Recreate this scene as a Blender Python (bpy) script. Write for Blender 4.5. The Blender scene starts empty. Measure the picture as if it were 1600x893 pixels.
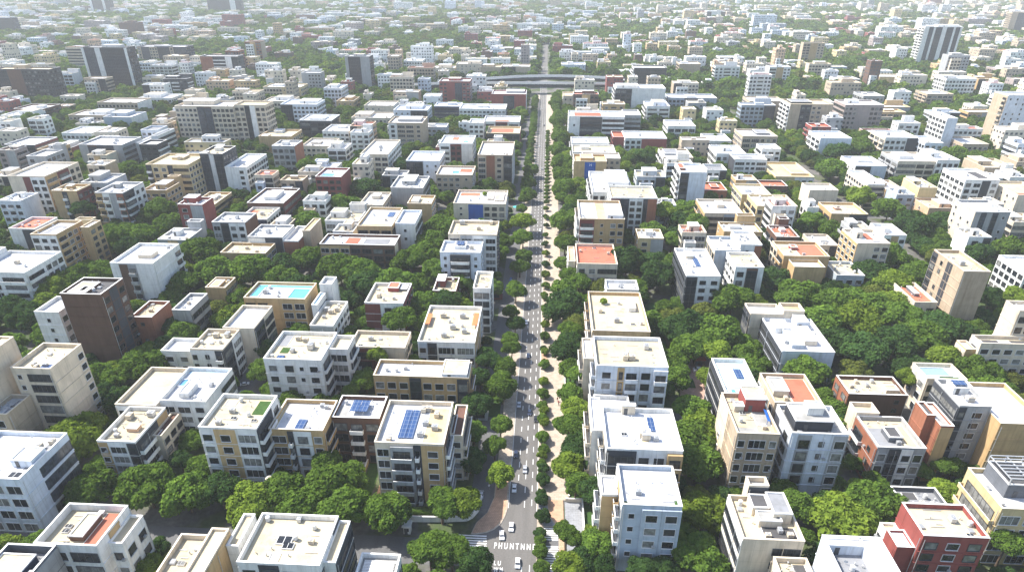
import math
EL = math.radians(52); AZ = math.radians(72); SKY_S = .15; SUN_S = 5.0; EXPO = .98; HAZE_D = .00014
BUILDINGS = [
('slate grey block with a raised cream roof inside dark parapets at the bottom corner', 'H:2.2 P:.0,.74,.0,.84,1.9,V,c A:.85,.5', [(-105.93, -95.99, 73.08, 84.02, 16.9, 4, 'S', 's', '1-n', '1Gn')]),
('white block with brick red roof terrace and cream raised roof', 'H:1.7 K:.68,.97,.08,.95,b P:.42,.66,.2,.8,1.6,N,c Y:.2,.55 Y:.22,.42 Y:.4,.1 A:.6,.9', [(-100.89, -87.82, 84.32, 94.97, 16.9, 4, 'W', 'c', '1-l 1Wl', '1Wn 1On 1Wp'), (-87.82, -84.82, 86.99, 94.44, 14.7, 3, 'W', 'c', '1-p', '1Wp')]),
('cream block with stepped roofs and ochre flank at the bottom edge', 'Y:.5,.5', [(-72.4, -66.09, 75.73, 88.23, 16.9, 4, 'C', 'c', '1Wl', '1On'), (-66.09, -62.58, 75.98, 88.98, 18.1, 4, 'C', 'c', '1-n', '1On')]),
('broad cream roofed block with dark skylights above white and grey walls', 'Y:.42,.52,2.2 Y:.5,.4,1.6 A:.78,.5 A:.5,.97 K:.33,.45,.03,.25,g', [(-58.11, -41.74, 82.14, 94.5, 16.9, 4, 'W', 'c', '1Wp 1Kd 1Wl 1Wp', '2Wr 1Kl'), (-62.28, -59.84, 86.3, 94.64, 16.3, 4, 'W', 'c', '1-n', '1-n'), (-41.74, -39.31, 83.92, 94.38, 15.7, 4, 'W', 'c', '1-n', '1Kr')]),
('low white pavilion with grey slatted roof louvres', 'Z:.08,.92,.08,.85', [(-36.69, -28.42, 85.16, 91.56, 9.7, 2, 'W', 'g', '1-p', '1-p')]),
('white walled block with a sunken dark grey roof terrace at the bottom edge', 'H:2.8 P:.66,1.0,.0,1.0,2.65,Q,w P:.0,.66,.86,1.0,2.65,Q,w', [(56.18, 67.31, 78.42, 91.57, 20.5, 5, 'Q', 's', '1-p', '1Qn')]),
('deep red block with cream roof and white framed windows', 'A:.68,.6,1.6 Y:.8,.12', [(78.53, 91.46, 95.43, 104.31, 17.38, 5, 'R', 'c', '1Rp 1Rp 1Rp', '1Rn'), (74.93, 78.53, 96.32, 100.94, 12.88, 4, 'R', 'w', '1-n', '1Rn'), (75.33, 78.53, 101.12, 104.14, 11.38, 3, 'W', 'c', '1-n', '1Wp')]),
('mustard yellow block with deep framed balconies and a pergola on its white roof', 'P:.2,.7,.35,.98,4,S,d R:.2,.7,.35,.98,5.2', [(99.44, 114.71, 104.16, 116.48, 16.9, 4, 'Y', 'w', '1Yl', '1Yb')]),
('small cream box house with open roof wells below the cluttered roof block', 'K:.55,.95,.1,.9,d', [(48.25, 54.87, 86.83, 92.08, 13.3, 3, 'C', 'c', '1-p', '1-p')]),
('beige block with a jumble of tanks and sheds on its roof', 'K:.4,.97,.02,.35,d P:.35,.75,.35,.6,2,C,g P:.3,.6,.62,.95,2.6,C,d P:.62,.95,.45,.98,3,C,s A:.45,.12 A:.85,.15 A:.62,.4 A:.7,.25', [(41.91, 54.18, 93.07, 105.01, 16.9, 4, 'C', 'c', '1Cn 1Cr', '1Wr'), (45.92, 50.2, 105.01, 107.7, 19.9, 5, 'C', 'g', '1Kl', '1-n')]),
('grey blue block with square white window surrounds and a plain white roof', 'A:.3,.35,1.5 G:.02,.08,.03,.14 G:.93,.98,.03,.2', [(17.89, 30.28, 97.92, 109.87, 20.05, 5, 'H', 'w', '1Hs 1Hp2 1Hp2', '1Wb 1Ob 1Wb'), (14.12, 17.77, 103.52, 109.38, 17.05, 4, 'W', 'w', '1On', '1Wb')]),
('white block whose white roof has a sunken well and long charcoal skylight', 'P:.27,.47,.93,1.0,3,C,w P:.5,.62,.28,.42,2,C,w A:.53,.38,2.2 S:.63,.72,.5,.86 A:.7,.3,1.5 Y:.26,.4 K:.5,.6,.25,.45,y', [(15.86, 33.47, 114.47, 129.93, 20.5, 5, 'W', 'w', '2Kl 2Wp 1Ob3', '1Wb 1Cb 1Wb'), (13.11, 15.86, 123.13, 136.61, 18.5, 4, 'W', 'w', '1-n', '1Cb')]),
('white block with peach cornice and creamy roof facing the promenade', 'A:.78,.72,2 A:.43,.33,2.2 A:.53,.32,2', [(15.84, 36.0, 149.6, 165.48, 19.89, 5, 'Q', 'c', '3Qp 1Ol 2Qb 2Qp 2Qb3', '1Qb 1Cb'), (12.8, 15.84, 157.46, 169.02, 16.89, 4, 'C', 'w', '1-n', '1Cb'), (15.5, 25.23, 141.27, 148.0, 10.89, 3, 'W', 'w', '1-p', '1-p')]),
('long cream roofed block with a potted shrub on its roof', 'T:.27,.75 A:.18,.52,1.8 A:.46,.28,2 Y:.75,.22 P:.72,.86,.55,.8,1.6,W,w', [(16.4, 34.71, 173.87, 200.95, 16.9, 4, 'O', 'c', '1On', '1Cb 1Ob')]),
('plain white box roofed block behind the rooftop garden block', 'A:.5,.4', [(24.03, 35.92, 210.23, 218.32, 13.3, 3, 'W', 'w', '1Ws', '1-p')]),
('cream villa with a flat deep red roof facing the promenade', 'A:.85,.6 A:.1,.7 Y:.5,.9', [(13.98, 30.26, 232.59, 253.11, 13.28, 3, 'C', 'r', '1Cp 1Cr', '1Cp 1Bp'), (10.53, 13.42, 236.73, 252.09, 12.28, 3, 'C', 'y', '1-n', '1Cp')]),
('ochre fronted block with white roof and maroon balcony bay', 'P:.62,.98,.05,.6,2.5,Q,w K:.4,.62,.0,.98,p', [(16.16, 36.22, 267.04, 292.31, 19.6, 5, 'O', 'w', '2Mb 2Os 2Op', '1Wb 1Cb')]),
('white block with maroon dark and brick stripes on its tall front', None, [(32.38, 54.66, 293.92, 313.02, 20.67, 6, 'W', 'c', '2Mb 2Kd 3Wp 1Kd 2Bn', '1-p')]),
('stepped white roofed block behind the maroon striped block', 'P:.4,.95,.3,.95,3,W,w A:.3,.2', [(24.84, 45.93, 313.66, 350.28, 16.9, 4, 'W', 'w', '1-p', '1-b')]),
('ochre block with a tall blue banner on its front', 'P:.2,.6,.3,.9,2,O,y', [(17.11, 36.4, 367.49, 383.27, 17.89, 5, 'O', 'y', '1On 1Un 1On', '1Cp')]),
('beige block with red penthouse and blue tarpaulin on its roof', 'P:.42,.95,.62,.98,4,R,c K:.62,.98,.25,.6,g P:.15,.4,.6,.72,2,C,g Y:.35,.55 K:.08,.55,.02,.2,g A:.75,.2 D:.88,.97,.3,.55', [(47.87, 57.95, 122.06, 138.16, 20.14, 5, 'T', 'c', '1Tp 2Tl 1Tp', '1Tn 1Cs')]),
('tall white block with glazed penthouse and grey deck roof', 'P:.08,.78,.18,.85,3.2,K,g P:.35,.65,.42,.7,5.2,W,w', [(60.95, 74.48, 122.87, 133.9, 20.1, 5, 'Q', 'g', '1Qn 2Gl 3Qs 2Gl', '1Qp 1Qs')]),
('tan block with a wide coral red roof terrace', 'K:.45,.98,.02,.95,r P:.05,.4,.3,.8,2,C,g A:.3,.2', [(60.44, 72.51, 134.2, 147.35, 20.5, 5, 'T', 'c', '1-n', '1Tp')]),
('white block with pale blue roof and tiny turquoise plunge pool', 'L:.2,.35,.1,.25 S:.55,.8,.55,.8', [(50.66, 60.14, 140.43, 159.7, 16.9, 4, 'W', 'j', '1-p', '1Kr')]),
('large white stepped block with dark ribbon windows along its flank', 'P:.25,.5,.15,.75,1.6,H,w P:.55,.8,.25,.7,2,C,w P:.6,.85,.75,1,3,Q,w P:.1,.4,.62,.9,2,W,w A:.2,.3', [(76.48, 92.86, 173.02, 194.24, 11.77, 3, 'Q', 'w', '1Qn', '1Kr'), (72.39, 83.4, 194.24, 201.83, 13.27, 3, 'C', 'w', '1Cn', '1Kr'), (83.4, 90.41, 194.24, 199.96, 14.77, 4, 'C', 'y', '1-n', '1-n')]),
('bright white block with a charcoal glass panel on its front', 'S:.45,.62,.4,.72 P:.25,.5,.7,.9,1.5,C,w A:.75,.8 A:.25,.2', [(53.79, 66.42, 214.72, 240.57, 17.47, 5, 'W', 'w', '2Kd 2Wp 2Wp', '1Kr')]),
('four-storey grey blue block with white roof behind the brown fin block', 'A:.7,.5', [(70.5, 80.7, 240.73, 255.9, 16.9, 4, 'H', 'w', '1-n', '1Cp')]),
('slim four-storey white block with white roof on the avenue side of the coral slab block', 'A:.3,.7 Y:.6,.5', [(82.59, 91.4, 247.36, 263.18, 16.9, 4, 'W', 'w', '2Ws 1Bn', '1-p')]),
('white block with a brown vertical fin and cream roof', 'K:.05,.3,.3,.8,g A:.8,.2', [(75.02, 85.94, 226.05, 240.43, 16.37, 4, 'W', 'c', '2Wp 2Nd 1Wn', '1-p')]),
('tan block with a coral red slab roof and balconied flank', 'K:.42,1.0,.1,.95,r P:.3,.45,.55,.75,1.5,R,r A:.5,.2', [(99.04, 117.39, 241.98, 257.57, 14.55, 4, 'O', 'c', '1On', '1Ob 1Cp'), (101.0, 113.04, 234.58, 241.98, 13.05, 4, 'O', 'w', '1On', '1On')]),
('low blue grey box house with a cream roof beside the coral slab block', 'K:.2,.6,.2,.5,g Y:.4,.8', [(119.63, 130.8, 237.23, 251.0, 8.54, 2, 'H', 'c', '1Hp', '1Hn')]),
('beige block with salmon flank and small square windows', 'P:.2,.4,.5,.8,3,C,w K:.5,.75,.4,.9,b K:.6,.9,.1,.35,s', [(131.74, 145.12, 250.92, 266.86, 17.14, 5, 'C', 'w', '2Cn 1Cp 1Cl', '1Op 1Op')]),
('tall plain beige tower with dark slot windows on its flank', 'A:.4,.4,2 K:.0,.1,.1,.9,w', [(148.89, 158.15, 209.22, 228.48, 24.32, 7, 'T', 'c', '1Tn', '2Tn 1Kn 2Ts 1Kr')]),
('little house with red roof terrace below the beige tower', 'P:.4,.6,.4,.8,1.5,S,w', [(137.94, 146.21, 212.88, 229.36, 9.7, 2, 'C', 'r', '1-p', '1Cp')]),
('pale grey tower block with two dark vertical glass stripes', 'A:.8,.2', [(195.46, 210.78, 280.36, 297.11, 21.54, 6, 'G', 'w', '1Gn 1Kd 1Gn 1Kd 2Gs', '2Cs')]),
('white apartment block with scattered windows at the frame edge', None, [(182.85, 197.6, 225.14, 241.2, 17.14, 5, 'W', 'w', '1-p', '1Wp')]),
('angular beige house with framed windows and dark roof wells', 'K:.1,.4,.2,.8,d K:.6,.9,.2,.8,d', [(137.92, 155.9, 175.55, 180.63, 15.13, 4, 'C', 'c', '1-p', '1Cp'), (134.92, 137.92, 176.61, 181.93, 12.13, 3, 'O', 'w', '1-n', '1Cn')]),
('tall beige wall block at the frame edge behind the modern beige house', None, [(149.89, 162.9, 180.93, 187.73, 24.1, 6, 'C', 'w', '1-p', '1Cn')]),
('low house with a pale blue roof pool and planted deck', 'L:.1,.8,.35,.9,p G:.45,.95,.05,.3', [(112.75, 124.09, 157.72, 166.04, 13.3, 3, 'C', 'j', '1-p', '1-p')]),
('grey block with ochre top band and a blue solar penthouse', 'P:.2,.75,.55,.85,2.2,W,w S:.25,.7,.6,.8:2.4 A:.6,.3,2', [(106.44, 114.36, 134.45, 146.13, 21.16, 6, 'G', 'w', '1Ks 3Gp', '1Kr'), (114.36, 126.2, 130.15, 147.7, 19.36, 5, 'O', 'w', '1On', '1On'), (100.25, 103.44, 129.92, 139.52, 18.16, 5, 'B', 'g', '1On', '1Bn'), (98.07, 100.25, 132.81, 138.35, 19.16, 5, 'B', 'd', '1-n', '1Bn')]),
('brown brick block with cream roof cluttered by small sheds', 'A:.3,.8 A:.45,.6 P:.7,.92,.2,.5,1.5,C,c K:.3,.5,.02,.25,g A:.15,.5 A:.6,.85', [(89.52, 106.13, 153.5, 162.78, 10.12, 3, 'N', 'c', '2Ns', '1Bp')]),
('block with patchwork grey panels and dark solar roof', 'K:.08,.6,.04,.72,s K:.7,.95,.1,.8,y P:.35,.65,.25,.6,1.8,S,d A:.55,.2', [(85.13, 96.97, 127.41, 139.78, 12.87, 3, 'G', 'c', '1Gl 1Kp 1Wp 1Gl', '1Bs 1Bb'), (84.95, 90.89, 139.78, 144.43, 13.87, 3, 'C', 'c', '1-n', '1-n')]),
('low grey flat roofed sheds behind the red block', 'K:.2,.5,.5,.9,d A:.5,.2', [(86.95, 97.57, 114.86, 121.07, 6.1, 1, 'S', 's', '1-n', '1-n')]),
('white block with navy glass bands along its right flank', 'P:.68,.98,.3,.6,2.2,Q,w Y:.85,.12,2 A:.8,.7,2 K:.86,.97,.25,.9,s A:.9,.85,1.6', [(-134.72, -117.05, 101.12, 117.04, 16.9, 4, 'Q', 'w', '1-l', '1Qn 2Qw')]),
('plain beige block with stepped cream roof at the frame edge', None, [(-140.54, -129.53, 131.92, 144.36, 25.39, 7, 'C', 'c', '1Cs 2Cl', '3Cn 1Cp'), (-147.47, -143.51, 123.36, 139.27, 30.39, 8, 'C', 'c', '1-p', '1Cn')]),
('narrow tan block with a long white skylight on its roof', 'K:.5,.9,.1,.9,s Y:.7,.5', [(-143.21, -137.74, 123.25, 131.62, 16.9, 4, 'T', 'w', '1-p', '1Tn')]),
('cream roofed block with ochre bays and grey glazed corner', 'P:.45,.75,.35,.5,1.2,P,w A:.2,.75,2 A:.75,.85,2 A:.3,.2', [(-111.22, -101.24, 118.25, 132.24, 13.7, 4, 'W', 'c', '1Op 2Wl 1Kl', '2Kb 1On'), (-101.24, -98.72, 124.29, 133.93, 10.7, 3, 'C', 'n', '1Cn', '1Cp')]),
('white block with sky blue pool edges on a dazzling white roof', 'K:.02,.98,.9,.98,a L:.03,.18,.5,.7,b P:.3,.52,.15,.5,1.8,W,w A:.8,.55,1.5', [(-104.01, -90.91, 134.23, 150.3, 14.49, 4, 'W', 'w', '2Wl 1Wp', '1Wn 1Wr'), (-115.56, -104.01, 132.54, 150.39, 13.99, 4, 'C', 'c', '1Wp', '1-n')]),
('ochre and white block with a green lawn on its roof', 'G:.72,.97,.5,.93 A:.35,.55,1.6 A:.25,.18,1.5 Y:.45,.35 Y:.85,.3 K:.1,.3,.75,.95,g', [(-83.27, -68.76, 117.59, 131.04, 19.86, 5, 'W', 'c', '2Wp 3Op 3Wl', '2Kb 1Wp')]),
('ochre block with a white panel and white framed windows', 'S:.42,.6,.05,.42 A:.75,.9 A:.85,.85 K:.0,.06,.05,.95,y', [(-68.38, -54.36, 122.39, 134.82, 15.96, 4, 'O', 'w', '3Ol 1Kb 3Wp 2Op', '1Ob')]),
('brown brick block with pergola solar shades on its white roof', 'S:.3,.7,.25,.8:1.0 K:.0,.98,.0,.16,d K:.0,.25,.2,.7,g', [(-54.06, -41.54, 128.66, 138.04, 15.34, 4, 'N', 'w', '1Nl 1Nb 1Nl', '1Nn')]),
('cream and ochre corner block with long blue solar array on white roof', 'S:.28,.52,.16,.85 K:.68,.985,.01,.93,y A:.57,.84,1.8 A:.65,.86,1.8 A:.66,.5,1.8 A:.62,.24,1.8 A:.8,.72,1.8 A:.82,.4,1.8 A:.17,.1,1.6', [(-39.19, -22.43, 115.56, 131.99, 18.89, 5, 'C', 'w', '2Cl 3Gb2 1Kb 3Op', '1Nb 1Cb'), (-22.43, -19.23, 123.58, 136.1, 14.89, 4, 'C', 'n', '1Cp', '1Cb')]),
('ochre block with charcoal roof fascias and white flat roofs', 'P:.72,.99,.0,.98,2.2,Q,c K:.2,.55,.0,.06,s A:.3,.6', [(-48.92, -20.69, 150.71, 159.13, 13.35, 3, 'O', 'w', '3Op 1Kd 3Op 1Kl', '1Ob')]),
('white block with two orange roof canopies and roof machinery', 'A:.3,.75,2.2 A:.68,.75,2.2 A:.55,.42,2.2 A:.42,.2,2 A:.78,.32,2 O:.0,.09,.45,.75 O:.9,1.0,.45,.8', [(-39.64, -21.15, 171.04, 195.11, 12.73, 3, 'W', 'c', '1Hp 1Kl 2Wl 2Wl', '2On 1Cp')]),
('low cream block with maroon front panels', 'A:.3,.6,1.8 Y:.15,.2', [(-61.19, -43.23, 168.02, 177.96, 11.96, 3, 'C', 'c', '2Ml 1Mn 2Cn', '1Cp')]),
('plain white block with regular grey windows and busy cream roof', 'A:.68,.5,2.6 A:.35,.8,1.8 A:.5,.75,1.8 A:.38,.35,1.6 G:.15,.3,.3,.5 K:.03,.2,.55,.98,s S:.16,.3,.05,.2', [(-82.09, -64.7, 152.61, 168.41, 16.75, 4, 'W', 'c', '2Wp 2Wp 1Ws 2Wp', '1Wb'), (-64.7, -58.84, 159.6, 167.72, 16.25, 4, 'W', 'c', '1Wl', '1Wb')]),
('cream roofed low block behind the grid window block', 'A:.25,.7,2 A:.5,.6,2 A:.75,.7,2 A:.3,.4', [(-79.15, -70.98, 182.15, 199.8, 10.92, 3, 'W', 'c', '1Gs', '1Wp')]),
('ochre block topped by turquoise rooftop pools', 'L:.03,.97,.82,.95 L:.03,.16,.2,.8 L:.68,.97,.12,.75 A:.25,.45,2', [(-105.74, -83.63, 191.98, 204.69, 15.68, 4, 'O', 'w', '2Ol 1On 2Ol', '1On'), (-81.55, -79.45, 191.98, 201.52, 13.48, 3, 'W', 'a', '1-n', '1Wr'), (-81.55, -77.0, 201.83, 208.27, 16.68, 4, 'W', 'w', '1-n', '1-n')]),
('cream block stepping back in three parapeted roof levels', 'A:.4,.75,2 A:.75,.8,2', [(-108.88, -98.38, 159.91, 171.94, 14.64, 4, 'C', 'c', '1Wl 2Ws 1Kb', '1Kl 1Wl'), (-104.04, -93.6, 172.17, 187.48, 15.14, 4, 'C', 'w', '1-n', '1Kl 1Cl'), (-120.52, -111.0, 162.85, 170.59, 11.64, 3, 'W', 'w', '1-p', '1-n')]),
('tall dark brown tower with cream rooftop box', 'P:.08,.55,.1,.8,-.5,N,y P:.3,.45,.2,.5,1,C,y', [(-150.97, -137.76, 167.13, 178.58, 28.99, 8, 'N', 'd', '1Nn', '1Np 1Kn 1Np'), (-165.44, -157.1, 170.86, 181.62, 19.99, 5, 'W', 'w', '1Ws', '1-p')]),
('white tower with a brown vertical stripe on its front', 'P:.4,.75,.35,.6,1.8,C,w A:.8,.9 K:.15,.3,.5,.9,g', [(-165.32, -148.49, 210.08, 229.5, 19.5, 5, 'W', 'w', '1Wn 1Nn 1Gb 2Wn', '3Wn 1Wb')]),
('low brick red cube house beside the brown tower', 'A:.5,.5', [(-139.49, -132.11, 178.88, 190.4, 14.29, 4, 'B', 'c', '1Bs', '1Bn')]),
('low grey banded house with cream roof beside the brick cube house', 'A:.4,.5', [(-129.23, -122.74, 186.13, 198.77, 13.3, 3, 'G', 'w', '1Gn', '1Gr')]),
('small ochre house with cream roof behind the turquoise pool block', 'P:.1,.6,.1,.8,1.2,O,y', [(-129.87, -121.98, 209.81, 218.82, 10.07, 3, 'O', 'y', '1On', '1Or')]),
('ochre block with plain cream roof among trees', 'A:.45,.6,1.6 K:.7,.95,.5,.9,g A:.75,.3', [(-137.3, -117.73, 238.57, 249.7, 11.91, 3, 'O', 'c', '1Os', '1Ol')]),
('grey and white block with brown brick flank and cream roof', 'A:.55,.6,2 Y:.35,.5', [(-152.99, -137.38, 264.62, 277.4, 15.47, 4, 'G', 'w', '1Gl 1Kd 2Wp', '1Nn')]),
('white roofed grey block with notched corner in front of the tan wing', 'A:.4,.5,2.4', [(-129.86, -114.43, 250.0, 264.68, 14.67, 4, 'G', 'w', '1Wn 1Kn', '1Wn'), (-114.1, -107.37, 249.84, 267.52, 13.17, 4, 'W', 'w', '1Bn', '1Bn'), (-107.37, -103.94, 255.78, 271.05, 15.67, 4, 'T', 'y', '1-n', '1Tn')]),
('long brown and ochre block with maroon roof band', 'K:.3,.48,.3,.9,b K:.55,.9,.2,.8,s', [(-95.86, -63.32, 244.28, 255.89, 14.42, 4, 'N', 'w', '2Ol 3Nl', '1Cn 1Nn')]),
('joined white blocks with a blue skylight and ochre lower front', 'S:.65,.85,.6,.85 A:.7,.4 K:.05,.9,.0,.2,y', [(-83.65, -67.91, 259.85, 284.35, 16.9, 4, 'O', 'w', '1Ol', '1-p'), (-66.98, -58.05, 262.95, 280.63, 17.2, 4, 'Q', 'w', '1Ws', '1Wl')]),
('ochre box block with pale roof behind the twin white blocks', 'P:.1,.4,.2,.8,1.5,W,w', [(-69.06, -56.81, 299.1, 312.14, 13.92, 4, 'O', 'c', '1On', '1Op')]),
('white block with charcoal balconies stacked up the middle of its front', 'P:.3,.6,.45,.9,1.5,W,w S:.35,.55,.5,.85:1.6 A:.75,.5,2', [(-41.57, -25.08, 231.07, 243.09, 17.72, 5, 'Q', 'w', '1Qs 2Kb4 1Qs', '1Qp')]),
('broad cream roofed block with grey upper storey', 'A:.2,.9,2.4 A:.6,.5,2 A:.85,.95,2', [(-39.84, -19.52, 243.39, 259.09, 20.57, 6, 'C', 'c', '1Cl 1Gl 2Wl', '1Cp')]),
('cream block with a cobalt blue panel set in its front', 'T:.55,.75 P:.62,.75,.4,.9,1,C,c P:.78,.95,.3,.9,1,C,c K:.05,.45,.7,.95,r A:.3,.3', [(-45.85, -19.4, 300.75, 322.31, 13.91, 4, 'C', 'w', '2Cs 2Un 3Cp', '1Cp')]),
('slim white house with a bare cream roof', 'Y:.4,.7 A:.8,.15', [(-24.5, -18.38, 198.17, 211.92, 18.57, 5, 'W', 'c', '1Wl', '1Wp 1Wn')]),
('small cube house with maroon upper wall beside the slim white house', None, [(-42.03, -33.18, 213.6, 225.42, 9.17, 2, 'M', 'c', '1Mn', '1-p')]),
('white block with maroon corner panel and red roof box', 'P:.42,.72,.7,.99,1.8,R,r A:.25,.4,2 P:.75,.95,.75,.98,1,S,w A:.7,.3', [(-63.0, -49.15, 194.1, 209.9, 13.82, 4, 'W', 'c', '2Mn 2Wp 1Wn', '1Mp')]),
('long white block with glazed balconies at the frame edge', 'A:.5,.5,2', [(-215.45, -193.85, 202.58, 222.37, 18.07, 5, 'W', 'w', '1Wl 1Wb', '1Wb 1Wp'), (-219.66, -215.45, 205.32, 221.25, 20.07, 6, 'W', 'w', '1-p', '1-p')]),
('white and honey yellow block with balconies along its flank', 'K:.2,.45,.1,.8,s', [(-214.41, -203.2, 233.47, 249.94, 20.7, 6, 'O', 'w', '1Wp 2Wp', '1Ob 2Op'), (-200.64, -197.04, 244.56, 253.1, 19.7, 6, 'O', 'w', '1-n', '1Op')]),
('white block with a flat vermilion roof', 'A:.4,.4', [(-243.7, -231.18, 255.18, 270.05, 14.09, 4, 'W', 'r', '1Ws 1Kn', '1-p')]),
('grey block with orange and brick panels on its front', None, [(-224.54, -210.18, 290.16, 308.1, 19.86, 5, 'G', 'w', '2Ob 2Wb 2Gn 2Bb', '1Kb 1Wp')]),
('tangerine block with maroon upper flank', None, [(-248.87, -235.65, 292.46, 303.75, 19.66, 5, 'O', 'c', '2On 1Kb 2On', '1Mp')]),
('five-storey grey block with white roof behind the tangerine block', None, [(-241.19, -226.9, 304.05, 320.05, 20.5, 5, 'G', 'w', '1-p', '1Hn')]),
('cream and maroon block with a round white emblem on its wall', 'E', [(-279.75, -259.8, 303.95, 330.62, 23.37, 6, 'C', 'w', '2Cs 1Mn 2Wp', '1Ob 1Mb 1Cp')]),
('large grey office block with white roof and glass corners', 'A:.6,.6,2.4 A:.7,.3,2', [(-301.53, -272.67, 388.47, 410.47, 18.27, 5, 'G', 'w', '1Gn 1Nd 2Kb 1Gn', '1Gr'), (-272.67, -267.94, 402.35, 424.35, 16.27, 4, 'W', 'w', '1-n', '1Wr'), (-267.94, -263.5, 413.67, 435.67, 18.27, 5, 'W', 'w', '1-n', '1Wr')]),
('butter yellow block with dark ribbon windows and busy roof', 'A:.5,.6,2.4 P:.3,.6,.6,.9,1.5,Y,c', [(-222.13, -197.93, 331.66, 354.64, 22.55, 6, 'Y', 'c', '1Kb 3Yp 1Kd 3Yr', '1Yp')]),
('seven-storey charcoal block with cream roof on the avenue side of the butter yellow block', None, [(-197.63, -184.18, 345.09, 362.49, 25.36, 7, 'K', 'c', '2Kd 1Wn 2Kd', '1-p')]),
('five-storey white block with white roof on the avenue side of the butter yellow block', None, [(-183.88, -171.21, 344.02, 373.37, 17.97, 5, 'W', 'w', '2Wn 2Wp', '1Wp')]),
('pair of joined pale slab towers with charcoal and brown stripes', None, [(-272.34, -228.42, 457.0, 479.0, 29.76, 8, 'C', 'w', '3Cp 1Kd 1Nd 3Cp', '1-p'), (-228.42, -205.17, 458.33, 474.33, 30.76, 8, 'C', 'c', '2Cp 1Kd 1Wn 2Cp', '1-p')]),
('three-storey ochre block with cream roof on the avenue side of the orange stripe block', None, [(-183.82, -171.37, 296.8, 322.65, 10.15, 3, 'O', 'c', '1On', '1Or')]),
('block with maroon banded flank and white raised roof box', 'P:.3,.65,.3,.8,2,W,w', [(-152.22, -133.24, 299.43, 323.59, 12.64, 3, 'N', 'w', '1-r', '1Mr')]),
('three-storey white block with cream roof in front of the maroon banded block', 'K:.0,.3,.5,.9,r A:.6,.5,2', [(-149.16, -135.1, 281.95, 299.13, 10.55, 3, 'W', 'c', '1Vr', '1Wp')]),
('scarlet block with blue patch on its roof', 'L:.1,.6,.05,.5,b A:.4,.7', [(-125.17, -110.88, 327.17, 344.44, 18.44, 5, 'R', 'w', '1Rp', '1Rn')]),
('white block with square charcoal windows and wide roof', 'A:.5,.5,2.5 A:.6,.3,2', [(-113.72, -96.47, 375.84, 413.0, 17.99, 5, 'C', 'w', '1Cp 1Cl', '1Wl')]),
('periwinkle white block with tall dark glass bay', 'A:.6,.8', [(-83.76, -63.38, 368.48, 390.76, 16.5, 4, 'Q', 'w', '1Kd 1Kd 2Qs', '1-p')]),
('tan block with square windows on its front', 'P:.2,.9,.4,.9,2,G,w', [(-113.47, -88.68, 451.29, 473.29, 20.69, 6, 'T', 'w', '1Wp 2Tl 1Tp', '1Tn')]),
('broad four-storey tan block with white roof in front of the periwinkle block', 'L:.4,.6,.3,.6,b K:.6,.95,.5,.9,b', [(-62.29, -41.43, 347.83, 366.14, 14.36, 4, 'T', 'w', '2Tp 1Ts', '1-p')]),
('broad six-storey tan block with white roof on the avenue side of the periwinkle block', None, [(-39.86, -19.55, 364.04, 396.21, 21.84, 6, 'T', 'w', '1Tl 1Bn 1Tp 1Kl', '1-p')]),
('broad five-storey white block with white roof behind the periwinkle block', 'L:.7,.85,.3,.5,b K:.3,.5,.6,.95,r', [(-68.58, -47.15, 400.91, 422.91, 19.07, 5, 'W', 'w', '1Wb 1Mp 1Wn', '1-p')]),
('four-storey grey block with white roof on the avenue side of the scarlet block', None, [(-81.0, -63.81, 315.29, 335.86, 16.9, 4, 'G', 'w', '1Gn', '1-p')]),
('three-storey cream block with white roof behind the twin white blocks', None, [(-93.58, -81.3, 297.62, 317.98, 13.3, 3, 'C', 'w', '1-p', '1-p')]),
('five-storey grey block with white roof behind the butter yellow block', None, [(-171.64, -157.21, 383.36, 398.16, 20.41, 5, 'G', 'w', '1Gp', '1Bn')]),
('broad three-storey ochre block with cream roof on the avenue side of the twin slab towers', None, [(-204.64, -180.98, 438.12, 460.12, 13.0, 3, 'O', 'c', '1On', '1-p')]),
('broad three-storey cream block with white roof behind the scarlet block', None, [(-166.6, -146.55, 418.06, 440.06, 11.7, 3, 'C', 'w', '1Cp', '1Wr')]),
('broad five-storey bluish white block with white roof behind the twin slab towers', None, [(-222.48, -191.53, 526.87, 548.87, 18.38, 5, 'Q', 'w', '1Kd 2Qp', '1-p')]),
('broad four-storey white block with white roof on the avenue side of the twin slab towers', 'P:.2,.7,.3,.8,1.5,W,w', [(-189.33, -164.34, 479.06, 501.06, 15.71, 4, 'W', 'w', '1Kl 2Kl', '1Kd')]),
('four-storey white block with white roof behind the square window block', None, [(-163.14, -143.56, 452.97, 474.97, 13.7, 4, 'W', 'w', '1-p', '1Wr')]),
('broad three-storey cream block with white roof behind the chamois block', None, [(-160.24, -133.89, 556.7, 578.7, 12.25, 3, 'C', 'w', '1Cs', '1Wp')]),
('broad four-storey bluish white block with white roof behind the chamois block', None, [(-126.07, -97.78, 522.6, 544.6, 15.49, 4, 'Q', 'w', '1Qs 1Kl', '1-p')]),
('broad three-storey cream block with white roof in front of the oxblood tower', None, [(-158.97, -126.37, 512.26, 534.26, 11.1, 3, 'C', 'w', '1-p', '1-p')]),
('three-storey ochre block with cream roof in front of the grey monolith tower', None, [(-192.98, -177.22, 582.82, 604.82, 10.88, 3, 'O', 'c', '1Os', '1-p')]),
('broad three-storey grey blue block with white roof behind the grey angled office', None, [(-360.68, -337.27, 500.94, 522.94, 11.65, 3, 'H', 'w', '1-n', '1Wn')]),
('broad three-storey white block with white roof behind the crest mark block', None, [(-356.85, -334.25, 446.6, 468.6, 11.38, 3, 'W', 'w', '1-p', '1Wn')]),
('broad four-storey grey block with white roof behind the crest mark block', None, [(-362.98, -341.75, 400.79, 422.79, 14.3, 4, 'G', 'w', '1Kr', '1Mr')]),
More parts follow.
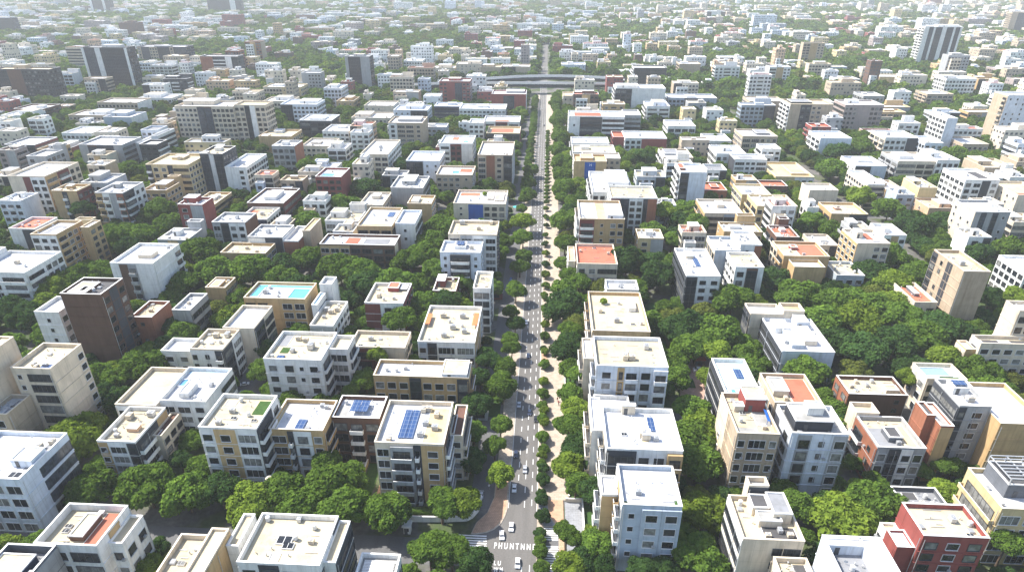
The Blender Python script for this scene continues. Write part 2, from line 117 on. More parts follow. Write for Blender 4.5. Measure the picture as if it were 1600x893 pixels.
('two-storey maroon block with cream roof behind the crest mark block', None, [(-341.45, -326.43, 405.4, 427.4, 9.42, 2, 'M', 'c', '1-p', '1Mn')]),
('broad three-storey tan block with white roof behind the grey angled office', None, [(-397.71, -363.18, 511.18, 533.18, 10.74, 3, 'T', 'w', '1-p', '1-p')]),
('broad two-storey white block with white roof in front of the brown office tower', None, [(-459.91, -435.66, 515.07, 534.89, 9.19, 2, 'W', 'w', '1-p', '1-p')]),
('broad three-storey brown block with white roof in front of the brown office tower', None, [(-464.07, -437.35, 535.19, 557.19, 10.52, 3, 'N', 'w', '1-p', '1-p')]),
('broad three-storey tan block with white roof on the avenue side of the brown office tower', None, [(-401.22, -364.17, 554.8, 576.8, 12.99, 3, 'T', 'w', '1-p', '1Wn')]),
('broad three-storey white block with white roof on the avenue side of the charcoal slab tower', None, [(-385.62, -353.65, 591.14, 613.14, 10.5, 3, 'W', 'w', '1-p', '1-p')]),
('broad three-storey cream block with white roof behind the twin slab towers', None, [(-256.62, -230.61, 570.86, 592.86, 12.53, 3, 'C', 'w', '1-p', '1-p')]),
('broad three-storey pale yellow block with white roof behind the twin slab towers', None, [(-286.3, -247.66, 642.77, 664.77, 12.9, 3, 'Y', 'w', '1Cp 1Ys', '1-p')]),
('five-storey bluish white block with white roof in front of the grey monolith tower', None, [(-210.13, -193.28, 602.19, 624.19, 18.94, 5, 'Q', 'w', '1Qp', '1-p')]),
('broad four-storey white block with white roof on the avenue side of the navy ribbon office', None, [(-73.87, -34.48, 540.59, 562.59, 13.59, 4, 'W', 'w', '1-p', '1-p')]),
('broad three-storey white block with white roof on the avenue side of the navy ribbon office', 'K:.3,.7,.0,.5,b', [(-49.51, -20.79, 499.93, 521.93, 11.88, 3, 'W', 'w', '1Wb 1Mb 1Wb', '1-p')]),
('broad three-storey pale yellow block with cream roof on the avenue side of the chamois block', 'K:.1,.8,.3,.9,b', [(-43.36, -19.07, 459.74, 481.74, 12.25, 3, 'Y', 'c', '1Kl', '1Mn')]),
('long white office with dark horizontal bands and coral roof patch', 'K:.1,.6,.3,.9,b', [(17.22, 59.36, 486.19, 508.19, 19.53, 5, 'W', 'w', '1Ws 2Kr 2Wr', '1Wp'), (60.44, 73.27, 497.23, 519.23, 18.53, 5, 'G', 'w', '1Gr', '1-p')]),
('broad three-storey white block with white roof on the avenue side of the crimson strip block', 'A:.4,.5 A:.7,.4', [(18.21, 44.69, 441.79, 460.57, 10.05, 3, 'W', 'w', '1-p', '1-b')]),
('broad three-storey white block with cream roof behind the blue banner block', None, [(17.78, 45.54, 405.42, 425.31, 13.3, 3, 'W', 'c', '1Wp', '1-b')]),
('long white block with a crimson strip along its front', 'A:.4,.5,2.4 K:.05,.3,.0,.1,b', [(56.48, 86.0, 450.75, 472.75, 12.0, 3, 'W', 'w', '2Wp 3Rn', '1-p'), (48.41, 56.48, 455.65, 473.56, 11.5, 3, 'R', 'r', '1-n', '1-p')]),
('broad three-storey white block with white roof behind the crimson strip block', 'A:.5,.5', [(92.46, 113.29, 486.34, 508.34, 13.04, 3, 'W', 'w', '1Wl', '1-p')]),
('tan block with white balconied flank and grey rooftop plant', 'P:.1,.6,.4,.9,1.5,G,s', [(75.52, 94.29, 400.57, 422.57, 12.03, 3, 'T', 'w', '1Tn', '1Wb')]),
('slender white block with slotted dark windows', 'P:.0,.25,.4,.9,1.5,B,b', [(72.91, 86.81, 333.51, 350.89, 22.22, 6, 'Q', 'w', '1Kl 2Qn', '1Wb')]),
('small brick red house with terracotta roof terrace', 'P:.5,.8,.4,.8,1.2,R,r', [(87.11, 101.99, 343.74, 359.1, 9.12, 2, 'B', 'r', '1Bs', '1Wp')]),
('cream and grey block with continuous glazed ribbons', 'P:.45,.65,.5,.8,2,C,c A:.2,.6', [(77.72, 95.91, 291.65, 312.39, 14.48, 4, 'C', 'w', '1Cr 1Hr', '1Ob')]),
('two-storey white block with white roof behind the paired square window block', 'A:.5,.5', [(115.85, 133.28, 457.44, 479.44, 9.24, 2, 'W', 'w', '1Wp', '1-p')]),
('broad four-storey tan block with white roof behind the paired square window block', 'P:.5,.9,.4,.9,1.4,S,s', [(137.0, 161.0, 445.95, 467.95, 15.51, 4, 'T', 'w', '1Tl 1Tp', '1Tp')]),
('white block with paired big square windows', 'K:.2,.7,.3,.9,s', [(118.38, 138.21, 393.08, 406.68, 13.51, 4, 'W', 'w', '1Wl 1Wp 1Wl', '1Kn')]),
('three-storey white block with white roof behind the paired square window block', None, [(110.27, 129.2, 406.98, 428.98, 13.3, 3, 'W', 'w', '1-p', '1-p')]),
('three-storey pale yellow block with white roof behind the pale ribbon block', None, [(104.78, 120.02, 325.76, 344.62, 12.85, 3, 'Y', 'w', '1Ys', '1Yl')]),
('three-storey pale yellow block with white roof on the avenue side of the peach balcony block', 'A:.3,.6,2 P:.5,.8,.4,.8,1.2,C,w', [(107.31, 127.24, 307.16, 325.21, 13.13, 3, 'Y', 'w', '1Yp 1Yl', '1Yb')]),
('primrose yellow villa with stepped roofs', 'P:.5,.95,.2,.8,1.5,Y,y', [(138.51, 161.31, 374.81, 406.94, 8.28, 2, 'Y', 'y', '1Ys 1Wp', '1Yp')]),
('three-storey cream block with white roof behind the peach balcony block', None, [(142.79, 157.92, 333.83, 346.26, 13.35, 3, 'C', 'w', '1Cn', '1-n')]),
('slim three-storey white block with grey roof on the avenue side of the peach balcony block', None, [(131.75, 137.5, 306.33, 315.03, 13.08, 3, 'W', 'g', '1Wn', '1Wp')]),
('peach block with long balconies on its flank and red tank on roof', 'A:.4,.6,2 P:.3,.45,.5,.7,1,B,b', [(141.34, 158.92, 300.26, 317.31, 12.23, 3, 'O', 'c', '1Os 1Kl', '1Ob')]),
('three-storey bluish white block with white roof on the avenue side of the ribbon slit block', 'P:.3,.8,.5,.9,1.5,W,w', [(190.02, 208.77, 387.57, 409.57, 12.08, 3, 'Q', 'w', '1Kl 1Qn', '1Ws')]),
('pale beige block with long dark slit windows', 'P:.2,.6,.4,.9,2,W,w', [(213.8, 235.62, 386.09, 408.09, 15.66, 4, 'C', 'w', '1Cr 1Cl', '1Gb')]),
('broad four-storey white block with white roof on the avenue side of the chalk white tower', 'A:.3,.5,2.5', [(232.23, 253.93, 442.64, 464.64, 16.65, 4, 'W', 'w', '2Wp 1Kn', '1Cb')]),
('four-storey bluish white block with white roof in front of the chalk white tower', None, [(254.23, 266.06, 433.81, 453.66, 15.52, 4, 'Q', 'w', '1Qp', '1-p')]),
('chalk white slab tower with a blank side wall', None, [(280.23, 287.47, 460.97, 482.88, 26.19, 7, 'Q', 'w', '1Qn', '1Wl')]),
('tall sandy tower with balconies up its flank', None, [(337.83, 367.28, 493.09, 509.09, 36.83, 10, 'W', 'w', '1Qs', '1Tb 2Tn')]),
('snow white block with dark gridded windows and dark roof pit', 'K:.6,.95,.3,.9,d A:.4,.5', [(219.69, 237.03, 330.57, 351.74, 21.34, 6, 'W', 'w', '1Wp 1Wl 1Kn 1Wp', '1Wl')]),
('five-storey cream block with cream roof in front of the ribbon slit block', None, [(239.09, 256.18, 317.63, 341.16, 17.67, 5, 'C', 'c', '1Cn 1Kb', '1Cs')]),
('four-storey white block with white roof behind the peach cube house', None, [(177.7, 186.87, 344.06, 371.05, 13.9, 4, 'W', 'w', '1Cr', '1Cp')]),
('three-storey tan block with white roof behind the peach cube house', None, [(187.17, 196.94, 342.33, 359.86, 11.63, 3, 'T', 'w', '1Tn', '1Op')]),
('four-storey pale yellow block with white roof behind the peach cube house', None, [(197.24, 206.52, 329.97, 346.95, 16.9, 4, 'Y', 'w', '1Yn', '1-n')]),
('four-storey grey blue block with white roof behind the peach cube house', None, [(185.57, 194.86, 328.0, 338.8, 13.51, 4, 'H', 'w', '1Hp', '1Hn')]),
('peach house with a cube shaped roof room', 'P:.5,.95,.2,.7,2.5,P,w', [(195.16, 208.6, 313.63, 329.67, 11.41, 3, 'P', 'c', '1Pn', '1Ps')]),
('broad five-storey tan block with white roof behind the charcoal panelled tan block', None, [(174.17, 203.75, 563.59, 585.59, 18.13, 5, 'T', 'w', '1Tp 1Tn', '1-p')]),
('tan block with charcoal panelled centre bay', 'P:.1,.6,.4,.9,1.5,K,s', [(190.49, 223.4, 513.71, 535.71, 25.06, 7, 'T', 'c', '1Tn 1Kp 1Tp 1Tn', '1Wb')]),
('mauve grey block with plain front', None, [(236.69, 266.52, 523.01, 545.01, 23.26, 6, 'F', 'w', '1Fp 1Fn 1Fp', '1Fr')]),
('broad four-storey bluish white block with white roof behind the ribbon slit block', 'A:.3,.5', [(187.83, 208.78, 440.17, 462.17, 16.21, 4, 'Q', 'w', '1Qn', '1Wb')]),
('four-storey white block with white roof behind the snow white grid block', None, [(235.92, 249.17, 385.41, 406.19, 16.9, 4, 'W', 'w', '1-p', '1-p')]),
('four-storey tan block with cream roof behind the snow white grid block', None, [(261.96, 280.23, 381.09, 402.31, 13.87, 4, 'T', 'c', '1Tn 1Rn', '1Tn')]),
('three-storey tan block with white roof in front of the chalk white tower', None, [(287.77, 305.01, 447.45, 469.45, 11.73, 3, 'T', 'w', '1-p', '1-p')]),
('broad three-storey grey blue block with white roof behind the charcoal panelled tan block', 'P:.4,.6,.3,.7,1.5,W,w', [(112.83, 157.17, 605.91, 627.91, 12.7, 3, 'H', 'w', '1Hp 1Kl 1Hs', '1-p')]),
('broad six-storey white block with white roof behind the dark banded office', None, [(62.35, 107.6, 595.93, 617.93, 22.49, 6, 'W', 'w', '1Kl 2Wn', '1Wb')]),
('four-storey bluish white block with white roof behind the dark banded office', None, [(84.84, 104.27, 548.56, 570.56, 15.75, 4, 'Q', 'w', '1Wb', '1Wb')]),
('dark glass block with white overhanging roof', None, [(98.82, 135.96, 759.16, 781.16, 18.43, 5, 'K', 'w', '1Kd 1Kr', '1Wb')]),
('broad three-storey cream block with cream roof on the avenue side of the oxblood tower', None, [(15.37, 48.16, 606.28, 628.28, 13.38, 3, 'C', 'c', '1Cs', '1-p')]),
('broad five-storey tan block with white roof behind the mauve grey block', None, [(157.67, 182.86, 800.37, 822.37, 17.62, 5, 'T', 'w', '1Tn', '1-p')]),
('broad four-storey white block with white roof behind the porch framed dark block', None, [(227.71, 257.3, 893.27, 915.27, 14.16, 4, 'W', 'w', '1Kp', '1-p')]),
('broad five-storey white block with white roof behind the sandy tower', None, [(404.18, 433.92, 685.99, 707.99, 19.99, 5, 'W', 'w', '1Wp', '1Wl')]),
('broad four-storey tan block with white roof behind the sandy tower', None, [(360.2, 384.39, 633.93, 655.93, 13.5, 4, 'T', 'w', '1Tl', '1Tb')]),
('broad four-storey pale yellow block with white roof in front of the white piered tower', None, [(363.79, 395.97, 739.2, 761.2, 13.67, 4, 'Y', 'w', '1Yn 1Wl', '1-p')]),
('broad four-storey grey block with white roof behind the mauve grey block', None, [(311.69, 334.98, 719.81, 741.81, 13.46, 4, 'G', 'w', '1Kd', '1Wn')]),
('three-storey grey block with white roof behind the mauve grey block', None, [(295.83, 314.92, 621.43, 643.43, 13.3, 3, 'G', 'w', '1-p', '1-p')]),
('broad three-storey mauve grey block with white roof in front of the white piered tower', None, [(533.71, 567.78, 811.82, 833.82, 13.01, 3, 'F', 'w', '1Fp', '1-p')]),
('tall charcoal slab tower with pale vertical piers', 'P:.4,.8,.3,.9,3,G,w', [(-493.49, -443.6, 681.58, 697.58, 45.25, 13, 'K', 'w', '1Wn 4Kd 2Wn 9Kd 1Wn', '1-p')]),
('brown and charcoal office tower at the frame edge', 'P:.3,.5,.4,.9,4,T,c', [(-541.53, -483.66, 615.32, 631.32, 32.09, 9, 'K', 'c', '2Kd 2Nn 4Kp', '1Kp')]),
('slab block with alternating tan and navy stripes', None, [(-546.14, -480.0, 861.81, 883.81, 26.74, 7, 'V', 'w', '1Tp 2Vd 2Tp 3Vd 1Tp 3Vd', '1-p')]),
('charcoal tower with brick coloured stripes', None, [(-396.89, -353.18, 739.13, 755.13, 30.09, 8, 'K', 'w', '2Bn 2Kb 1Wn 1Kd', '1Kd')]),
('pale grey tower with one charcoal glass panel', None, [(-216.43, -189.87, 698.93, 714.93, 35.94, 10, 'G', 'w', '1Gn 4Kd 3Gn', '1Kp')]),
('tall white tower with dark vertical glass strips', None, [(482.54, 529.14, 896.15, 912.15, 52.73, 15, 'W', 'w', '2Wn 2Kd 1Wn 3Kd 2Wn 3Kd 1Wn 2Kd 1Wn', '1Wb')]),
('oxblood red tower with recessed windows beside the flyover', None, [(-101.88, -72.91, 613.68, 633.06, 24.47, 7, 'R', 'w', '2Rp 2Rn 2Rd 2Rp', '1-p')]),
('oxblood red block with grey rooftop plant beside the flyover', 'P:.4,.95,.5,1,2,G,w', [(-49.81, -18.64, 584.25, 606.25, 18.33, 5, 'R', 'w', '1Rn 1Rd 1Rn', '1Wn')]),
('white office with navy ribbon windows below the oxblood tower', None, [(-96.74, -74.17, 549.45, 566.81, 13.76, 4, 'Q', 'w', '1Vr', '1-p')]),
('seven-storey tan block with white roof behind the grey monolith tower', None, [(-191.12, -178.17, 784.42, 806.42, 25.94, 7, 'T', 'w', '1Tp', '1-p')]),
('broad five-storey white block with white roof behind the grey monolith tower', None, [(-176.16, -152.73, 802.52, 824.52, 18.74, 5, 'W', 'w', '1Wp', '1-p')]),
('broad three-storey cream block with white roof behind the grey monolith tower', None, [(-148.05, -110.52, 785.0, 807.0, 13.16, 3, 'C', 'w', '1Cs', '1-p')]),
('broad five-storey cream block with white roof on the avenue side of the grey monolith tower', None, [(-109.47, -79.67, 786.06, 808.06, 17.64, 5, 'C', 'w', '1Cs', '1-p')]),
('caramel block with cream roof behind the flyover', None, [(-79.37, -55.32, 783.1, 805.1, 14.59, 4, 'T', 'c', '1Tn', '1-p')]),
('broad four-storey tan block with white roof on the avenue side of the pale blue office', None, [(-55.02, -20.92, 789.65, 811.65, 14.65, 4, 'T', 'w', '1Kd 1Tn', '1-p')]),
('pale blue white office behind the flyover', None, [(17.59, 46.41, 808.68, 830.68, 14.85, 4, 'Q', 'w', '1Qs', '1-p')]),
('hazy dark glass tower near the top edge', None, [(-1274.02, -1215.71, 1847.45, 1863.45, 45.68, 13, 'K', 'w', '1Wn 4Kd 1Wn 2Kd', '1-p')]),
('hazy blue dark slab near the top edge', None, [(-948.29, -852.73, 1866.2, 1882.2, 40.83, 11, 'V', 'w', '4Vd 1Wn 1Vd', '1-p')]),
('hazy dark block at the top corner', None, [(-1084.22, -1049.21, 1279.56, 1295.56, 32.77, 9, 'V', 'w', '1Vd', '1Vp')]),
('hazy white office with two dark panels near the top edge', None, [(383.38, 428.28, 1684.37, 1706.37, 25.81, 7, 'W', 'w', '1Kd 2Wn 1Kd', '1-p')]),
('hazy tan tower with white stripe near the top edge', None, [(914.17, 960.78, 1401.81, 1417.81, 41.12, 11, 'T', 'w', '1Tn 2Kd 1Tn', '1-p')]),
('small hazy grey tower at the top edge', None, [(-1612.18, -1572.6, 2168.38, 2190.38, 26.8, 7, 'G', 'w', '1Gn', '1-p')]),
]
HAZY = [
('four-storey ochre block with white roof in front of the pale ribbon block', 80.75, 97.63, 266.9, 278.63, 14.9, 4, 'O', 'w'),
('five-storey red block with white roof on the avenue side of the orange stripe block', -176.67, -164.47, 279.57, 290.47, 18.3, 5, 'R', 'w'),
('three-storey pale yellow block with white roof on the avenue side of the vermilion roof block', -228.07, -211.38, 252.02, 266.12, 11.5, 3, 'Y', 'w'),
('five-storey white block with coral red roof on the avenue side of the peach balcony block', 109.31, 120.5, 292.47, 302.74, 18.3, 5, 'W', 'r'),
('five-storey bluish white block with white roof in front of the crest mark block', -267.49, -256.11, 280.24, 292.54, 18.3, 5, 'Q', 'w'),
('three-storey white block with white roof behind the broad cream roof block', -40.42, -24.72, 270.84, 283.66, 11.5, 3, 'W', 'w'),
('three-storey white block with cream roof behind the long brown block', -105.31, -88.95, 279.46, 293.93, 11.5, 3, 'W', 'c'),
('slim four-storey cream block with coral red roof in front of the pale ribbon block', 61.83, 72.5, 264.78, 274.07, 14.9, 4, 'C', 'r'),
('three-storey grey block with white roof behind the brown striped tower', -172.64, -159.02, 252.17, 266.29, 11.5, 3, 'G', 'w'),
('hazy broad nine-storey white block with coral red roof behind the charcoal panelled tan block', 187.68, 207.71, 618.45, 627.75, 31.9, 9, 'W', 'r'),
('hazy broad five-storey grey blue block with white roof behind the paired square window block', 162.07, 190.0, 544.02, 555.8, 18.3, 5, 'H', 'w'),
('slim four-storey white block with cream roof in front of the pale grey tower', 186.54, 196.14, 266.4, 276.43, 14.9, 4, 'W', 'c'),
('slim four-storey white block with white roof in front of the peach balcony block', 150.38, 159.98, 266.38, 280.54, 14.9, 4, 'W', 'w'),
('four-storey cream block with white roof in front of the snow white grid block', 217.35, 229.31, 311.11, 320.23, 14.9, 4, 'C', 'w'),
('slim four-storey grey block with cream roof behind the salmon flank block', 138.4, 147.74, 269.38, 282.77, 14.9, 4, 'G', 'c'),
('four-storey ochre block with white roof behind the orange stripe block', -213.07, -200.26, 309.99, 324.25, 14.9, 4, 'O', 'w'),
('four-storey white block with cream roof behind the crest mark block', -305.4, -290.01, 343.51, 355.79, 14.9, 4, 'W', 'c'),
('four-storey white block with grey roof on the avenue side of the maroon banded block', -122.16, -110.64, 297.73, 307.03, 14.9, 4, 'W', 's'),
('broad four-storey white block with coral red roof on the avenue side of the sandy tower', 296.01, 319.67, 480.5, 489.77, 14.9, 4, 'W', 'r'),
('three-storey pale yellow block with white roof in front of the maroon striped block', 42.88, 54.11, 265.21, 276.55, 11.5, 3, 'Y', 'w'),
('four-storey white block with cream roof in front of the tan ribbed block', 73.47, 88.82, 376.8, 386.49, 14.9, 4, 'W', 'c'),
('broad four-storey bluish white block with grey roof behind the twin slab towers', -256.33, -230.2, 494.25, 505.64, 14.9, 4, 'Q', 's'),
('three-storey cream block with cream roof in front of the snow white grid block', 224.9, 237.14, 295.08, 307.74, 11.5, 3, 'C', 'c'),
('five-storey grey block with white roof in front of the grey angled office', -314.28, -301.99, 359.44, 375.29, 18.3, 5, 'G', 'w'),
('hazy broad nine-storey grey block with white roof in front of the white piered tower', 452.57, 476.46, 776.83, 789.71, 31.9, 9, 'G', 'w'),
('slim five-storey cream block with white roof behind the crest mark block', -264.53, -254.09, 342.28, 353.6, 18.3, 5, 'C', 'w'),
('slim three-storey brown block with coral red roof behind the coral slab block', 105.48, 115.59, 270.3, 284.44, 11.5, 3, 'N', 'r'),
('three-storey grey blue block with cream roof behind the slender white block', 53.78, 70.27, 359.7, 373.1, 11.5, 3, 'H', 'c'),
('five-storey mauve grey block with cream roof in front of the twin slab towers', -343.08, -331.49, 371.85, 382.22, 18.3, 5, 'F', 'c'),
('five-storey tan block with coral red roof behind the square window block', -141.49, -126.13, 450.36, 466.36, 18.3, 5, 'T', 'r'),
('hazy broad six-storey tan block with coral red roof behind the oxblood tower', -154.41, -125.52, 721.51, 733.13, 21.7, 6, 'T', 'r'),
('five-storey charcoal block with white roof on the avenue side of the grey angled office', -262.65, -250.86, 390.89, 403.37, 18.3, 5, 'K', 'w'),
('hazy broad nine-storey tan block with white roof behind the mauve grey block', 336.87, 364.56, 904.15, 914.01, 31.9, 9, 'T', 'w'),
('slim three-storey bluish white block with cream roof behind the long brown block', -97.15, -87.74, 265.75, 275.52, 11.5, 3, 'Q', 'c'),
('hazy broad five-storey brown block with coral red roof behind the dark banded office', 24.25, 46.78, 587.54, 598.97, 18.3, 5, 'N', 'r'),
('hazy broad four-storey white block with cream roof behind the sandy tower', 410.7, 438.39, 609.78, 624.06, 14.9, 4, 'W', 'c'),
('five-storey white block with white roof behind the square window block', -135.52, -122.34, 430.37, 440.42, 18.3, 5, 'W', 'w'),
('hazy broad nine-storey cream block with coral red roof behind the brown office tower', -599.42, -575.42, 800.54, 811.32, 31.9, 9, 'C', 'r'),
('hazy broad six-storey cream block with white roof behind the navy ribbon office', -158.91, -136.06, 654.1, 663.57, 21.7, 6, 'C', 'w'),
('slim three-storey tan block with white roof behind the lower ochre block', -129.43, -120.29, 266.5, 281.77, 11.5, 3, 'T', 'w'),
('hazy five-storey ochre block with white roof behind the dark banded office', 47.16, 65.65, 541.63, 553.78, 18.3, 5, 'O', 'w'),
('slim four-storey cream block with coral red roof behind the maroon banded block', -165.21, -154.67, 339.99, 349.27, 14.9, 4, 'C', 'r'),
('hazy broad six-storey white block with grey roof behind the mauve grey block', 187.54, 215.02, 749.34, 761.35, 21.7, 6, 'W', 's'),
('slim four-storey white block with grey roof in front of the ribbon slit block', 246.17, 256.27, 355.83, 366.24, 14.9, 4, 'W', 's'),
('broad three-storey white block with white roof behind the chamois block', -121.72, -97.54, 480.4, 493.37, 11.5, 3, 'W', 'w'),
('four-storey cream block with cream roof in front of the grey angled office', -288.37, -275.79, 376.01, 386.33, 14.9, 4, 'C', 'c'),
('slim four-storey white block with white roof behind the pale grey tower', 261.87, 271.94, 358.54, 372.03, 14.9, 4, 'W', 'w'),
('three-storey grey block with white roof in front of the periwinkle block', -95.28, -81.26, 353.9, 364.56, 11.5, 3, 'G', 'w'),
('three-storey cream block with grey roof behind the scarlet block', -147.28, -132.88, 358.4, 367.87, 11.5, 3, 'C', 's'),
('slim three-storey bluish white block with grey roof in front of the slender white block', 57.04, 67.6, 310.17, 320.32, 11.5, 3, 'Q', 's'),
('hazy broad five-storey cream block with white roof in front of the porch framed dark block', 125.66, 150.0, 654.04, 667.83, 18.3, 5, 'C', 'w'),
('three-storey tan block with cream roof behind the maroon banded block', -151.45, -138.48, 341.39, 351.0, 11.5, 3, 'T', 'c'),
('broad three-storey red block with white roof on the avenue side of the chalk white tower', 237.39, 258.96, 480.97, 493.24, 11.5, 3, 'R', 'w'),
('hazy broad three-storey ochre block with white roof behind the sandy tower', 287.77, 317.54, 578.64, 591.41, 11.5, 3, 'O', 'w'),
('hazy broad four-storey cream block with cream roof in front of the grey monolith tower', -300.25, -273.5, 604.37, 616.25, 14.9, 4, 'C', 'c'),
('five-storey bluish white block with grey roof behind the grey angled office', -285.23, -273.33, 430.39, 444.04, 18.3, 5, 'Q', 's'),
('hazy broad five-storey charcoal block with white roof in front of the brick striped tower', -394.99, -369.76, 653.53, 663.7, 18.3, 5, 'K', 'w'),
('hazy broad three-storey tan block with white roof behind the twin slab towers', -289.67, -260.92, 545.64, 558.88, 11.5, 3, 'T', 'w'),
('four-storey charcoal block with white roof behind the butter yellow block', -215.73, -203.67, 388.24, 400.2, 14.9, 4, 'K', 'w'),
('slim two-storey cream block with white roof behind the salmon flank block', 122.4, 133.24, 269.47, 283.25, 8.1, 2, 'C', 'w'),
('four-storey ochre block with grey roof behind the crest mark block', -330.03, -317.85, 387.71, 401.97, 14.9, 4, 'O', 's'),
('four-storey white block with white roof behind the grey angled office', -311.98, -298.47, 415.02, 426.4, 14.9, 4, 'W', 'w'),
('four-storey white block with white roof behind the paired square window block', 141.2, 153.38, 414.74, 427.56, 14.9, 4, 'W', 'w'),
('three-storey tan block with cream roof in front of the chalk white tower', 295.71, 310.24, 403.55, 419.29, 11.5, 3, 'T', 'c'),
('hazy broad five-storey white block with white roof in front of the brick striped tower', -395.53, -373.43, 617.26, 629.19, 18.3, 5, 'W', 'w'),
('three-storey ochre block with white roof in front of the paired square window block', 109.53, 121.57, 355.78, 366.16, 11.5, 3, 'O', 'w'),
('four-storey white block with white roof behind the chalk white tower', 267.42, 283.67, 496.87, 506.67, 14.9, 4, 'W', 'w'),
('four-storey white block with white roof in front of the chamois block', -142.14, -130.16, 400.01, 414.4, 14.9, 4, 'W', 'w'),
('hazy four-storey cream block with white roof behind the dark banded office', 24.45, 43.31, 529.74, 540.51, 14.9, 4, 'C', 'w'),
('hazy broad four-storey grey blue block with cream roof behind the dark banded office', 46.96, 67.8, 561.82, 570.83, 14.9, 4, 'H', 'c'),
('hazy broad six-storey white block with white roof behind the charcoal slab tower', -448.34, -424.07, 723.96, 736.42, 21.7, 6, 'W', 'w'),
('five-storey tan block with cream roof behind the grey angled office', -288.19, -276.16, 449.76, 460.94, 18.3, 5, 'T', 'c'),
('hazy broad three-storey ochre block with cream roof on the avenue side of the sandy tower', 277.54, 302.71, 555.83, 570.37, 11.5, 3, 'O', 'c'),
('hazy broad six-storey cream block with cream roof behind the mauve grey block', 300.64, 325.35, 777.51, 788.2, 21.7, 6, 'C', 'c'),
('hazy broad six-storey white block with white roof behind the mauve grey block', 247.23, 270.41, 749.05, 763.54, 21.7, 6, 'W', 'w'),
('hazy broad four-storey tan block with white roof behind the navy ribbon office', -146.28, -121.72, 610.43, 623.22, 14.9, 4, 'T', 'w'),
('three-storey cream block with white roof in front of the grey angled office', -325.03, -313.05, 340.42, 353.99, 11.5, 3, 'C', 'w'),
('five-storey white block with cream roof behind the crest mark block', -409.49, -397.34, 450.75, 461.86, 18.3, 5, 'W', 'c'),
('hazy broad six-storey grey block with white roof behind the twin slab towers', -258.32, -237.88, 678.2, 691.17, 21.7, 6, 'G', 'w'),
('hazy broad five-storey tan block with white roof in front of the charcoal slab tower', -477.98, -454.91, 651.09, 664.3, 18.3, 5, 'T', 'w'),
('hazy broad three-storey bluish white block with white roof behind the sandy tower', 323.71, 347.84, 557.21, 567.92, 11.5, 3, 'Q', 'w'),
('hazy broad five-storey bluish white block with cream roof behind the brown office tower', -536.36, -511.68, 681.33, 693.59, 18.3, 5, 'Q', 'c'),
('five-storey white block with cream roof in front of the brown office tower', -391.9, -379.84, 461.01, 470.44, 18.3, 5, 'W', 'c'),
('hazy broad three-storey cream block with cream roof behind the mauve grey block', 225.94, 250.35, 561.47, 574.89, 11.5, 3, 'C', 'c'),
('hazy broad nine-storey brick red block with cream roof behind the brick striped tower', -407.21, -385.56, 881.14, 896.24, 31.9, 9, 'B', 'c'),
('four-storey red block with coral red roof in front of the charcoal panelled tan block', 197.14, 211.16, 481.02, 494.18, 14.9, 4, 'R', 'r'),
('three-storey brick red block with cream roof behind the grey angled office', -290.81, -275.32, 413.91, 424.47, 11.5, 3, 'B', 'c'),
('hazy broad four-storey cream block with cream roof behind the twin slab towers', -329.98, -309.7, 560.91, 575.48, 14.9, 4, 'C', 'c'),
('hazy broad four-storey cream block with white roof in front of the brick striped tower', -433.39, -404.51, 679.73, 692.27, 14.9, 4, 'C', 'w'),
('three-storey white block with grey roof on the avenue side of the paired square window block', 97.56, 109.36, 375.7, 388.26, 11.5, 3, 'W', 's'),
('hazy broad five-storey cream block with white roof in front of the striped slab block', -616.76, -588.4, 750.39, 761.05, 18.3, 5, 'C', 'w'),
('hazy four-storey cream block with white roof behind the sandy tower', 376.17, 391.95, 529.68, 545.05, 14.9, 4, 'C', 'w'),
('three-storey grey blue block with white roof behind the chamois block', -94.79, -76.12, 479.95, 493.1, 11.5, 3, 'H', 'w'),
('hazy broad six-storey bluish white block with cream roof behind the charcoal slab tower', -478.45, -455.49, 746.53, 761.21, 21.7, 6, 'Q', 'c'),
('hazy broad three-storey ochre block with white roof behind the chalk white tower', 355.7, 378.32, 559.49, 573.13, 11.5, 3, 'O', 'w'),
('hazy nine-storey brick red block with white roof behind the brick striped tower', -384.63, -368.19, 776.34, 792.09, 31.9, 9, 'B', 'w'),
('slim five-storey white block with white roof on the avenue side of the chamois block', -56.77, -45.88, 464.98, 479.23, 18.3, 5, 'W', 'w'),
('hazy broad five-storey ochre block with cream roof in front of the white piered tower', 443.06, 463.65, 697.47, 710.41, 18.3, 5, 'O', 'c'),
('two-storey brown block with coral red roof in front of the primrose villa', 125.17, 139.64, 356.7, 367.48, 8.1, 2, 'N', 'r'),
('four-storey tan block with grey roof behind the grey angled office', -306.06, -291.71, 479.05, 492.26, 14.9, 4, 'T', 's'),
('slim four-storey bluish white block with white roof in front of the sandy tower', 315.81, 326.45, 435.73, 449.03, 14.9, 4, 'Q', 'w'),
]
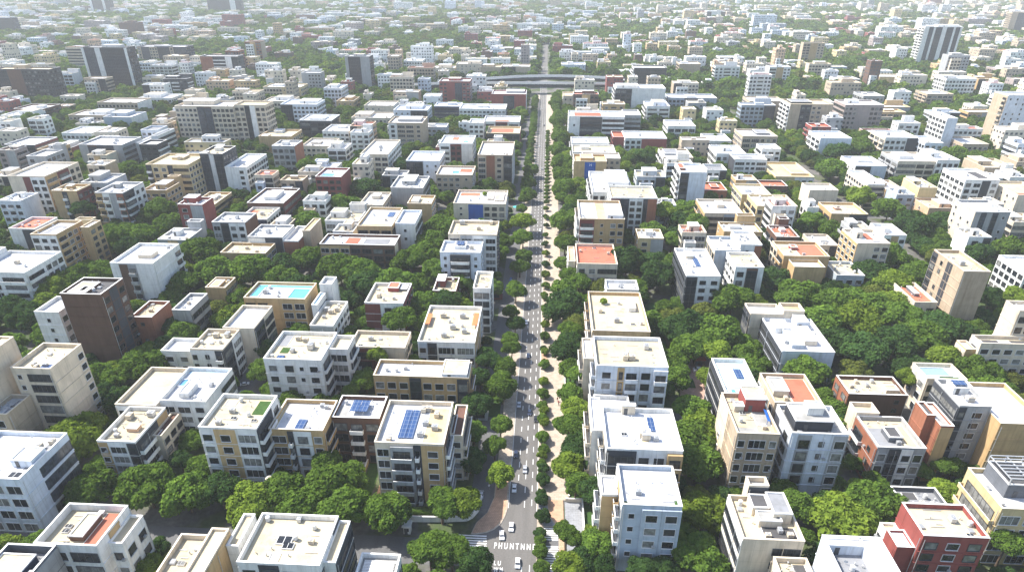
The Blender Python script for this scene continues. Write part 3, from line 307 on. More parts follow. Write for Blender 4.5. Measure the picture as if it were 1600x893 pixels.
TREES = [
('broad lime green round crowned tree on the avenue side of the red block', 70.7, 108.7, 6.8, 13.0, 'lr', False),
('broad mid green round crowned tree in front of the ochre grid block', -50.1, 111.2, 6.7, 12.9, 'mr', False),
('broad mid green round crowned tree behind the red block', 80.2, 114.4, 6.4, 12.4, 'mr', False),
('broad mid green round crowned tree in front of the ochre corner block', -95.2, 110.2, 6.4, 12.4, 'mr', False),
('broad mid green round crowned tree on the avenue side of the cluttered roof block', 35.5, 96.5, 5.4, 11.0, 'mr', False),
('broad mid green round crowned tree on the avenue side of the beige twin block', 40.7, 133.9, 6.3, 12.3, 'mr', False),
('broad mid green round crowned tree in front of the lawn roof block', -85.0, 109.3, 5.7, 11.4, 'mr', False),
('broad mid green round crowned tree behind the skylight roof', -44.9, 106.5, 5.5, 11.2, 'mr', False),
('broad mid green round crowned tree on the avenue side of the lawn roof block', -55.4, 105.9, 5.5, 11.2, 'mr', False),
('broad lime green round crowned tree behind the cluttered roof block', 39.1, 110.0, 5.5, 11.1, 'lr', False),
('broad lime green round crowned tree on the avenue side of the little red roof house', 111.9, 200.3, 8.2, 15.1, 'lr', False),
('broad mid green round crowned tree on the avenue side of the tall white block', 40.8, 125.9, 5.8, 11.6, 'mr', False),
('broad lime green round crowned tree in front of the lawn roof block', -68.1, 107.4, 5.4, 11.0, 'lr', False),
('broad mid green round crowned tree behind the brown brick house', 100.1, 198.2, 7.7, 14.4, 'mr', False),
('broad mid green round crowned tree on the avenue side of the modern beige house', 129.6, 191.4, 7.5, 14.0, 'mr', False),
('broad dark green round crowned tree behind the blue pool deck', 105.8, 180.5, 7.1, 13.6, 'dr', False),
('broad mid green round crowned tree in front of the coral slab block', 97.6, 216.7, 8.2, 15.1, 'mr', False),
('broad mid green round crowned tree behind the slatted roof pavilion', -34.8, 105.5, 5.0, 10.5, 'mr', False),
('broad mid green round crowned tree on the avenue side of the navy glass block', -110.7, 111.5, 5.3, 9.8, 'mr', False),
('broad lime green round crowned tree on the avenue side of the pale blue roof block', 45.8, 141.4, 5.8, 11.6, 'lr', False),
('broad mid green round crowned tree in front of the brown terrace block', -61.3, 111.1, 5.1, 10.5, 'mr', False),
('broad mid green round crowned tree behind the maroon corner block', -57.3, 219.5, 8.1, 14.9, 'mr', False),
('broad mid green round crowned tree in front of the charcoal panel block', 71.8, 213.6, 7.7, 14.4, 'mr', False),
('broad mid green round crowned tree on the avenue side of the little red roof house', 108.2, 213.1, 7.6, 14.3, 'mr', False),
('broad mid green round crowned tree on the avenue side of the edge white block', -187.1, 218.2, 8.2, 15.1, 'mr', False),
('broad dark green round crowned tree on the avenue side of the banded white block', 52.6, 194.3, 7.1, 13.6, 'dr', False),
('broad dark green round crowned tree behind the modern beige house', 138.9, 196.8, 7.1, 13.5, 'dr', False),
('broad mid green round crowned tree on the avenue side of the banded white block', 61.1, 192.7, 7.1, 13.5, 'mr', False),
('broad dark green round crowned tree on the avenue side of the modern beige house', 119.5, 187.7, 6.8, 13.1, 'dr', False),
('broad mid green round crowned tree on the avenue side of the brown tower', -125.1, 159.8, 6.4, 12.5, 'mr', False),
('broad mid green round crowned tree in front of the long brown block', -75.6, 230.2, 8.2, 15.1, 'mr', False),
('broad mid green round crowned tree in front of the lower ochre block', -136.0, 226.9, 8.2, 15.1, 'mr', False),
('broad mid green round crowned tree behind the turquoise pool block', -84.4, 232.8, 8.2, 15.1, 'mr', False),
('broad mid green round crowned tree on the avenue side of the brown striped tower', -121.5, 230.8, 8.2, 15.1, 'mr', False),
('broad lime green round crowned tree on the avenue side of the plain beige block', -125.7, 130.6, 5.3, 10.9, 'lr', False),
('medium mid green flat topped tree on the avenue side of the slatted roof pavilion', -23.1, 95.7, 4.2, 9.1, 'mf', False),
('broad dark green round crowned tree behind the rooftop garden block', 9.2, 208.8, 7.1, 13.5, 'dr', False),
('broad mid green round crowned tree in front of the banded white block', 83.4, 169.3, 5.9, 12.4, 'mr', False),
('broad mid green round crowned tree behind the brown striped tower', -151.0, 245.9, 8.2, 15.1, 'mr', False),
('broad dark green round crowned tree on the avenue side of the charcoal panel block', 47.7, 235.2, 7.5, 14.0, 'dr', False),
('broad dark green round crowned tree in front of the ochre front block', 35.8, 245.7, 7.7, 15.1, 'dr', False),
('medium dark green round crowned tree in front of the lawn roof block', -77.2, 110.8, 4.5, 9.7, 'dr', False),
('broad dark green round crowned tree behind the maroon corner block', -69.1, 220.5, 7.2, 13.7, 'dr', False),
('medium mid green round crowned tree in front of the tall white block', 61.5, 113.3, 4.3, 9.5, 'mr', False),
('broad mid green round crowned tree on the avenue side of the beige tower', 117.3, 215.0, 6.8, 13.1, 'mr', False),
('broad mid green round crowned tree behind the modern beige house', 124.6, 213.0, 6.7, 13.0, 'mr', False),
('broad mid green round crowned tree in front of the little red roof house', 130.7, 206.4, 6.6, 12.7, 'mr', False),
('broad dark green round crowned tree in front of the edge white block', -185.1, 187.2, 6.5, 12.6, 'dr', False),
('broad dark green round crowned tree behind the brown brick house', 100.7, 187.8, 6.1, 12.1, 'dr', False),
('broad lime green round crowned tree on the avenue side of the modern beige house', 131.2, 178.1, 5.8, 11.6, 'lr', False),
('broad mid green round crowned tree on the avenue side of the pale blue roof block', 43.6, 147.8, 5.1, 10.6, 'mr', False),
('medium mid green flat topped tree in front of the main solar block', -22.6, 108.9, 4.2, 9.1, 'mf', False),
('medium mid green round crowned tree on the avenue side of the slatted roof pavilion', -18.4, 95.6, 3.9, 8.8, 'mr', False),
('medium dark green round crowned tree on the avenue side of the slatted roof pavilion', -12.6, 93.5, 3.8, 8.7, 'dr', False),
('broad mid green round crowned tree on the avenue side of the twin white blocks', -49.2, 282.3, 8.2, 15.1, 'mr', False),
('medium lime green round crowned tree in front of the navy glass block', -119.3, 92.7, 3.7, 6.9, 'lr', False),
('broad dark green round crowned tree on the avenue side of the pale grey tower', 181.4, 299.0, 8.2, 15.1, 'dr', False),
('broad dark green round crowned tree in front of the honey yellow block', -197.6, 194.3, 6.1, 12.1, 'dr', False),
('broad dark green round crowned tree in front of the charcoal panel block', 45.6, 191.7, 5.8, 11.6, 'dr', False),
('medium mid green round crowned tree in front of the brown terrace block', -47.3, 117.1, 4.1, 9.2, 'mr', False),
('medium dark green round crowned tree on the avenue side of the charcoal skylight block', 10.9, 131.9, 4.4, 9.5, 'dr', False),
('medium lime green round crowned tree on the avenue side of the charcoal skylight block', 8.7, 124.6, 4.2, 9.3, 'lr', False),
('medium lime green round crowned tree on the avenue side of the main solar block', -17.0, 110.4, 3.9, 8.9, 'lr', False),
('medium mid green round crowned tree on the avenue side of the grey blue block', 13.2, 100.1, 3.6, 8.5, 'mr', False),
('broad mid green round crowned tree behind the solar penthouse block', 136.4, 173.1, 5.1, 11.4, 'mr', False),
('medium mid green round crowned tree in front of the framed balcony block', 102.6, 102.8, 3.5, 11.2, 'mr', False),
('broad mid green round crowned tree behind the honey yellow block', -200.1, 263.5, 7.5, 14.1, 'mr', False),
('broad mid green round crowned tree behind the little red roof house', 151.8, 261.2, 7.0, 13.4, 'mr', False),
('broad mid green round crowned tree on the avenue side of the long brown block', -52.8, 250.2, 7.0, 13.4, 'mr', False),
('broad mid green round crowned tree on the avenue side of the lower ochre block', -102.1, 244.3, 6.9, 13.2, 'mr', False),
('broad mid green round crowned tree in front of the twin white blocks', -57.1, 243.5, 6.9, 13.1, 'mr', False),
('broad dark green round crowned tree on the avenue side of the lower ochre block', -109.6, 234.5, 6.7, 12.9, 'dr', False),
('broad dark green round crowned tree in front of the salmon flank block', 136.3, 244.6, 6.6, 12.8, 'dr', False),
('broad mid green round crowned tree behind the beige tower', 156.1, 242.7, 6.6, 12.7, 'mr', False),
('broad mid green round crowned tree on the avenue side of the orange stripe block', -197.5, 297.1, 8.2, 15.1, 'mr', False),
('broad mid green round crowned tree behind the brick cube house', -106.3, 225.8, 6.5, 12.6, 'mr', False),
('broad lime green round crowned tree on the avenue side of the edge white block', -189.9, 208.7, 6.2, 13.5, 'lr', False),
('broad dark green round crowned tree on the avenue side of the maroon corner block', -35.4, 208.3, 6.0, 11.9, 'dr', False),
('broad dark green round crowned tree in front of the beige tower', 146.2, 197.5, 5.5, 11.2, 'dr', False),
('broad mid green round crowned tree on the avenue side of the brick cube house', -125.2, 180.8, 5.5, 11.1, 'mr', False),
('broad mid green round crowned tree behind the pale blue roof block', 49.3, 182.2, 5.3, 10.9, 'mr', False),
('broad dark green round crowned tree on the avenue side of the rooftop garden block', 8.6, 178.1, 5.2, 10.8, 'dr', False),
('broad lime green round crowned tree on the avenue side of the banded white block', 58.1, 178.8, 5.2, 10.7, 'lr', False),
('broad mid green round crowned tree in front of the scarlet block', -103.5, 307.1, 8.2, 15.1, 'mr', False),
('broad mid green round crowned tree in front of the pale grey tower', 207.5, 268.7, 7.0, 15.1, 'mr', False),
('broad mid green round crowned tree in front of the brown tower', -138.6, 155.8, 4.9, 10.3, 'mr', False),
('broad lime green round crowned tree behind the little red roof house', 141.4, 233.4, 6.3, 12.4, 'lr', False),
('medium lime green round crowned tree on the avenue side of the grey blue block', 7.4, 94.1, 3.3, 8.0, 'lr', False),
('broad olive green round crowned tree behind the brown brick house', 100.7, 173.1, 4.9, 8.4, 'or', False),
('medium mid green round crowned tree on the avenue side of the cluttered roof block', 33.1, 105.7, 3.5, 6.4, 'mr', False),
('broad mid green round crowned tree in front of the edge white block', -183.4, 174.5, 5.2, 8.7, 'mr', False),
('medium mid green round crowned tree in front of the ochre grid block', -55.0, 120.7, 3.9, 10.0, 'mr', False),
('medium mid green round crowned tree on the avenue side of the ochre corner block', -87.3, 119.9, 3.9, 7.3, 'mr', False),
('broad mid green round crowned tree in front of the maroon corner block', -50.0, 191.0, 5.3, 13.7, 'mr', False),
('medium dark green round crowned tree behind the plain beige block', -132.4, 148.2, 4.5, 8.2, 'dr', False),
('medium mid green round crowned tree on the avenue side of the charcoal fascia block', -11.3, 156.4, 4.5, 9.8, 'mr', False),
('broad dark green round crowned tree behind the solar penthouse block', 122.5, 176.6, 4.8, 8.9, 'dr', False),
('medium dark green round crowned tree in front of the grey blue block', 27.9, 94.5, 3.2, 7.8, 'dr', False),
('broad mid green round crowned tree in front of the maroon banded block', -115.8, 283.8, 7.2, 14.6, 'mr', False),
('medium dark green round crowned tree in front of the tall white block', 70.9, 116.7, 3.5, 6.7, 'dr', False),
('broad mid green round crowned tree in front of the rooftop garden block', 43.5, 168.0, 4.6, 8.1, 'mr', False),
('broad mid green round crowned tree on the avenue side of the peach cube house', 178.7, 319.0, 7.6, 14.2, 'mr', False),
('broad mid green round crowned tree on the avenue side of the vermilion roof block', -184.2, 281.9, 7.2, 13.6, 'mr', False),
('broad dark green round crowned tree behind the pale grey tower', 195.6, 302.3, 7.2, 13.6, 'dr', False),
('broad mid green round crowned tree in front of the orange stripe block', -187.7, 265.7, 6.8, 13.1, 'mr', False),
('broad mid green round crowned tree behind the stacked balcony block', -52.6, 265.5, 6.7, 12.9, 'mr', False),
('broad dark green round crowned tree on the avenue side of the honey yellow block', -186.6, 251.2, 6.5, 12.6, 'dr', False),
('broad mid green round crowned tree on the avenue side of the honey yellow block', -184.7, 225.6, 6.0, 11.9, 'mr', False),
('broad dark green round crowned tree on the avenue side of the coral slab block', 95.0, 237.7, 5.9, 11.8, 'dr', False),
('broad mid green round crowned tree behind the peach cornice block', 40.7, 200.6, 5.2, 9.6, 'mr', False),
('broad mid green round crowned tree behind the brown tower', -143.2, 219.2, 5.8, 11.6, 'mr', False),
('broad dark green round crowned tree behind the turquoise pool block', -98.5, 218.9, 5.7, 11.5, 'dr', False),
('medium olive green round crowned tree in front of the modern beige house', 143.4, 157.7, 4.2, 8.6, 'or', False),
('broad lime green round crowned tree on the avenue side of the beige tower', 132.0, 218.2, 5.5, 11.1, 'lr', False),
('broad mid green round crowned tree on the avenue side of the maroon corner block', -45.3, 208.7, 5.5, 11.1, 'mr', False),
('broad lime green round crowned tree in front of the honey yellow block', -188.6, 201.0, 5.5, 11.1, 'lr', False),
('broad mid green round crowned tree behind the coral terrace block', 55.3, 185.2, 4.8, 10.2, 'mr', False),
('broad dark green round crowned tree in front of the brick cube house', -124.8, 173.6, 4.8, 10.2, 'dr', False),
('broad dark green round crowned tree on the avenue side of the orange canopy block', -17.6, 171.7, 4.6, 9.9, 'dr', False),
('broad lime green round crowned tree on the avenue side of the brown tower', -123.9, 166.0, 4.6, 9.9, 'lr', False),
('broad mid green round crowned tree behind the beige twin block', 42.9, 175.0, 4.6, 9.9, 'mr', False),
('medium mid green round crowned tree on the avenue side of the modern beige house', 141.7, 173.2, 4.5, 9.7, 'mr', False),
('medium dark green round crowned tree on the avenue side of the charcoal fascia block', -18.3, 148.6, 4.2, 9.2, 'dr', False),
('medium lime green round crowned tree on the avenue side of the peach cornice block', 10.7, 147.2, 4.1, 9.2, 'lr', False),
('medium mid green flat topped tree behind the charcoal skylight block', 8.6, 138.8, 3.9, 8.8, 'mf', False),
('broad olive green round crowned tree in front of the charcoal panel block', 48.4, 202.9, 5.2, 9.7, 'or', False),
('medium dark green round crowned tree on the avenue side of the main solar block', -17.7, 126.1, 3.7, 8.6, 'dr', False),
('medium mid green round crowned tree on the avenue side of the charcoal skylight block', 9.6, 118.5, 3.5, 8.3, 'mr', False),
('medium mid green round crowned tree on the avenue side of the zigzag roof block', -87.8, 162.9, 4.5, 9.0, 'mr', False),
('medium mid green round crowned tree on the avenue side of the brown brick house', 86.1, 154.0, 4.2, 7.6, 'mr', False),
('medium dark green round crowned tree behind the grey blue block', 13.5, 116.6, 3.5, 8.2, 'dr', False),
('medium mid green flat topped tree on the avenue side of the grey blue block', 6.9, 101.7, 3.2, 8.0, 'mf', False),
('medium mid green round crowned tree on the avenue side of the banded white block', 68.0, 174.2, 4.6, 8.1, 'mr', False),
('medium dark green round crowned tree on the avenue side of the grey blue block', 10.9, 96.9, 3.1, 7.7, 'dr', False),
('medium lime green round crowned tree behind the framed balcony block', 101.1, 122.3, 3.5, 6.5, 'lr', False),
('medium lime green round crowned tree on the avenue side of the brick terrace block', -83.0, 89.3, 3.0, 7.5, 'lr', False),
('broad mid green round crowned tree in front of the peach balcony block', 137.2, 287.0, 6.6, 13.2, 'mr', False),
('medium dark green round crowned tree on the avenue side of the cluttered roof block', 22.4, 94.3, 3.0, 7.5, 'dr', False),
('broad mid green round crowned tree on the avenue side of the pale ribbon block', 72.8, 313.3, 7.2, 14.2, 'mr', False),
('medium lime green round crowned tree behind the slatted roof pavilion', -10.1, 120.9, 3.4, 8.1, 'lr', False),
('broad mid green round crowned tree behind the crest mark block', -255.3, 363.2, 8.2, 15.1, 'mr', False),
('broad dark green round crowned tree on the avenue side of the edge white block', -175.5, 217.0, 5.4, 9.4, 'dr', False),
('broad mid green round crowned tree in front of the broad cream roof block', -49.7, 226.4, 5.4, 9.5, 'mr', False),
('medium olive green round crowned tree on the avenue side of the beige twin block', 39.4, 117.5, 3.3, 6.7, 'or', False),
('medium mid green round crowned tree on the avenue side of the navy glass block', -114.0, 118.9, 3.4, 7.0, 'mr', False),
('medium mid green round crowned tree behind the pale blue roof block', 67.9, 182.6, 4.4, 8.2, 'mr', False),
('broad mid green round crowned tree on the avenue side of the ribbon slit block', 178.5, 393.5, 8.2, 15.1, 'mr', False),
('broad dark green round crowned tree on the avenue side of the scarlet block', -102.5, 341.6, 7.5, 14.1, 'dr', False),
('broad lime green round crowned tree on the avenue side of the peach cube house', 173.4, 340.3, 7.2, 13.6, 'lr', False),
('broad mid green round crowned tree behind the orange canopy block', -42.3, 198.8, 4.8, 8.1, 'mr', False),
('broad mid green round crowned tree behind the ochre front block', 9.7, 298.3, 6.5, 12.7, 'mr', False),
('medium mid green round crowned tree in front of the sky blue roof block', -95.4, 131.3, 3.6, 7.1, 'mr', False),
('medium mid green round crowned tree on the avenue side of the main solar block', -17.9, 135.6, 3.6, 9.4, 'mr', False),
('broad mid green round crowned tree in front of the maroon striped block', 52.3, 284.1, 6.2, 12.2, 'mr', False),
('broad dark green round crowned tree in front of the pale grey tower', 162.2, 211.9, 4.8, 8.2, 'dr', False),
('medium dark green round crowned tree in front of the beige twin block', 45.2, 117.3, 3.2, 6.1, 'dr', False),
('broad dark green round crowned tree in front of the peach balcony block', 174.8, 226.6, 5.0, 10.5, 'dr', False),
('broad lime green round crowned tree in front of the brown fin block', 82.6, 218.5, 4.9, 8.5, 'lr', False),
('medium dark green round crowned tree behind the blue pool deck', 115.7, 174.1, 4.1, 9.1, 'dr', False),
('medium mid green round crowned tree behind the plain beige block', -132.5, 155.7, 4.0, 9.0, 'mr', False),
('broad mid green round crowned tree in front of the salmon flank block', 122.2, 224.3, 5.0, 8.7, 'mr', False),
('medium mid green flat topped tree in front of the solar penthouse block', 103.9, 128.2, 3.2, 8.1, 'mf', False),
('broad mid green round crowned tree behind the maroon front terrace', -62.4, 232.8, 5.3, 9.4, 'mr', False),
('small dark green round crowned tree on the avenue side of the grey blue block', 15.1, 95.7, 2.7, 7.2, 'dr', False),
('broad mid green round crowned tree behind the slim white house', -44.6, 234.9, 5.3, 12.8, 'mr', False),
('broad olive green round crowned tree on the avenue side of the little red roof house', 131.7, 227.4, 4.9, 8.6, 'or', False),
('small mid green round crowned tree on the avenue side of the cluttered roof block', 38.4, 102.8, 2.8, 6.3, 'mr', False),
('broad lime green round crowned tree behind the modern beige house', 181.0, 223.3, 4.8, 11.2, 'lr', False),
('broad olive green round crowned tree in front of the brown fin block', 61.0, 210.0, 4.7, 9.0, 'or', False),
('medium mid green round crowned tree in front of the beige twin block', 61.8, 120.5, 3.1, 6.7, 'mr', False),
('broad olive green round crowned tree in front of the red roof villa', 24.4, 227.0, 5.0, 8.7, 'or', False),
('broad mid green round crowned tree in front of the chalk white tower', 271.5, 428.8, 8.2, 15.1, 'mr', False),
('broad mid green round crowned tree on the avenue side of the peach balcony block', 133.7, 301.6, 6.1, 12.0, 'mr', False),
('broad dark green round crowned tree on the avenue side of the pale ribbon block', 66.9, 298.0, 6.1, 12.0, 'dr', False),
('medium mid green round crowned tree on the avenue side of the peach cornice block', 9.7, 167.7, 3.9, 9.8, 'mr', False),
('medium lime green round crowned tree on the avenue side of the brick cube house', -116.3, 195.6, 4.5, 8.1, 'lr', False),
('medium mid green round crowned tree behind the blue pool deck', 135.7, 185.3, 4.1, 8.4, 'mr', False),
('broad mid green round crowned tree in front of the red roof villa', 8.4, 223.4, 4.8, 10.2, 'mr', False),
('broad dark green round crowned tree behind the beige tower', 191.0, 263.3, 5.3, 13.4, 'dr', False),
('broad dark green round crowned tree behind the ribbon slit block', 198.3, 433.1, 8.2, 15.1, 'dr', False),
('small mid green round crowned tree in front of the navy glass block', -112.8, 95.3, 2.7, 6.6, 'mr', False),
('broad lime green round crowned tree on the avenue side of the pale ribbon block', 61.8, 306.2, 6.1, 15.1, 'lr', False),
('medium mid green round crowned tree on the avenue side of the rooftop garden block', 10.0, 190.9, 4.2, 9.3, 'mr', False),
('broad mid green round crowned tree behind the coral slab block', 74.5, 290.0, 5.8, 14.5, 'mr', False),
('medium lime green round crowned tree on the avenue side of the brown tower', -130.9, 170.4, 4.0, 9.0, 'lr', False),
('medium mid green round crowned tree on the avenue side of the orange canopy block', -11.2, 169.4, 3.9, 8.8, 'mr', False),
('medium mid green round crowned tree in front of the maroon front terrace', -54.7, 160.1, 3.8, 8.7, 'mr', False),
('medium dark green round crowned tree in front of the orange canopy block', -18.7, 162.1, 3.8, 8.7, 'dr', False),
('medium mid green round crowned tree in front of the rooftop garden block', 9.6, 155.4, 3.6, 8.5, 'mr', False),
('broad mid green round crowned tree on the avenue side of the pale grey tower', 148.9, 237.1, 4.8, 8.2, 'mr', False),
('broad dark green round crowned tree behind the charcoal panel block', 48.9, 255.9, 5.2, 9.0, 'dr', False),
('broad dark green round crowned tree in front of the coral slab block', 116.8, 233.2, 4.7, 8.5, 'dr', False),
('broad mid green round crowned tree behind the ribbon slit block', 221.1, 451.7, 8.2, 15.1, 'mr', False),
('medium dark green round crowned tree behind the peach cornice block', 38.1, 190.7, 4.0, 7.7, 'dr', False),
('medium olive green round crowned tree on the avenue side of the rooftop garden block', 12.9, 198.5, 4.2, 8.1, 'or', False),
('broad mid green round crowned tree on the avenue side of the ochre front block', 10.1, 269.7, 5.3, 10.9, 'mr', False),
('medium mid green round crowned tree in front of the patchwork panel block', 85.7, 125.2, 2.9, 5.9, 'mr', False),
('small lime green round crowned tree in front of the patchwork panel block', 80.0, 121.7, 2.8, 6.6, 'lr', False),
('medium dark green round crowned tree on the avenue side of the rooftop garden block', 10.0, 184.9, 3.9, 9.9, 'dr', False),
('medium mid green round crowned tree in front of the beige tower', 157.4, 204.1, 4.1, 7.6, 'mr', False),
('medium dark green round crowned tree in front of the coral slab block', 115.0, 224.3, 4.4, 8.8, 'dr', False),
('broad mid green round crowned tree on the avenue side of the chalk white tower', 231.6, 471.0, 8.2, 15.1, 'mr', False),
('medium dark green round crowned tree on the avenue side of the ochre corner block', -94.4, 122.8, 3.0, 6.5, 'dr', False),
('medium mid green round crowned tree in front of the banded white block', 85.2, 160.2, 3.4, 6.8, 'mr', False),
('medium mid green round crowned tree in front of the little red roof house', 149.8, 205.2, 4.0, 7.7, 'mr', False),
('small mid green round crowned tree on the avenue side of the slatted roof pavilion', -26.8, 92.2, 2.4, 5.3, 'mr', False),
('medium lime green round crowned tree in front of the brown tower', -136.2, 161.9, 3.6, 7.7, 'lr', False),
('medium olive green round crowned tree in front of the beige tower', 148.9, 172.5, 3.5, 6.9, 'or', False),
('medium mid green round crowned tree behind the brick cube house', -118.4, 210.9, 4.3, 8.6, 'mr', False),
('medium mid green round crowned tree in front of the charcoal panel block', 69.5, 189.1, 3.8, 7.6, 'mr', False),
('small dark green round crowned tree on the avenue side of the charcoal skylight block', 12.4, 126.9, 2.9, 8.0, 'dr', False),
('broad mid green round crowned tree in front of the peach cube house', 190.8, 293.4, 5.3, 8.8, 'mr', False),
('medium mid green round crowned tree in front of the grid window block', -75.1, 149.9, 3.3, 6.7, 'mr', False),
('broad mid green round crowned tree behind the broad cream roof block', -48.9, 295.4, 5.5, 9.2, 'mr', False),
('medium lime green round crowned tree on the avenue side of the blue pool deck', 111.6, 164.9, 3.3, 11.5, 'lr', False),
('broad mid green round crowned tree in front of the blue banner block', 10.8, 351.4, 6.3, 12.3, 'mr', False),
('medium mid green round crowned tree in front of the charcoal fascia block', -11.8, 131.5, 2.9, 8, 'mr', False),
('broad mid green round crowned tree in front of the cobalt panel block', -20.3, 274.4, 5.1, 8.8, 'mr', False),
('broad lime green round crowned tree on the avenue side of the cobalt panel block', -11.0, 295.6, 5.4, 11.0, 'lr', False),
('broad mid green round crowned tree in front of the snow white grid block', 175.8, 271.3, 4.9, 9.3, 'mr', False),
('broad dark green round crowned tree on the avenue side of the square window block', -88.2, 379.2, 6.7, 15.1, 'dr', False),
('medium mid green round crowned tree in front of the red roof villa', 15.0, 230.4, 4.3, 9.5, 'mr', False),
('medium mid green round crowned tree in front of the stacked balcony block', -33.1, 227.8, 4.3, 9.5, 'mr', False),
('small dark green round crowned tree on the avenue side of the beige twin block', 35.4, 120.8, 2.7, 6.5, 'dr', False),
('medium mid green round crowned tree behind the rooftop garden block', 46.7, 211.0, 4.0, 9.0, 'mr', False),
('broad dark green round crowned tree behind the grey angled office', -282.9, 474.3, 8.2, 15.1, 'dr', False),
('small mid green round crowned tree in front of the solar penthouse block', 107.5, 130.2, 2.7, 7.2, 'mr', False),
('medium dark green round crowned tree on the avenue side of the turquoise pool block', -74.7, 213.9, 4.1, 7.4, 'dr', False),
('medium dark green round crowned tree on the avenue side of the edge white block', -169.1, 212.2, 4.2, 7.8, 'dr', False),
('medium mid green round crowned tree in front of the edge white block', -199.7, 186.3, 3.8, 7.4, 'mr', False),
('medium mid green round crowned tree on the avenue side of the brown striped tower', -145.1, 210.3, 4.1, 8.1, 'mr', False),
('broad mid green round crowned tree in front of the square window block', -118.1, 377.6, 6.6, 15.1, 'mr', False),
('medium mid green round crowned tree in front of the coral slab block', 108.0, 229.5, 4.2, 8.4, 'mr', False),
('medium mid green round crowned tree behind the peach cornice block', 16.3, 204.3, 3.9, 6.9, 'mr', False),
('medium mid green round crowned tree in front of the modern beige house', 144.6, 167.9, 3.2, 6.3, 'mr', False),
('small mid green round crowned tree on the avenue side of the patchwork panel block', 76.4, 124.3, 2.6, 5.3, 'mr', False),
('medium mid green round crowned tree behind the charcoal skylight block', 11.8, 162.2, 3.2, 10.3, 'mr', False),
('medium mid green round crowned tree on the avenue side of the brown terrace block', -10.7, 140.3, 2.9, 8, 'mr', False),
('medium mid green round crowned tree on the avenue side of the slim white house', 11.7, 217.6, 4.0, 8.2, 'mr', False),
('broad mid green round crowned tree in front of the navy ribbon office', -68.5, 508.5, 8.2, 15.1, 'mr', False),
('broad mid green round crowned tree behind the edge white block', -177.6, 259.2, 4.7, 8.6, 'mr', False),
('small dark green round crowned tree in front of the ochre corner block', -104.4, 116.3, 2.6, 6.1, 'dr', False),
('medium olive green round crowned tree behind the brick cube house', -124.0, 203.9, 3.9, 7.3, 'or', False),
('medium dark green round crowned tree on the avenue side of the zigzag roof block', -92.4, 174.3, 3.4, 9.1, 'dr', False),
('broad mid green round crowned tree behind the blue banner block', 10.9, 404.5, 6.6, 12.8, 'mr', False),
('broad dark green round crowned tree in front of the peach cube house', 176.9, 280.5, 4.7, 8.0, 'dr', False),
('broad mid green round crowned tree on the avenue side of the blue banner block', 12.0, 377.0, 6.2, 12.2, 'mr', False),
('broad mid green round crowned tree on the avenue side of the tangerine block', -201.3, 275.7, 4.9, 9.0, 'mr', False),
('broad mid green round crowned tree behind the red roof villa', -9.7, 276.1, 4.7, 10.0, 'mr', False),
('broad mid green round crowned tree in front of the brown office tower', -421.9, 501.6, 8.2, 15.1, 'mr', False),
('broad dark green round crowned tree in front of the slender white block', 64.7, 289.1, 4.8, 8.4, 'dr', False),
('medium mid green round crowned tree behind the slim white house', -10.3, 221.3, 3.9, 8.9, 'mr', False),
('medium dark green round crowned tree in front of the tangerine block', -248.0, 253.3, 4.5, 9.1, 'dr', False),
('medium mid green round crowned tree on the avenue side of the sky blue roof block', -88.7, 150.6, 3.0, 6.1, 'mr', False),
('medium mid green round crowned tree in front of the ochre front block', 34.1, 261.3, 4.4, 8.7, 'mr', False),
('medium mid green round crowned tree behind the beige tower', 159.8, 252.0, 4.2, 8.3, 'mr', False),
('broad dark green round crowned tree on the avenue side of the tangerine block', -233.8, 290.4, 5.0, 15.1, 'dr', False),
('small mid green round crowned tree behind the framed balcony block', 99.0, 128.6, 2.5, 6.3, 'mr', False),
('broad dark green round crowned tree on the avenue side of the tan ribbed block', 64.0, 409.7, 6.4, 15.1, 'dr', False),
('medium mid green round crowned tree in front of the maroon striped block', 59.5, 273.0, 4.5, 11.9, 'mr', False),
('medium mid green round crowned tree on the avenue side of the red roof villa', 11.2, 234.9, 4.0, 10.5, 'mr', False),
('medium mid green round crowned tree behind the ochre grid block', -65.5, 149.9, 2.9, 6.3, 'mr', False),
('small mid green round crowned tree on the avenue side of the solar penthouse block', 83.3, 131.9, 2.6, 5.3, 'mr', False),
('medium dark green round crowned tree in front of the charcoal panel block', 55.7, 206.9, 3.6, 7.2, 'dr', False),
('small dark green round crowned tree on the avenue side of the lawn roof block', -67.0, 119.5, 2.5, 5.4, 'dr', False),
('broad mid green round crowned tree on the avenue side of the maroon striped block', 14.5, 323.8, 5.2, 9.2, 'mr', False),
('medium dark green round crowned tree on the avenue side of the pale grey tower', 177.6, 287.8, 4.6, 7.9, 'dr', False),
('medium mid green round crowned tree in front of the peach cube house', 214.6, 282.2, 4.5, 8.1, 'mr', False),
('medium dark green round crowned tree behind the coral slab block', 101.4, 273.3, 4.4, 8.6, 'dr', False),
('small lime green round crowned tree on the avenue side of the grey blue block', 12.6, 104.7, 2.2, 5.5, 'lr', False),
('medium olive green round crowned tree on the avenue side of the long brown block', -44.7, 244.4, 4.1, 7.5, 'or', False),
('small mid green round crowned tree on the avenue side of the grid window block', -60.5, 150.3, 2.9, 5.7, 'mr', False),
('broad mid green round crowned tree on the avenue side of the cobalt panel block', 17.0, 309.1, 4.9, 9.1, 'mr', False),
('medium mid green round crowned tree in front of the turquoise pool block', -86.0, 189.3, 3.4, 7.4, 'mr', False),
('broad mid green round crowned tree in front of the dark banded office', 10.5, 464.0, 7.0, 13.3, 'mr', False),
('broad mid green round crowned tree behind the scarlet block', -147.9, 376.0, 5.8, 15.1, 'mr', False),
('medium dark green round crowned tree on the avenue side of the brick cube house', -130.2, 185.6, 3.3, 10.5, 'dr', False),
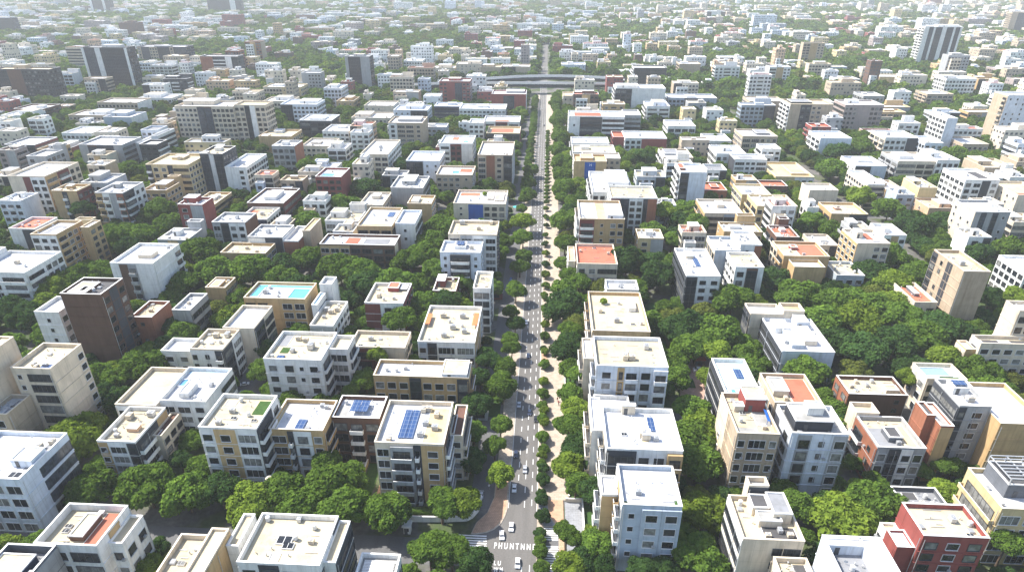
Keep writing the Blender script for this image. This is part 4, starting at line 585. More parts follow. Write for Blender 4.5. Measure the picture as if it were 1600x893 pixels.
('medium dark green round crowned tree on the avenue side of the maroon front terrace', -43.3, 180.5, 3.2, 6.7, 'dr', False),
('small olive green round crowned tree on the avenue side of the pale blue roof block', 39.5, 142.0, 2.6, 5.5, 'or', False),
('medium dark green round crowned tree behind the brown striped tower', -149.8, 258.3, 4.3, 7.5, 'dr', False),
('broad lime green round crowned tree behind the pale grey tower', 190.9, 311.7, 4.7, 8.8, 'lr', False),
('medium mid green round crowned tree in front of the orange canopy block', -12.1, 162.5, 2.9, 8, 'mr', False),
('medium lime green round crowned tree in front of the maroon front terrace', -52.2, 167.3, 3.0, 12.6, 'lr', False),
('medium mid green round crowned tree on the avenue side of the broad cream roof block', -9.8, 245.3, 4.0, 8.9, 'mr', False),
('medium mid green round crowned tree behind the banded white block', 95.4, 225.3, 3.6, 6.7, 'mr', False),
('medium dark green round crowned tree on the avenue side of the slim white house', -9.4, 197.1, 3.3, 8.0, 'dr', False),
('broad mid green round crowned tree on the avenue side of the butter yellow block', -160.7, 307.8, 4.9, 9.4, 'mr', False),
('medium mid green round crowned tree in front of the slim white house', -9.7, 180.2, 3.1, 7.7, 'mr', False),
('medium mid green round crowned tree on the avenue side of the maroon front terrace', -40.7, 170.9, 3.0, 7.5, 'mr', False),
('medium mid green round crowned tree in front of the maroon corner block', -54.3, 193.1, 3.2, 10.7, 'mr', False),
('broad dark green round crowned tree behind the pale ribbon block', 75.2, 324.6, 4.8, 8.2, 'dr', False),
('small mid green round crowned tree behind the sunken terrace block', 61.3, 105.7, 2.0, 6.2, 'mr', False),
('medium olive green round crowned tree on the avenue side of the charcoal panel block', 37.4, 234.8, 3.7, 7.6, 'or', False),
('medium dark green round crowned tree behind the vermilion roof block', -242.1, 283.9, 4.5, 7.8, 'dr', False),
('medium dark green round crowned tree on the avenue side of the little red roof house', 108.0, 223.6, 3.5, 7.0, 'dr', False),
('medium mid green round crowned tree on the avenue side of the little red roof house', 100.6, 227.9, 3.5, 7.6, 'mr', False),
('small mid green round crowned tree in front of the maroon front terrace', -58.0, 155.5, 2.7, 6.1, 'mr', False),
('small dark green round crowned tree on the avenue side of the ochre corner block', -99.6, 121.0, 2.3, 4.9, 'dr', False),
('medium dark green round crowned tree on the avenue side of the peach balcony block', 127.6, 295.3, 4.3, 8.6, 'dr', False),
('medium mid green round crowned tree behind the little red roof house', 161.4, 260.5, 3.9, 7.5, 'mr', False),
]
MASS_TREES = """-249,246,69,l;-172,191,27,d;-172,171,26,m;-21,379,29,m;-24,419,29,m;-23,461,29,m;-17,518,38,m;-23,500,29,m;-24,647,29,m;-19,687,44,m;-17,732,42,m;-18,784,45,m;-24,617,29,d;17,504,37,m;17,871,60,m;19,995,39,m;19,1063,66,m;21,1144,39,m;19,1220,61,m;90,182,40,d;110,199,32,d;233,221,37,m;255,274,36,m;234,334,32,m;188,374,33,d;106,440,29,m;163,482,32,m;107,334,40,l;120,347,34,l;75,365,43,m;78,325,28,m;115,495,61,m;86,527,35,m;111,788,37,d;86,772,44,d;186,558,28,m;208,556,32,m;233,553,33,m;225,581,37,m;174,466,34,m;309,598,32,m;318,530,32,m;377,556,42,m;374,484,34,m;318,675,34,m;508,809,72,m;673,995,33,m;714,1020,35,m;369,983,32,l;540,1015,34,m;548,986,48,m;682,1192,36,d;765,1196,34,m;758,1114,46,d;-144,486,33,d;-86,435,32,m;-93,331,42,m;-95,320,33,m;-204,526,36,m;-266,501,31,m;-346,556,37,m;-308,527,38,m;-235,407,32,m;-433,577,35,d;-554,605,33,m;-539,571,42,m;-567,648,60,m;-257,814,35,m;-290,863,35,m;-243,651,35,m;-234,615,29,m;-218,678,38,m;-263,637,38,d;-303,723,39,m;-313,701,35,m;-170,912,33,m;-182,854,32,d;-164,992,52,m;-295,985,57,d;-265,986,37,m;-337,1006,42,m;-516,762,38,m;-499,702,29,d;-542,888,41,d;-430,953,34,m;-444,1024,82,m;-783,959,82,m;-799,1005,34,m;-839,956,80,m;-786,915,59,m;-716,922,37,d;-674,942,49,m;-639,1014,32,m;-629,778,32,m;-332,683,33,m;-523,851,38,d;3,192,18,m;2,196,11,m;2,201,17,m;2,208,13,m;2,212,14,d;3,222,18,d;3,233,17,d;2,237,13,d;3,246,18,d;2,250,11,m;3,255,15,d;2,259,13,m;2,266,13,l;3,270,15,m;2,279,18,m;3,283,12,m;3,293,15,l;2,297,15,m;3,304,15,l;2,309,15,m;2,319,19,m;2,322,14,m;3,333,17,l;3,336,11,d;3,353,17,m;3,357,12,d;3,370,14,l;2,374,12,d;3,388,18,m;3,392,13,d;3,405,17,l;3,430,17,m;2,434,12,m;3,450,13,m;2,453,15,m;3,470,17,m;3,475,11,m;3,490,19,l;2,494,13,m;3,512,17,d;2,516,13,d;3,536,17,l;2,559,16,d;3,563,12,m;2,582,15,m;3,608,15,d;3,632,14,m;2,636,14,d;2,659,16,l;3,680,16,m;-23,680,29,m;19,686,34,m;3,695,16,m;-22,695,29,m;18,701,35,m;3,709,16,m;-23,709,25,m;17,715,38,m;3,722,16,m;-23,722,27,m;21,728,32,m;3,736,16,m;-22,736,29,m;19,742,34,m;3,752,16,m;-22,752,31,m;18,758,37,m;3,767,16,m;-21,767,30,m;20,773,39,m;3,782,16,m;-21,782,30,m;17,788,36,m;3,798,16,m;-22,798,31,m;18,804,40,m;3,811,16,m;-21,811,27,m;17,817,38,m;3,826,16,m;-23,826,26,m;18,832,40,m;3,841,16,m;-21,841,31,m;21,847,35,m;3,858,16,m;-22,858,27,m;21,864,30,m;3,870,16,m;-22,870,25,m;17,876,33,m;3,886,16,m;-22,886,28,m;18,892,41,m;3,903,16,m;-21,903,24,m;20,909,38,m;3,919,16,m;-23,919,25,m;19,925,38,m;3,934,16,m;-23,934,29,m;21,940,36,m;3,949,16,m;-22,949,27,m;19,955,32,m;3,964,16,m;-22,964,27,m;17,970,41,m;3,978,16,m;-23,978,24,m;19,984,36,m;3,994,16,m;-21,994,24,m;18,1000,34,m;3,1011,16,m;-22,1011,24,m;18,1017,39,m;3,1024,16,m;-21,1024,29,m;20,1030,31,m;-21,1040,31,m;18,1046,41,m;-22,1056,27,m;17,1062,30,m;-21,1073,29,m;17,1079,31,m;-21,1085,28,m;20,1091,32,m;-22,1099,31,m;19,1105,33,m;-21,1115,31,m;17,1121,36,m;-22,1131,28,m;21,1137,30,m;-22,1144,28,m;19,1150,34,m;-22,1157,28,m;21,1163,30,m;-21,1173,26,m;18,1179,31,m;-23,1186,29,m;18,1192,40,m;-22,1199,25,m;17,1205,41,m;-22,1212,29,m;17,1218,34,m;-23,1227,31,m;21,1233,38,m;-22,1241,26,m;19,1247,38,m;-23,1255,27,m;19,1261,35,m;-23,1269,31,m;21,1275,31,m;-22,1285,31,m;18,1291,41,m;-23,1301,29,m;20,1307,39,m;-21,1316,28,m;18,1322,39,m;-315,554,29,o;-173,573,31,m;-438,623,26,l;417,482,42,m;367,395,33,m;-355,649,25,d;289,586,48,m;-414,560,42,m;-352,545,26,d;-177,645,48,d;120,528,25,m;-226,257,24,m;-408,614,28,l;-42,569,29,m;-291,402,29,m;-495,490,43,m;-435,471,39,m;368,529,34,o;430,586,36,m;49,624,20,l;-424,369,35,d;-494,460,27,m;159,286,50,l;-622,635,53,d;-438,493,34,d;-476,467,47,m;498,578,36,m;-520,499,32,m;-588,637,31,l;-140,402,22,o;352,352,51,l;-256,614,39,l;300,315,49,o;-494,570,26,l;441,494,39,d;-666,649,27,m;-46,587,29,d;232,537,24,o;200,579,38,m;474,640,24,m;-330,552,37,m;-585,570,26,m;27,632,45,d;476,592,19,d;-228,446,33,m;-586,609,31,m;175,407,47,d;397,539,27,m;-176,446,28,d;161,636,47,l;134,553,32,d;-338,619,30,l;-447,431,39,d;-116,588,27,m;-589,647,35,m;481,522,19,d;-321,405,37,m;102,226,31,m;-49,534,37,d;499,614,42,m;-283,410,32,d;371,382,27,d;-298,382,34,m;557,627,36,m;-225,355,36,m;-80,593,29,m;-319,589,34,o;279,422,23,m;-441,462,33,m;290,268,30,m;-306,467,50,l;-307,602,20,m;234,479,27,d;-534,595,48,d;-354,413,44,m;35,426,32,m;-67,398,49,o;-118,573,38,d;-632,620,46,d;168,561,26,m;-459,418,29,m;-470,454,27,m;-450,449,40,d;-351,460,51,d;-453,564,39,m;174,423,42,d;-122,641,33,o;273,330,50,m;379,445,31,m;-492,639,50,m;-261,404,39,l;-657,623,49,m;-569,596,26,m;148,177,30,m;-365,312,40,m;-368,590,22,m;-347,487,49,m;190,525,46,o;140,309,30,m;301,648,29,m;146,366,27,d;370,568,35,m;224,571,20,o;241,212,29,m;-178,432,35,m;-198,378,22,o;-130,394,30,m;-246,289,49,d;321,398,26,m;-476,491,54,d;-452,600,22,m;312,330,49,m;317,573,31,m;-641,638,28,d;-57,272,50,m;-172,523,34,m;393,485,20,o;-219,424,39,m;440,586,26,m;99,630,31,m;-96,638,29,m;-424,383,42,o;-197,418,26,m;228,236,22,m;-292,461,31,l;-61,428,30,l;527,601,28,d;-88,647,22,m;321,342,49,m;349,526,52,o;409,432,52,m;123,512,39,m;243,235,48,o;-130,287,34,m;-510,645,38,l;-510,505,30,m;-52,401,25,m;28,563,24,m;-143,600,31,l;324,633,40,m;74,413,28,m;420,597,22,m;461,528,43,m;-240,170,35,m;205,288,35,o;-350,586,36,o;-615,614,32,m;-467,647,43,d;-219,379,47,d;189,361,24,d;-117,628,27,m;-331,462,26,m;546,642,27,l;-322,282,46,m;-317,477,47,m;484,536,35,m;-433,564,34,m;53,415,27,m;194,221,29,o;-602,628,48,m;-342,273,46,m;314,318,28,m;354,413,46,o;-561,625,19,m;547,610,34,o;-223,591,27,m;-410,576,28,o;-309,587,27,d;-517,612,19,l;113,596,27,m;147,553,31,l;-47,437,43,d;-39,647,22,d;-268,391,51,d;44,405,23,m;310,303,36,m;-227,624,28,m;394,528,31,m;459,548,35,m;-536,497,50,o;258,471,22,l;-224,404,41,l;296,641,28,d;-130,423,34,o;-324,574,29,m;-317,381,36,m;241,561,22,m;99,499,26,m;38,597,27,m;-510,465,39,m;-371,639,25,d;-595,581,47,m;110,213,24,m;-113,364,43,l;-463,546,28,o;-464,497,31,d;-199,509,30,d;57,514,42,m;295,503,35,o;-568,609,38,o;-352,379,38,m;-419,505,22,m;150,565,37,d;20,560,29,m;322,464,29,m;289,415,30,m;370,372,44,m;-305,283,43,m;-439,548,37,d;-165,414,19,m;-275,526,22,l;-124,381,28,d;-71,585,32,m;-231,492,25,l;-137,577,34,d;352,486,50,l;-101,627,30,m;-291,243,23,d;26,518,29,m;-60,577,52,m;137,645,33,d;-510,485,45,m;29,571,19,o;-425,398,39,o;-137,374,27,m;248,526,39,o;80,538,32,m;252,245,36,d;-310,513,26,m;-203,543,29,m;-94,279,25,o;-414,462,30,m;419,611,54,d;-194,632,38,m;217,572,23,d;223,538,19,m;-224,583,26,d;-347,362,52,m;-264,587,36,d;396,510,36,o;376,500,36,m;412,500,33,m;-501,450,55,m;245,299,27,m;-317,646,53,m;-405,346,50,m;-291,472,28,d;44,588,27,m;429,456,51,d;209,613,32,o;510,589,31,m;40,523,43,l;-235,636,35,l;474,625,33,m;359,514,31,o;540,629,27,l;269,554,23,m;232,185,33,m;274,239,27,m;258,218,51,l;-268,422,36,m;496,538,29,m;-416,515,40,o;194,489,25,l;348,510,46,m;-466,507,19,m;-495,613,37,m;-74,527,38,m;61,446,43,m;400,463,33,m;162,408,33,l;307,385,49,m;458,494,31,l;-39,365,19,m;492,625,32,d;-415,607,31,m;-272,221,20,m;-564,548,32,d;391,397,53,l;-52,452,36,d;-153,354,47,m;417,461,27,m;445,647,40,l;535,599,26,m;-479,645,33,l;-276,294,34,l;-171,541,26,d;198,639,41,m;-444,395,51,m;-606,567,38,o;-80,575,32,m;464,627,34,m;293,366,35,m;37,273,38,m;515,576,35,d;258,616,24,l;-150,587,31,m;-545,603,27,m;125,327,54,d;105,649,48,m;67,173,41,d;-256,290,19,m;156,540,33,l;438,543,30,m;204,518,21,m;83,567,29,m;319,379,26,m;390,416,52,o;-47,648,24,m;546,622,30,d;-422,449,29,m;-357,398,50,d;-354,477,31,m;179,343,19,d;-337,394,48,m;-215,310,51,m;-259,574,43,m;-565,529,24,m;-47,296,27,m;178,638,26,d;-211,362,23,m;-447,478,34,l;211,625,21,m;348,428,39,m;-95,616,24,l;-573,588,28,m;324,618,35,m;253,611,19,m;451,533,32,m;-408,383,27,m;81,583,29,m;253,322,28,d;426,642,49,d;-656,639,43,m;-136,411,29,m;-91,517,39,m;281,646,27,m;325,453,33,d;-510,626,37,m;303,567,35,m;-334,484,34,m;-312,541,41,d;367,548,27,l;-302,364,41,d;-519,597,26,l;-279,330,24,m;-175,367,39,d;530,617,34,m;-227,616,19,l;408,605,30,d;453,556,20,o;508,628,24,m;176,212,27,m;-271,546,23,m;215,528,54,m;-68,298,22,l;142,395,19,m;-111,300,29,m;-618,596,36,m;59,588,27,m;-514,551,48,m;-193,527,25,m;60,277,48,m;-336,409,33,m;475,585,30,d;-282,509,50,d;34,173,44,m;-90,294,35,o;-461,452,27,d;136,489,29,m;-305,575,32,m;135,471,19,m;242,413,26,d;181,329,27,d;-304,228,50,l;-318,367,29,d;-449,643,27,d;239,577,42,m;-280,492,35,d;-403,458,27,m;-637,607,29,m;-454,408,32,l;-509,564,19,m;-495,529,45,m;-575,539,27,m;-152,596,26,d;447,607,20,m;-586,594,30,m;419,514,28,m;321,585,30,l;398,447,27,d;386,427,26,m;-310,322,46,m;-475,549,39,m;-336,437,36,l;271,633,26,d;359,386,34,m;-507,532,21,m;123,297,19,l;286,282,36,m;-136,183,39,d;246,392,26,o;-182,555,25,m;354,397,27,m;-151,622,45,d;-605,599,33,d;149,529,31,o;-214,596,30,m;-191,592,30,m;186,510,25,m;-45,278,31,m;174,490,29,m;277,306,45,l;-453,468,46,m;-498,548,35,m;182,646,30,l;318,358,23,d;-478,437,27,m;-227,540,32,d;-309,629,30,m;64,335,29,d;-504,540,27,o;400,620,39,l;-45,465,28,m;30,509,22,m;-194,310,39,m;453,508,34,m;-317,632,26,d;-327,495,49,m;-353,332,49,d;-127,485,19,o;544,598,30,m;391,500,36,m;-214,635,38,m;-108,604,30,l;361,461,25,m;470,575,37,m;372,430,50,m;-629,596,30,m;-611,579,39,m;145,462,28,m;136,332,27,d;-242,381,19,m;-469,411,36,m;-279,474,36,d;353,469,27,m;122,644,25,m;213,382,30,d;-145,571,20,d;76,456,42,m;-277,231,43,l;348,380,33,l;-52,339,21,m;-447,629,35,m;-240,592,22,m;-39,525,39,m;-371,464,30,d;-340,499,33,m;-401,449,29,o;-187,418,44,m;-293,305,39,m;-220,647,39,m;522,635,28,m;-474,427,41,m;372,644,36,m;200,619,42,o;251,461,28,o;203,172,27,m;372,628,27,m;-336,638,40,o;164,530,25,d;-226,170,47,d;155,185,35,o;-445,414,36,m;138,524,28,m;287,485,35,m;84,515,38,o;-173,283,36,o;404,488,49,d;-181,590,21,o;292,568,24,m;300,461,31,m;-554,591,41,m;-301,415,28,d;38,443,27,m;-64,522,29,o;357,500,37,d;-126,590,29,o;463,586,24,d;83,553,20,d;-308,392,54,m;-510,601,31,m;522,627,22,m;472,559,33,d;-432,501,19,m;-122,502,29,m;270,541,26,m;181,574,47,d;-479,582,19,d;127,192,54,d;443,473,51,m;217,182,50,d;-327,273,26,m;136,499,27,m;319,433,21,m;-466,476,39,d;-508,588,33,o;-367,487,27,o;-343,538,35,l;389,447,20,m;-432,537,35,m;146,406,20,m;-129,405,22,d;-201,597,27,m;92,489,32,m;-205,186,23,m;-238,267,33,m;-454,491,42,o;316,564,25,o;216,249,31,d;-311,297,38,o;-500,592,20,m;-233,313,26,m;46,263,22,m;-476,506,24,l;-77,288,44,m;-263,471,29,m;-138,385,25,m;-537,546,42,m;-328,369,38,m;-208,555,23,m;142,444,26,o;352,620,28,m;-149,282,44,d;-89,502,41,o;-170,585,28,m;-441,558,28,m;323,556,26,m;-262,552,27,m;461,643,27,m;-213,574,19,m;-358,532,44,m;475,508,48,m;-261,562,21,m;257,338,32,l;428,478,31,m;520,585,31,d;-288,525,27,m;108,241,22,l;28,550,24,m;-167,483,31,m;443,616,36,m;-459,431,26,m;222,298,36,m;-338,610,27,d;44,634,31,l;-334,592,40,o;-139,273,30,m;319,446,21,d;422,628,32,m;-431,629,31,m;-159,579,36,l;146,608,35,d;-429,620,22,m;-261,597,32,m;155,330,32,d;225,203,29,m;-674,639,42,m;-212,546,26,m;-348,314,42,d;-414,592,37,m;181,454,33,d;-457,553,27,m;-419,537,34,l;399,555,33,l;-423,576,25,m;-160,514,21,m;44,333,20,m;269,643,33,d;-109,549,37,m;470,540,45,m;-540,535,20,o;-50,523,31,d;142,471,26,m;-586,548,47,d;-406,362,37,m;266,260,27,m;-170,563,24,o;-88,378,26,m;-288,371,48,m;-85,545,31,l;509,566,25,m;-273,435,28,l;-221,366,40,m;179,629,29,d;-524,488,42,d;279,604,20,m;-245,444,28,m;-265,239,34,m;151,594,25,d;-594,557,32,d;-181,380,25,m;-301,563,22,l;58,623,26,m;-283,560,26,m;-486,482,34,l;152,516,28,m;228,521,36,m;-124,358,22,m;-401,510,30,l;410,623,23,m;-288,224,33,l;198,282,26,l;-138,351,47,m;-424,550,38,m;-83,459,19,m;-346,301,39,m;-430,644,27,d;259,643,33,m;-62,648,28,m;41,510,27,l;-232,476,20,m;-131,515,26,m;-524,538,39,m;192,179,45,l;-150,406,24,d;151,449,20,d;30,342,27,o;-251,176,45,m;247,600,38,m;-644,617,39,o;399,477,30,d;-574,553,23,d;148,357,27,m;251,401,26,m;-141,609,23,o;318,646,35,m;-466,437,32,l;322,601,30,d;-369,325,28,m;-341,451,35,m;-39,171,48,m;-102,649,28,m;-138,514,21,m;-463,602,33,m;320,309,32,d;176,185,32,m;194,562,32,l;63,404,21,m;259,297,28,d;-406,502,21,m;474,525,28,m;-454,536,28,o;128,310,46,m;144,478,19,m;366,405,29,l;-246,603,20,m;-297,261,19,d;-106,474,28,d;315,460,23,l;119,585,34,m;-151,477,31,d;436,607,27,m;-338,293,29,o;433,596,34,m;150,318,52,m;-189,473,28,d;280,633,20,o;-313,337,28,l;224,258,30,m;251,571,34,m;-106,615,37,m;248,505,23,m;-434,484,28,m;131,411,30,m;-156,608,35,d;520,645,36,d;-495,473,43,m;-216,560,33,m;489,581,24,d;-170,265,32,o;557,641,41,m;-51,412,20,m;-374,624,40,l;-299,271,30,m;297,535,24,o;43,430,28,d;303,278,37,m;224,266,20,m;252,512,30,m;-226,249,26,d;-330,324,51,m;-262,415,31,d;-77,648,27,m;240,539,27,d;-191,601,29,m;162,518,20,m;269,314,26,m;521,570,25,m;138,509,21,m;-298,252,23,m;476,600,19,m;-156,271,36,m;-129,626,19,m;-53,423,29,m;-177,486,19,m;-212,170,21,d;-72,570,21,m;-187,454,27,m;-317,580,26,m;-124,510,19,o;-232,590,31,m;30,353,19,m;-455,575,26,d;449,523,19,m;-326,302,51,d;102,429,32,m;244,312,22,d;-550,551,30,l;-371,478,31,m;256,633,19,m;47,279,23,m;272,445,23,m;-210,507,25,l;260,529,23,m;423,552,26,m;-228,432,37,l;229,610,24,m;-316,568,27,d;366,580,26,m;200,193,33,d;410,555,32,m;-338,583,21,m;411,469,31,m;-604,639,26,m;-213,388,19,m;295,293,42,m;284,499,21,m;-45,475,30,l;-326,537,32,m;-374,611,42,o;68,417,20,d;-147,514,21,m;-83,350,20,m;414,445,28,o;-500,600,22,m;-75,392,19,m;-214,581,25,l;265,289,26,m;149,297,32,m;274,292,27,l;99,583,27,m;202,592,49,l;167,187,25,d;170,294,36,d;-521,605,21,m;485,609,21,m;441,506,20,l;-350,500,30,o;27,608,27,m;-469,560,37,m;-197,459,32,d;52,340,40,m;246,256,26,m;-162,374,26,m;-118,281,28,d;-238,303,36,m;-288,283,32,m;-222,492,30,o;-577,629,41,m;-110,423,26,m;138,184,30,m;-296,327,41,d;183,400,20,d;-230,343,19,m;248,470,27,m;-171,344,31,d;100,241,20,m;-97,546,28,m;-237,540,23,m;233,253,27,m;185,492,22,d;205,567,36,m;409,515,36,o;29,385,24,m;134,617,19,m;309,577,30,m;188,416,29,l;295,377,30,m;64,225,23,m;-400,616,23,o;354,367,38,m;-158,435,30,d;-92,538,28,m;-109,287,37,m;-262,532,25,d;-316,262,52,l;-451,589,19,m;135,458,19,d;-410,397,29,o;-272,247,24,l;-49,598,20,d;-373,545,26,l;-339,649,30,m;190,206,28,m;261,309,27,m;215,591,20,m;-130,341,29,o;181,302,27,m;148,379,27,m;-360,470,28,o;-100,430,26,d;-363,581,27,o;-528,506,23,m;211,239,37,m;170,448,27,m;-486,444,33,m;186,195,23,o;76,441,38,d;-327,583,21,l;-97,361,30,m;65,474,30,m;482,574,34,o;-243,617,23,d;432,624,20,m;244,611,22,o;-339,602,24,m;-288,384,30,m;-55,323,30,l;87,504,27,o;173,173,42,o;54,404,20,m;-538,585,22,d;-208,420,30,d;112,189,27,d;-152,184,44,o;104,524,28,m;527,592,32,l;211,641,23,o;427,500,43,m;-213,568,21,l;-167,441,35,d;52,527,36,l;175,559,19,m;-614,646,30,m;323,330,27,o;138,481,19,l;-129,565,26,l;246,335,25,m;-249,416,20,d;211,632,23,d;206,466,19,m;-261,626,30,d;127,484,22,m;-213,351,33,m;-174,354,26,m;-339,468,29,o;266,473,32,m;-499,558,27,d;-39,596,31,l;-39,483,21,m;-310,353,24,m;-256,275,20,o;433,536,20,m;285,377,30,o;-485,555,36,d;-59,297,28,m;389,558,21,l;167,214,35,m;233,198,30,m;213,582,37,d;28,527,28,m;-168,313,26,m;324,473,30,m;148,386,19,m;-62,336,36,m;445,597,28,d;-279,215,39,l;-362,297,47,o;-604,616,28,o;40,342,33,m;-253,647,36,m;-158,420,25,l;386,644,27,m;434,575,31,m;-263,430,23,d;-193,646,38,m;-565,539,27,m;-548,567,23,m;-442,441,22,m;208,336,29,d;-39,452,41,m;299,592,27,d;191,627,20,m;175,529,20,m;-533,514,19,m;194,600,19,m;-235,365,36,m;51,587,19,m;29,585,22,o;-166,429,28,m;274,277,28,d;-320,246,28,m;-69,321,24,o;-246,637,26,m;278,612,22,l;-200,556,19,m;94,558,33,m;313,469,28,m;-170,515,23,m;62,615,20,m;-265,186,53,m;-459,506,25,l;89,214,19,m;239,518,29,m;-163,381,19,d;128,563,38,d;-151,571,21,m;-342,347,26,l;-62,597,26,l;-402,469,27,m;-552,538,27,o;-47,329,35,m;110,515,28,l;-166,337,19,m;-525,588,23,d;536,589,19,m;98,218,23,m;-229,321,30,m;-399,569,32,d;242,401,26,d;-262,520,19,m;-420,528,20,m;256,257,33,m;-165,293,36,m;112,617,20,d;76,574,25,d;-106,579,29,o;-266,254,27,m;111,537,23,m;69,296,21,m;106,555,20,m;-401,482,30,l;369,511,31,d;532,642,26,m;-246,566,21,o;-140,477,30,m;-215,434,32,m;-436,375,43,d;274,254,27,o;-196,539,19,m;-633,646,46,l;216,195,31,l;-159,593,23,m;-279,421,30,m;74,341,33,l;175,481,25,o;228,310,32,d;110,630,25,d;-360,493,27,m;466,637,26,m;308,505,26,m;158,557,21,d;103,170,22,o;443,554,31,m;-311,310,28,m;-286,393,26,m;-521,474,34,m;42,644,38,m;-246,576,39,m;-269,516,28,m;-39,378,21,d;-321,603,29,l;501,570,19,m;-253,585,30,o;-127,183,20,l;505,597,19,m;-436,452,32,m;-87,450,24,l;61,291,33,m;574,647,21,o;276,589,27,m;262,235,39,m;-586,621,26,m;-210,412,23,m;72,390,22,d;48,618,20,l;-528,557,22,m;-82,509,22,m;-212,501,20,d;-70,268,28,m;75,425,26,l;67,510,26,m;-343,384,30,m;-60,535,29,m;254,536,19,l;384,573,31,d;-311,410,33,l;194,504,26,l;-124,369,26,d;110,322,24,l;206,648,25,m;383,511,35,m;-157,484,27,m;78,506,26,m;-485,616,20,m;-120,521,26,d;-132,364,39,l;470,648,38,m;-426,460,40,m;465,618,23,m;-115,457,30,m;-418,356,44,d;-290,292,27,o;188,637,29,d;-79,268,25,m;-367,649,26,m;-297,316,31,m;-237,344,25,l;-341,373,28,d;45,417,28,m;28,445,26,m;-121,423,23,m;-167,305,22,m;255,289,24,m;-548,582,22,l;-296,526,19,d;-223,554,28,d;-181,266,19,m;-577,604,28,m;186,293,42,d;-336,312,30,o;-328,259,29,m;-63,446,20,m;-491,581,26,d;-417,582,23,d;-253,440,23,o;464,517,28,m;139,562,32,m;-240,438,26,o;-569,622,30,m;-518,531,19,d;21,572,28,o;401,422,27,m;-328,626,33,o;190,334,33,l;184,226,23,d;27,281,26,l;378,400,27,o;-95,608,24,o;54,226,21,o;-171,550,26,m;-214,400,22,m;398,455,22,d;-322,466,33,m;-308,610,26,m;-272,335,20,m;-375,309,28,m;362,469,24,m;-190,615,23,m;171,235,20,m;418,557,20,m;158,549,22,d;-177,515,23,o;-234,533,25,l;-409,540,26,d;283,596,27,m"""
import bpy, math, random
import numpy as np
from mathutils import Vector
SC = bpy.context.scene
COL = SC.collection
rnd = random.Random(11)
R = math.radians

# ------------------------------------------------------------------ materials
def new_mat(name):
    m = bpy.data.materials.new(name); m.use_nodes = True
    nt = m.node_tree; bs = nt.nodes['Principled BSDF']
    return m, nt, bs
def setin(bs, k, v):
    if k in bs.inputs: bs.inputs[k].default_value = v
def rgb(c): return (c[0], c[1], c[2], 1.0)
def mixmul(nt, a, b, fac=1.0):
    n = nt.nodes.new('ShaderNodeMix'); n.data_type = 'RGBA'; n.blend_type = 'MULTIPLY'
    n.inputs[0].default_value = fac
    if hasattr(a, 'is_linked'): nt.links.new(a, n.inputs[6])
    else: n.inputs[6].default_value = a
    if hasattr(b, 'is_linked'): nt.links.new(b, n.inputs[7])
    else: n.inputs[7].default_value = b
    return n.outputs[2]
def noise(nt, scale, detail=3.0, vec=None, rough=.55):
    n = nt.nodes.new('ShaderNodeTexNoise'); n.inputs['Scale'].default_value = scale
    n.inputs['Detail'].default_value = detail; n.inputs['Roughness'].default_value = rough
    if vec is not None: nt.links.new(vec, n.inputs['Vector'])
    return n.outputs['Fac']
def ramp(nt, fac, stops):
    n = nt.nodes.new('ShaderNodeValToRGB'); e = n.color_ramp.elements
    while len(e) < len(stops): e.new(.5)
    for i, (p, c) in enumerate(stops): e[i].position = p; e[i].color = rgb(c) if len(c) == 3 else c
    nt.links.new(fac, n.inputs[0]); return n.outputs[0]
def objcoord(nt, scale=(1, 1, 1)):
    t = nt.nodes.new('ShaderNodeTexCoord'); mp = nt.nodes.new('ShaderNodeMapping')
    mp.inputs['Scale'].default_value = scale
    nt.links.new(t.outputs['Object'], mp.inputs['Vector']); return mp.outputs['Vector']
def worldcoord(nt, scale=(1, 1, 1)):
    g = nt.nodes.new('ShaderNodeNewGeometry'); mp = nt.nodes.new('ShaderNodeMapping')
    mp.inputs['Scale'].default_value = scale
    nt.links.new(g.outputs['Position'], mp.inputs['Vector']); return mp.outputs['Vector']
def rand_val(nt, lo, hi):
    o = nt.nodes.new('ShaderNodeObjectInfo'); r = nt.nodes.new('ShaderNodeMapRange')
    r.inputs[3].default_value = lo; r.inputs[4].default_value = hi
    nt.links.new(o.outputs['Random'], r.inputs[0]); return r.outputs[0]
def combine(nt, v):
    c = nt.nodes.new('ShaderNodeCombineColor')
    for i in range(3): nt.links.new(v, c.inputs[i])
    return c.outputs[0]
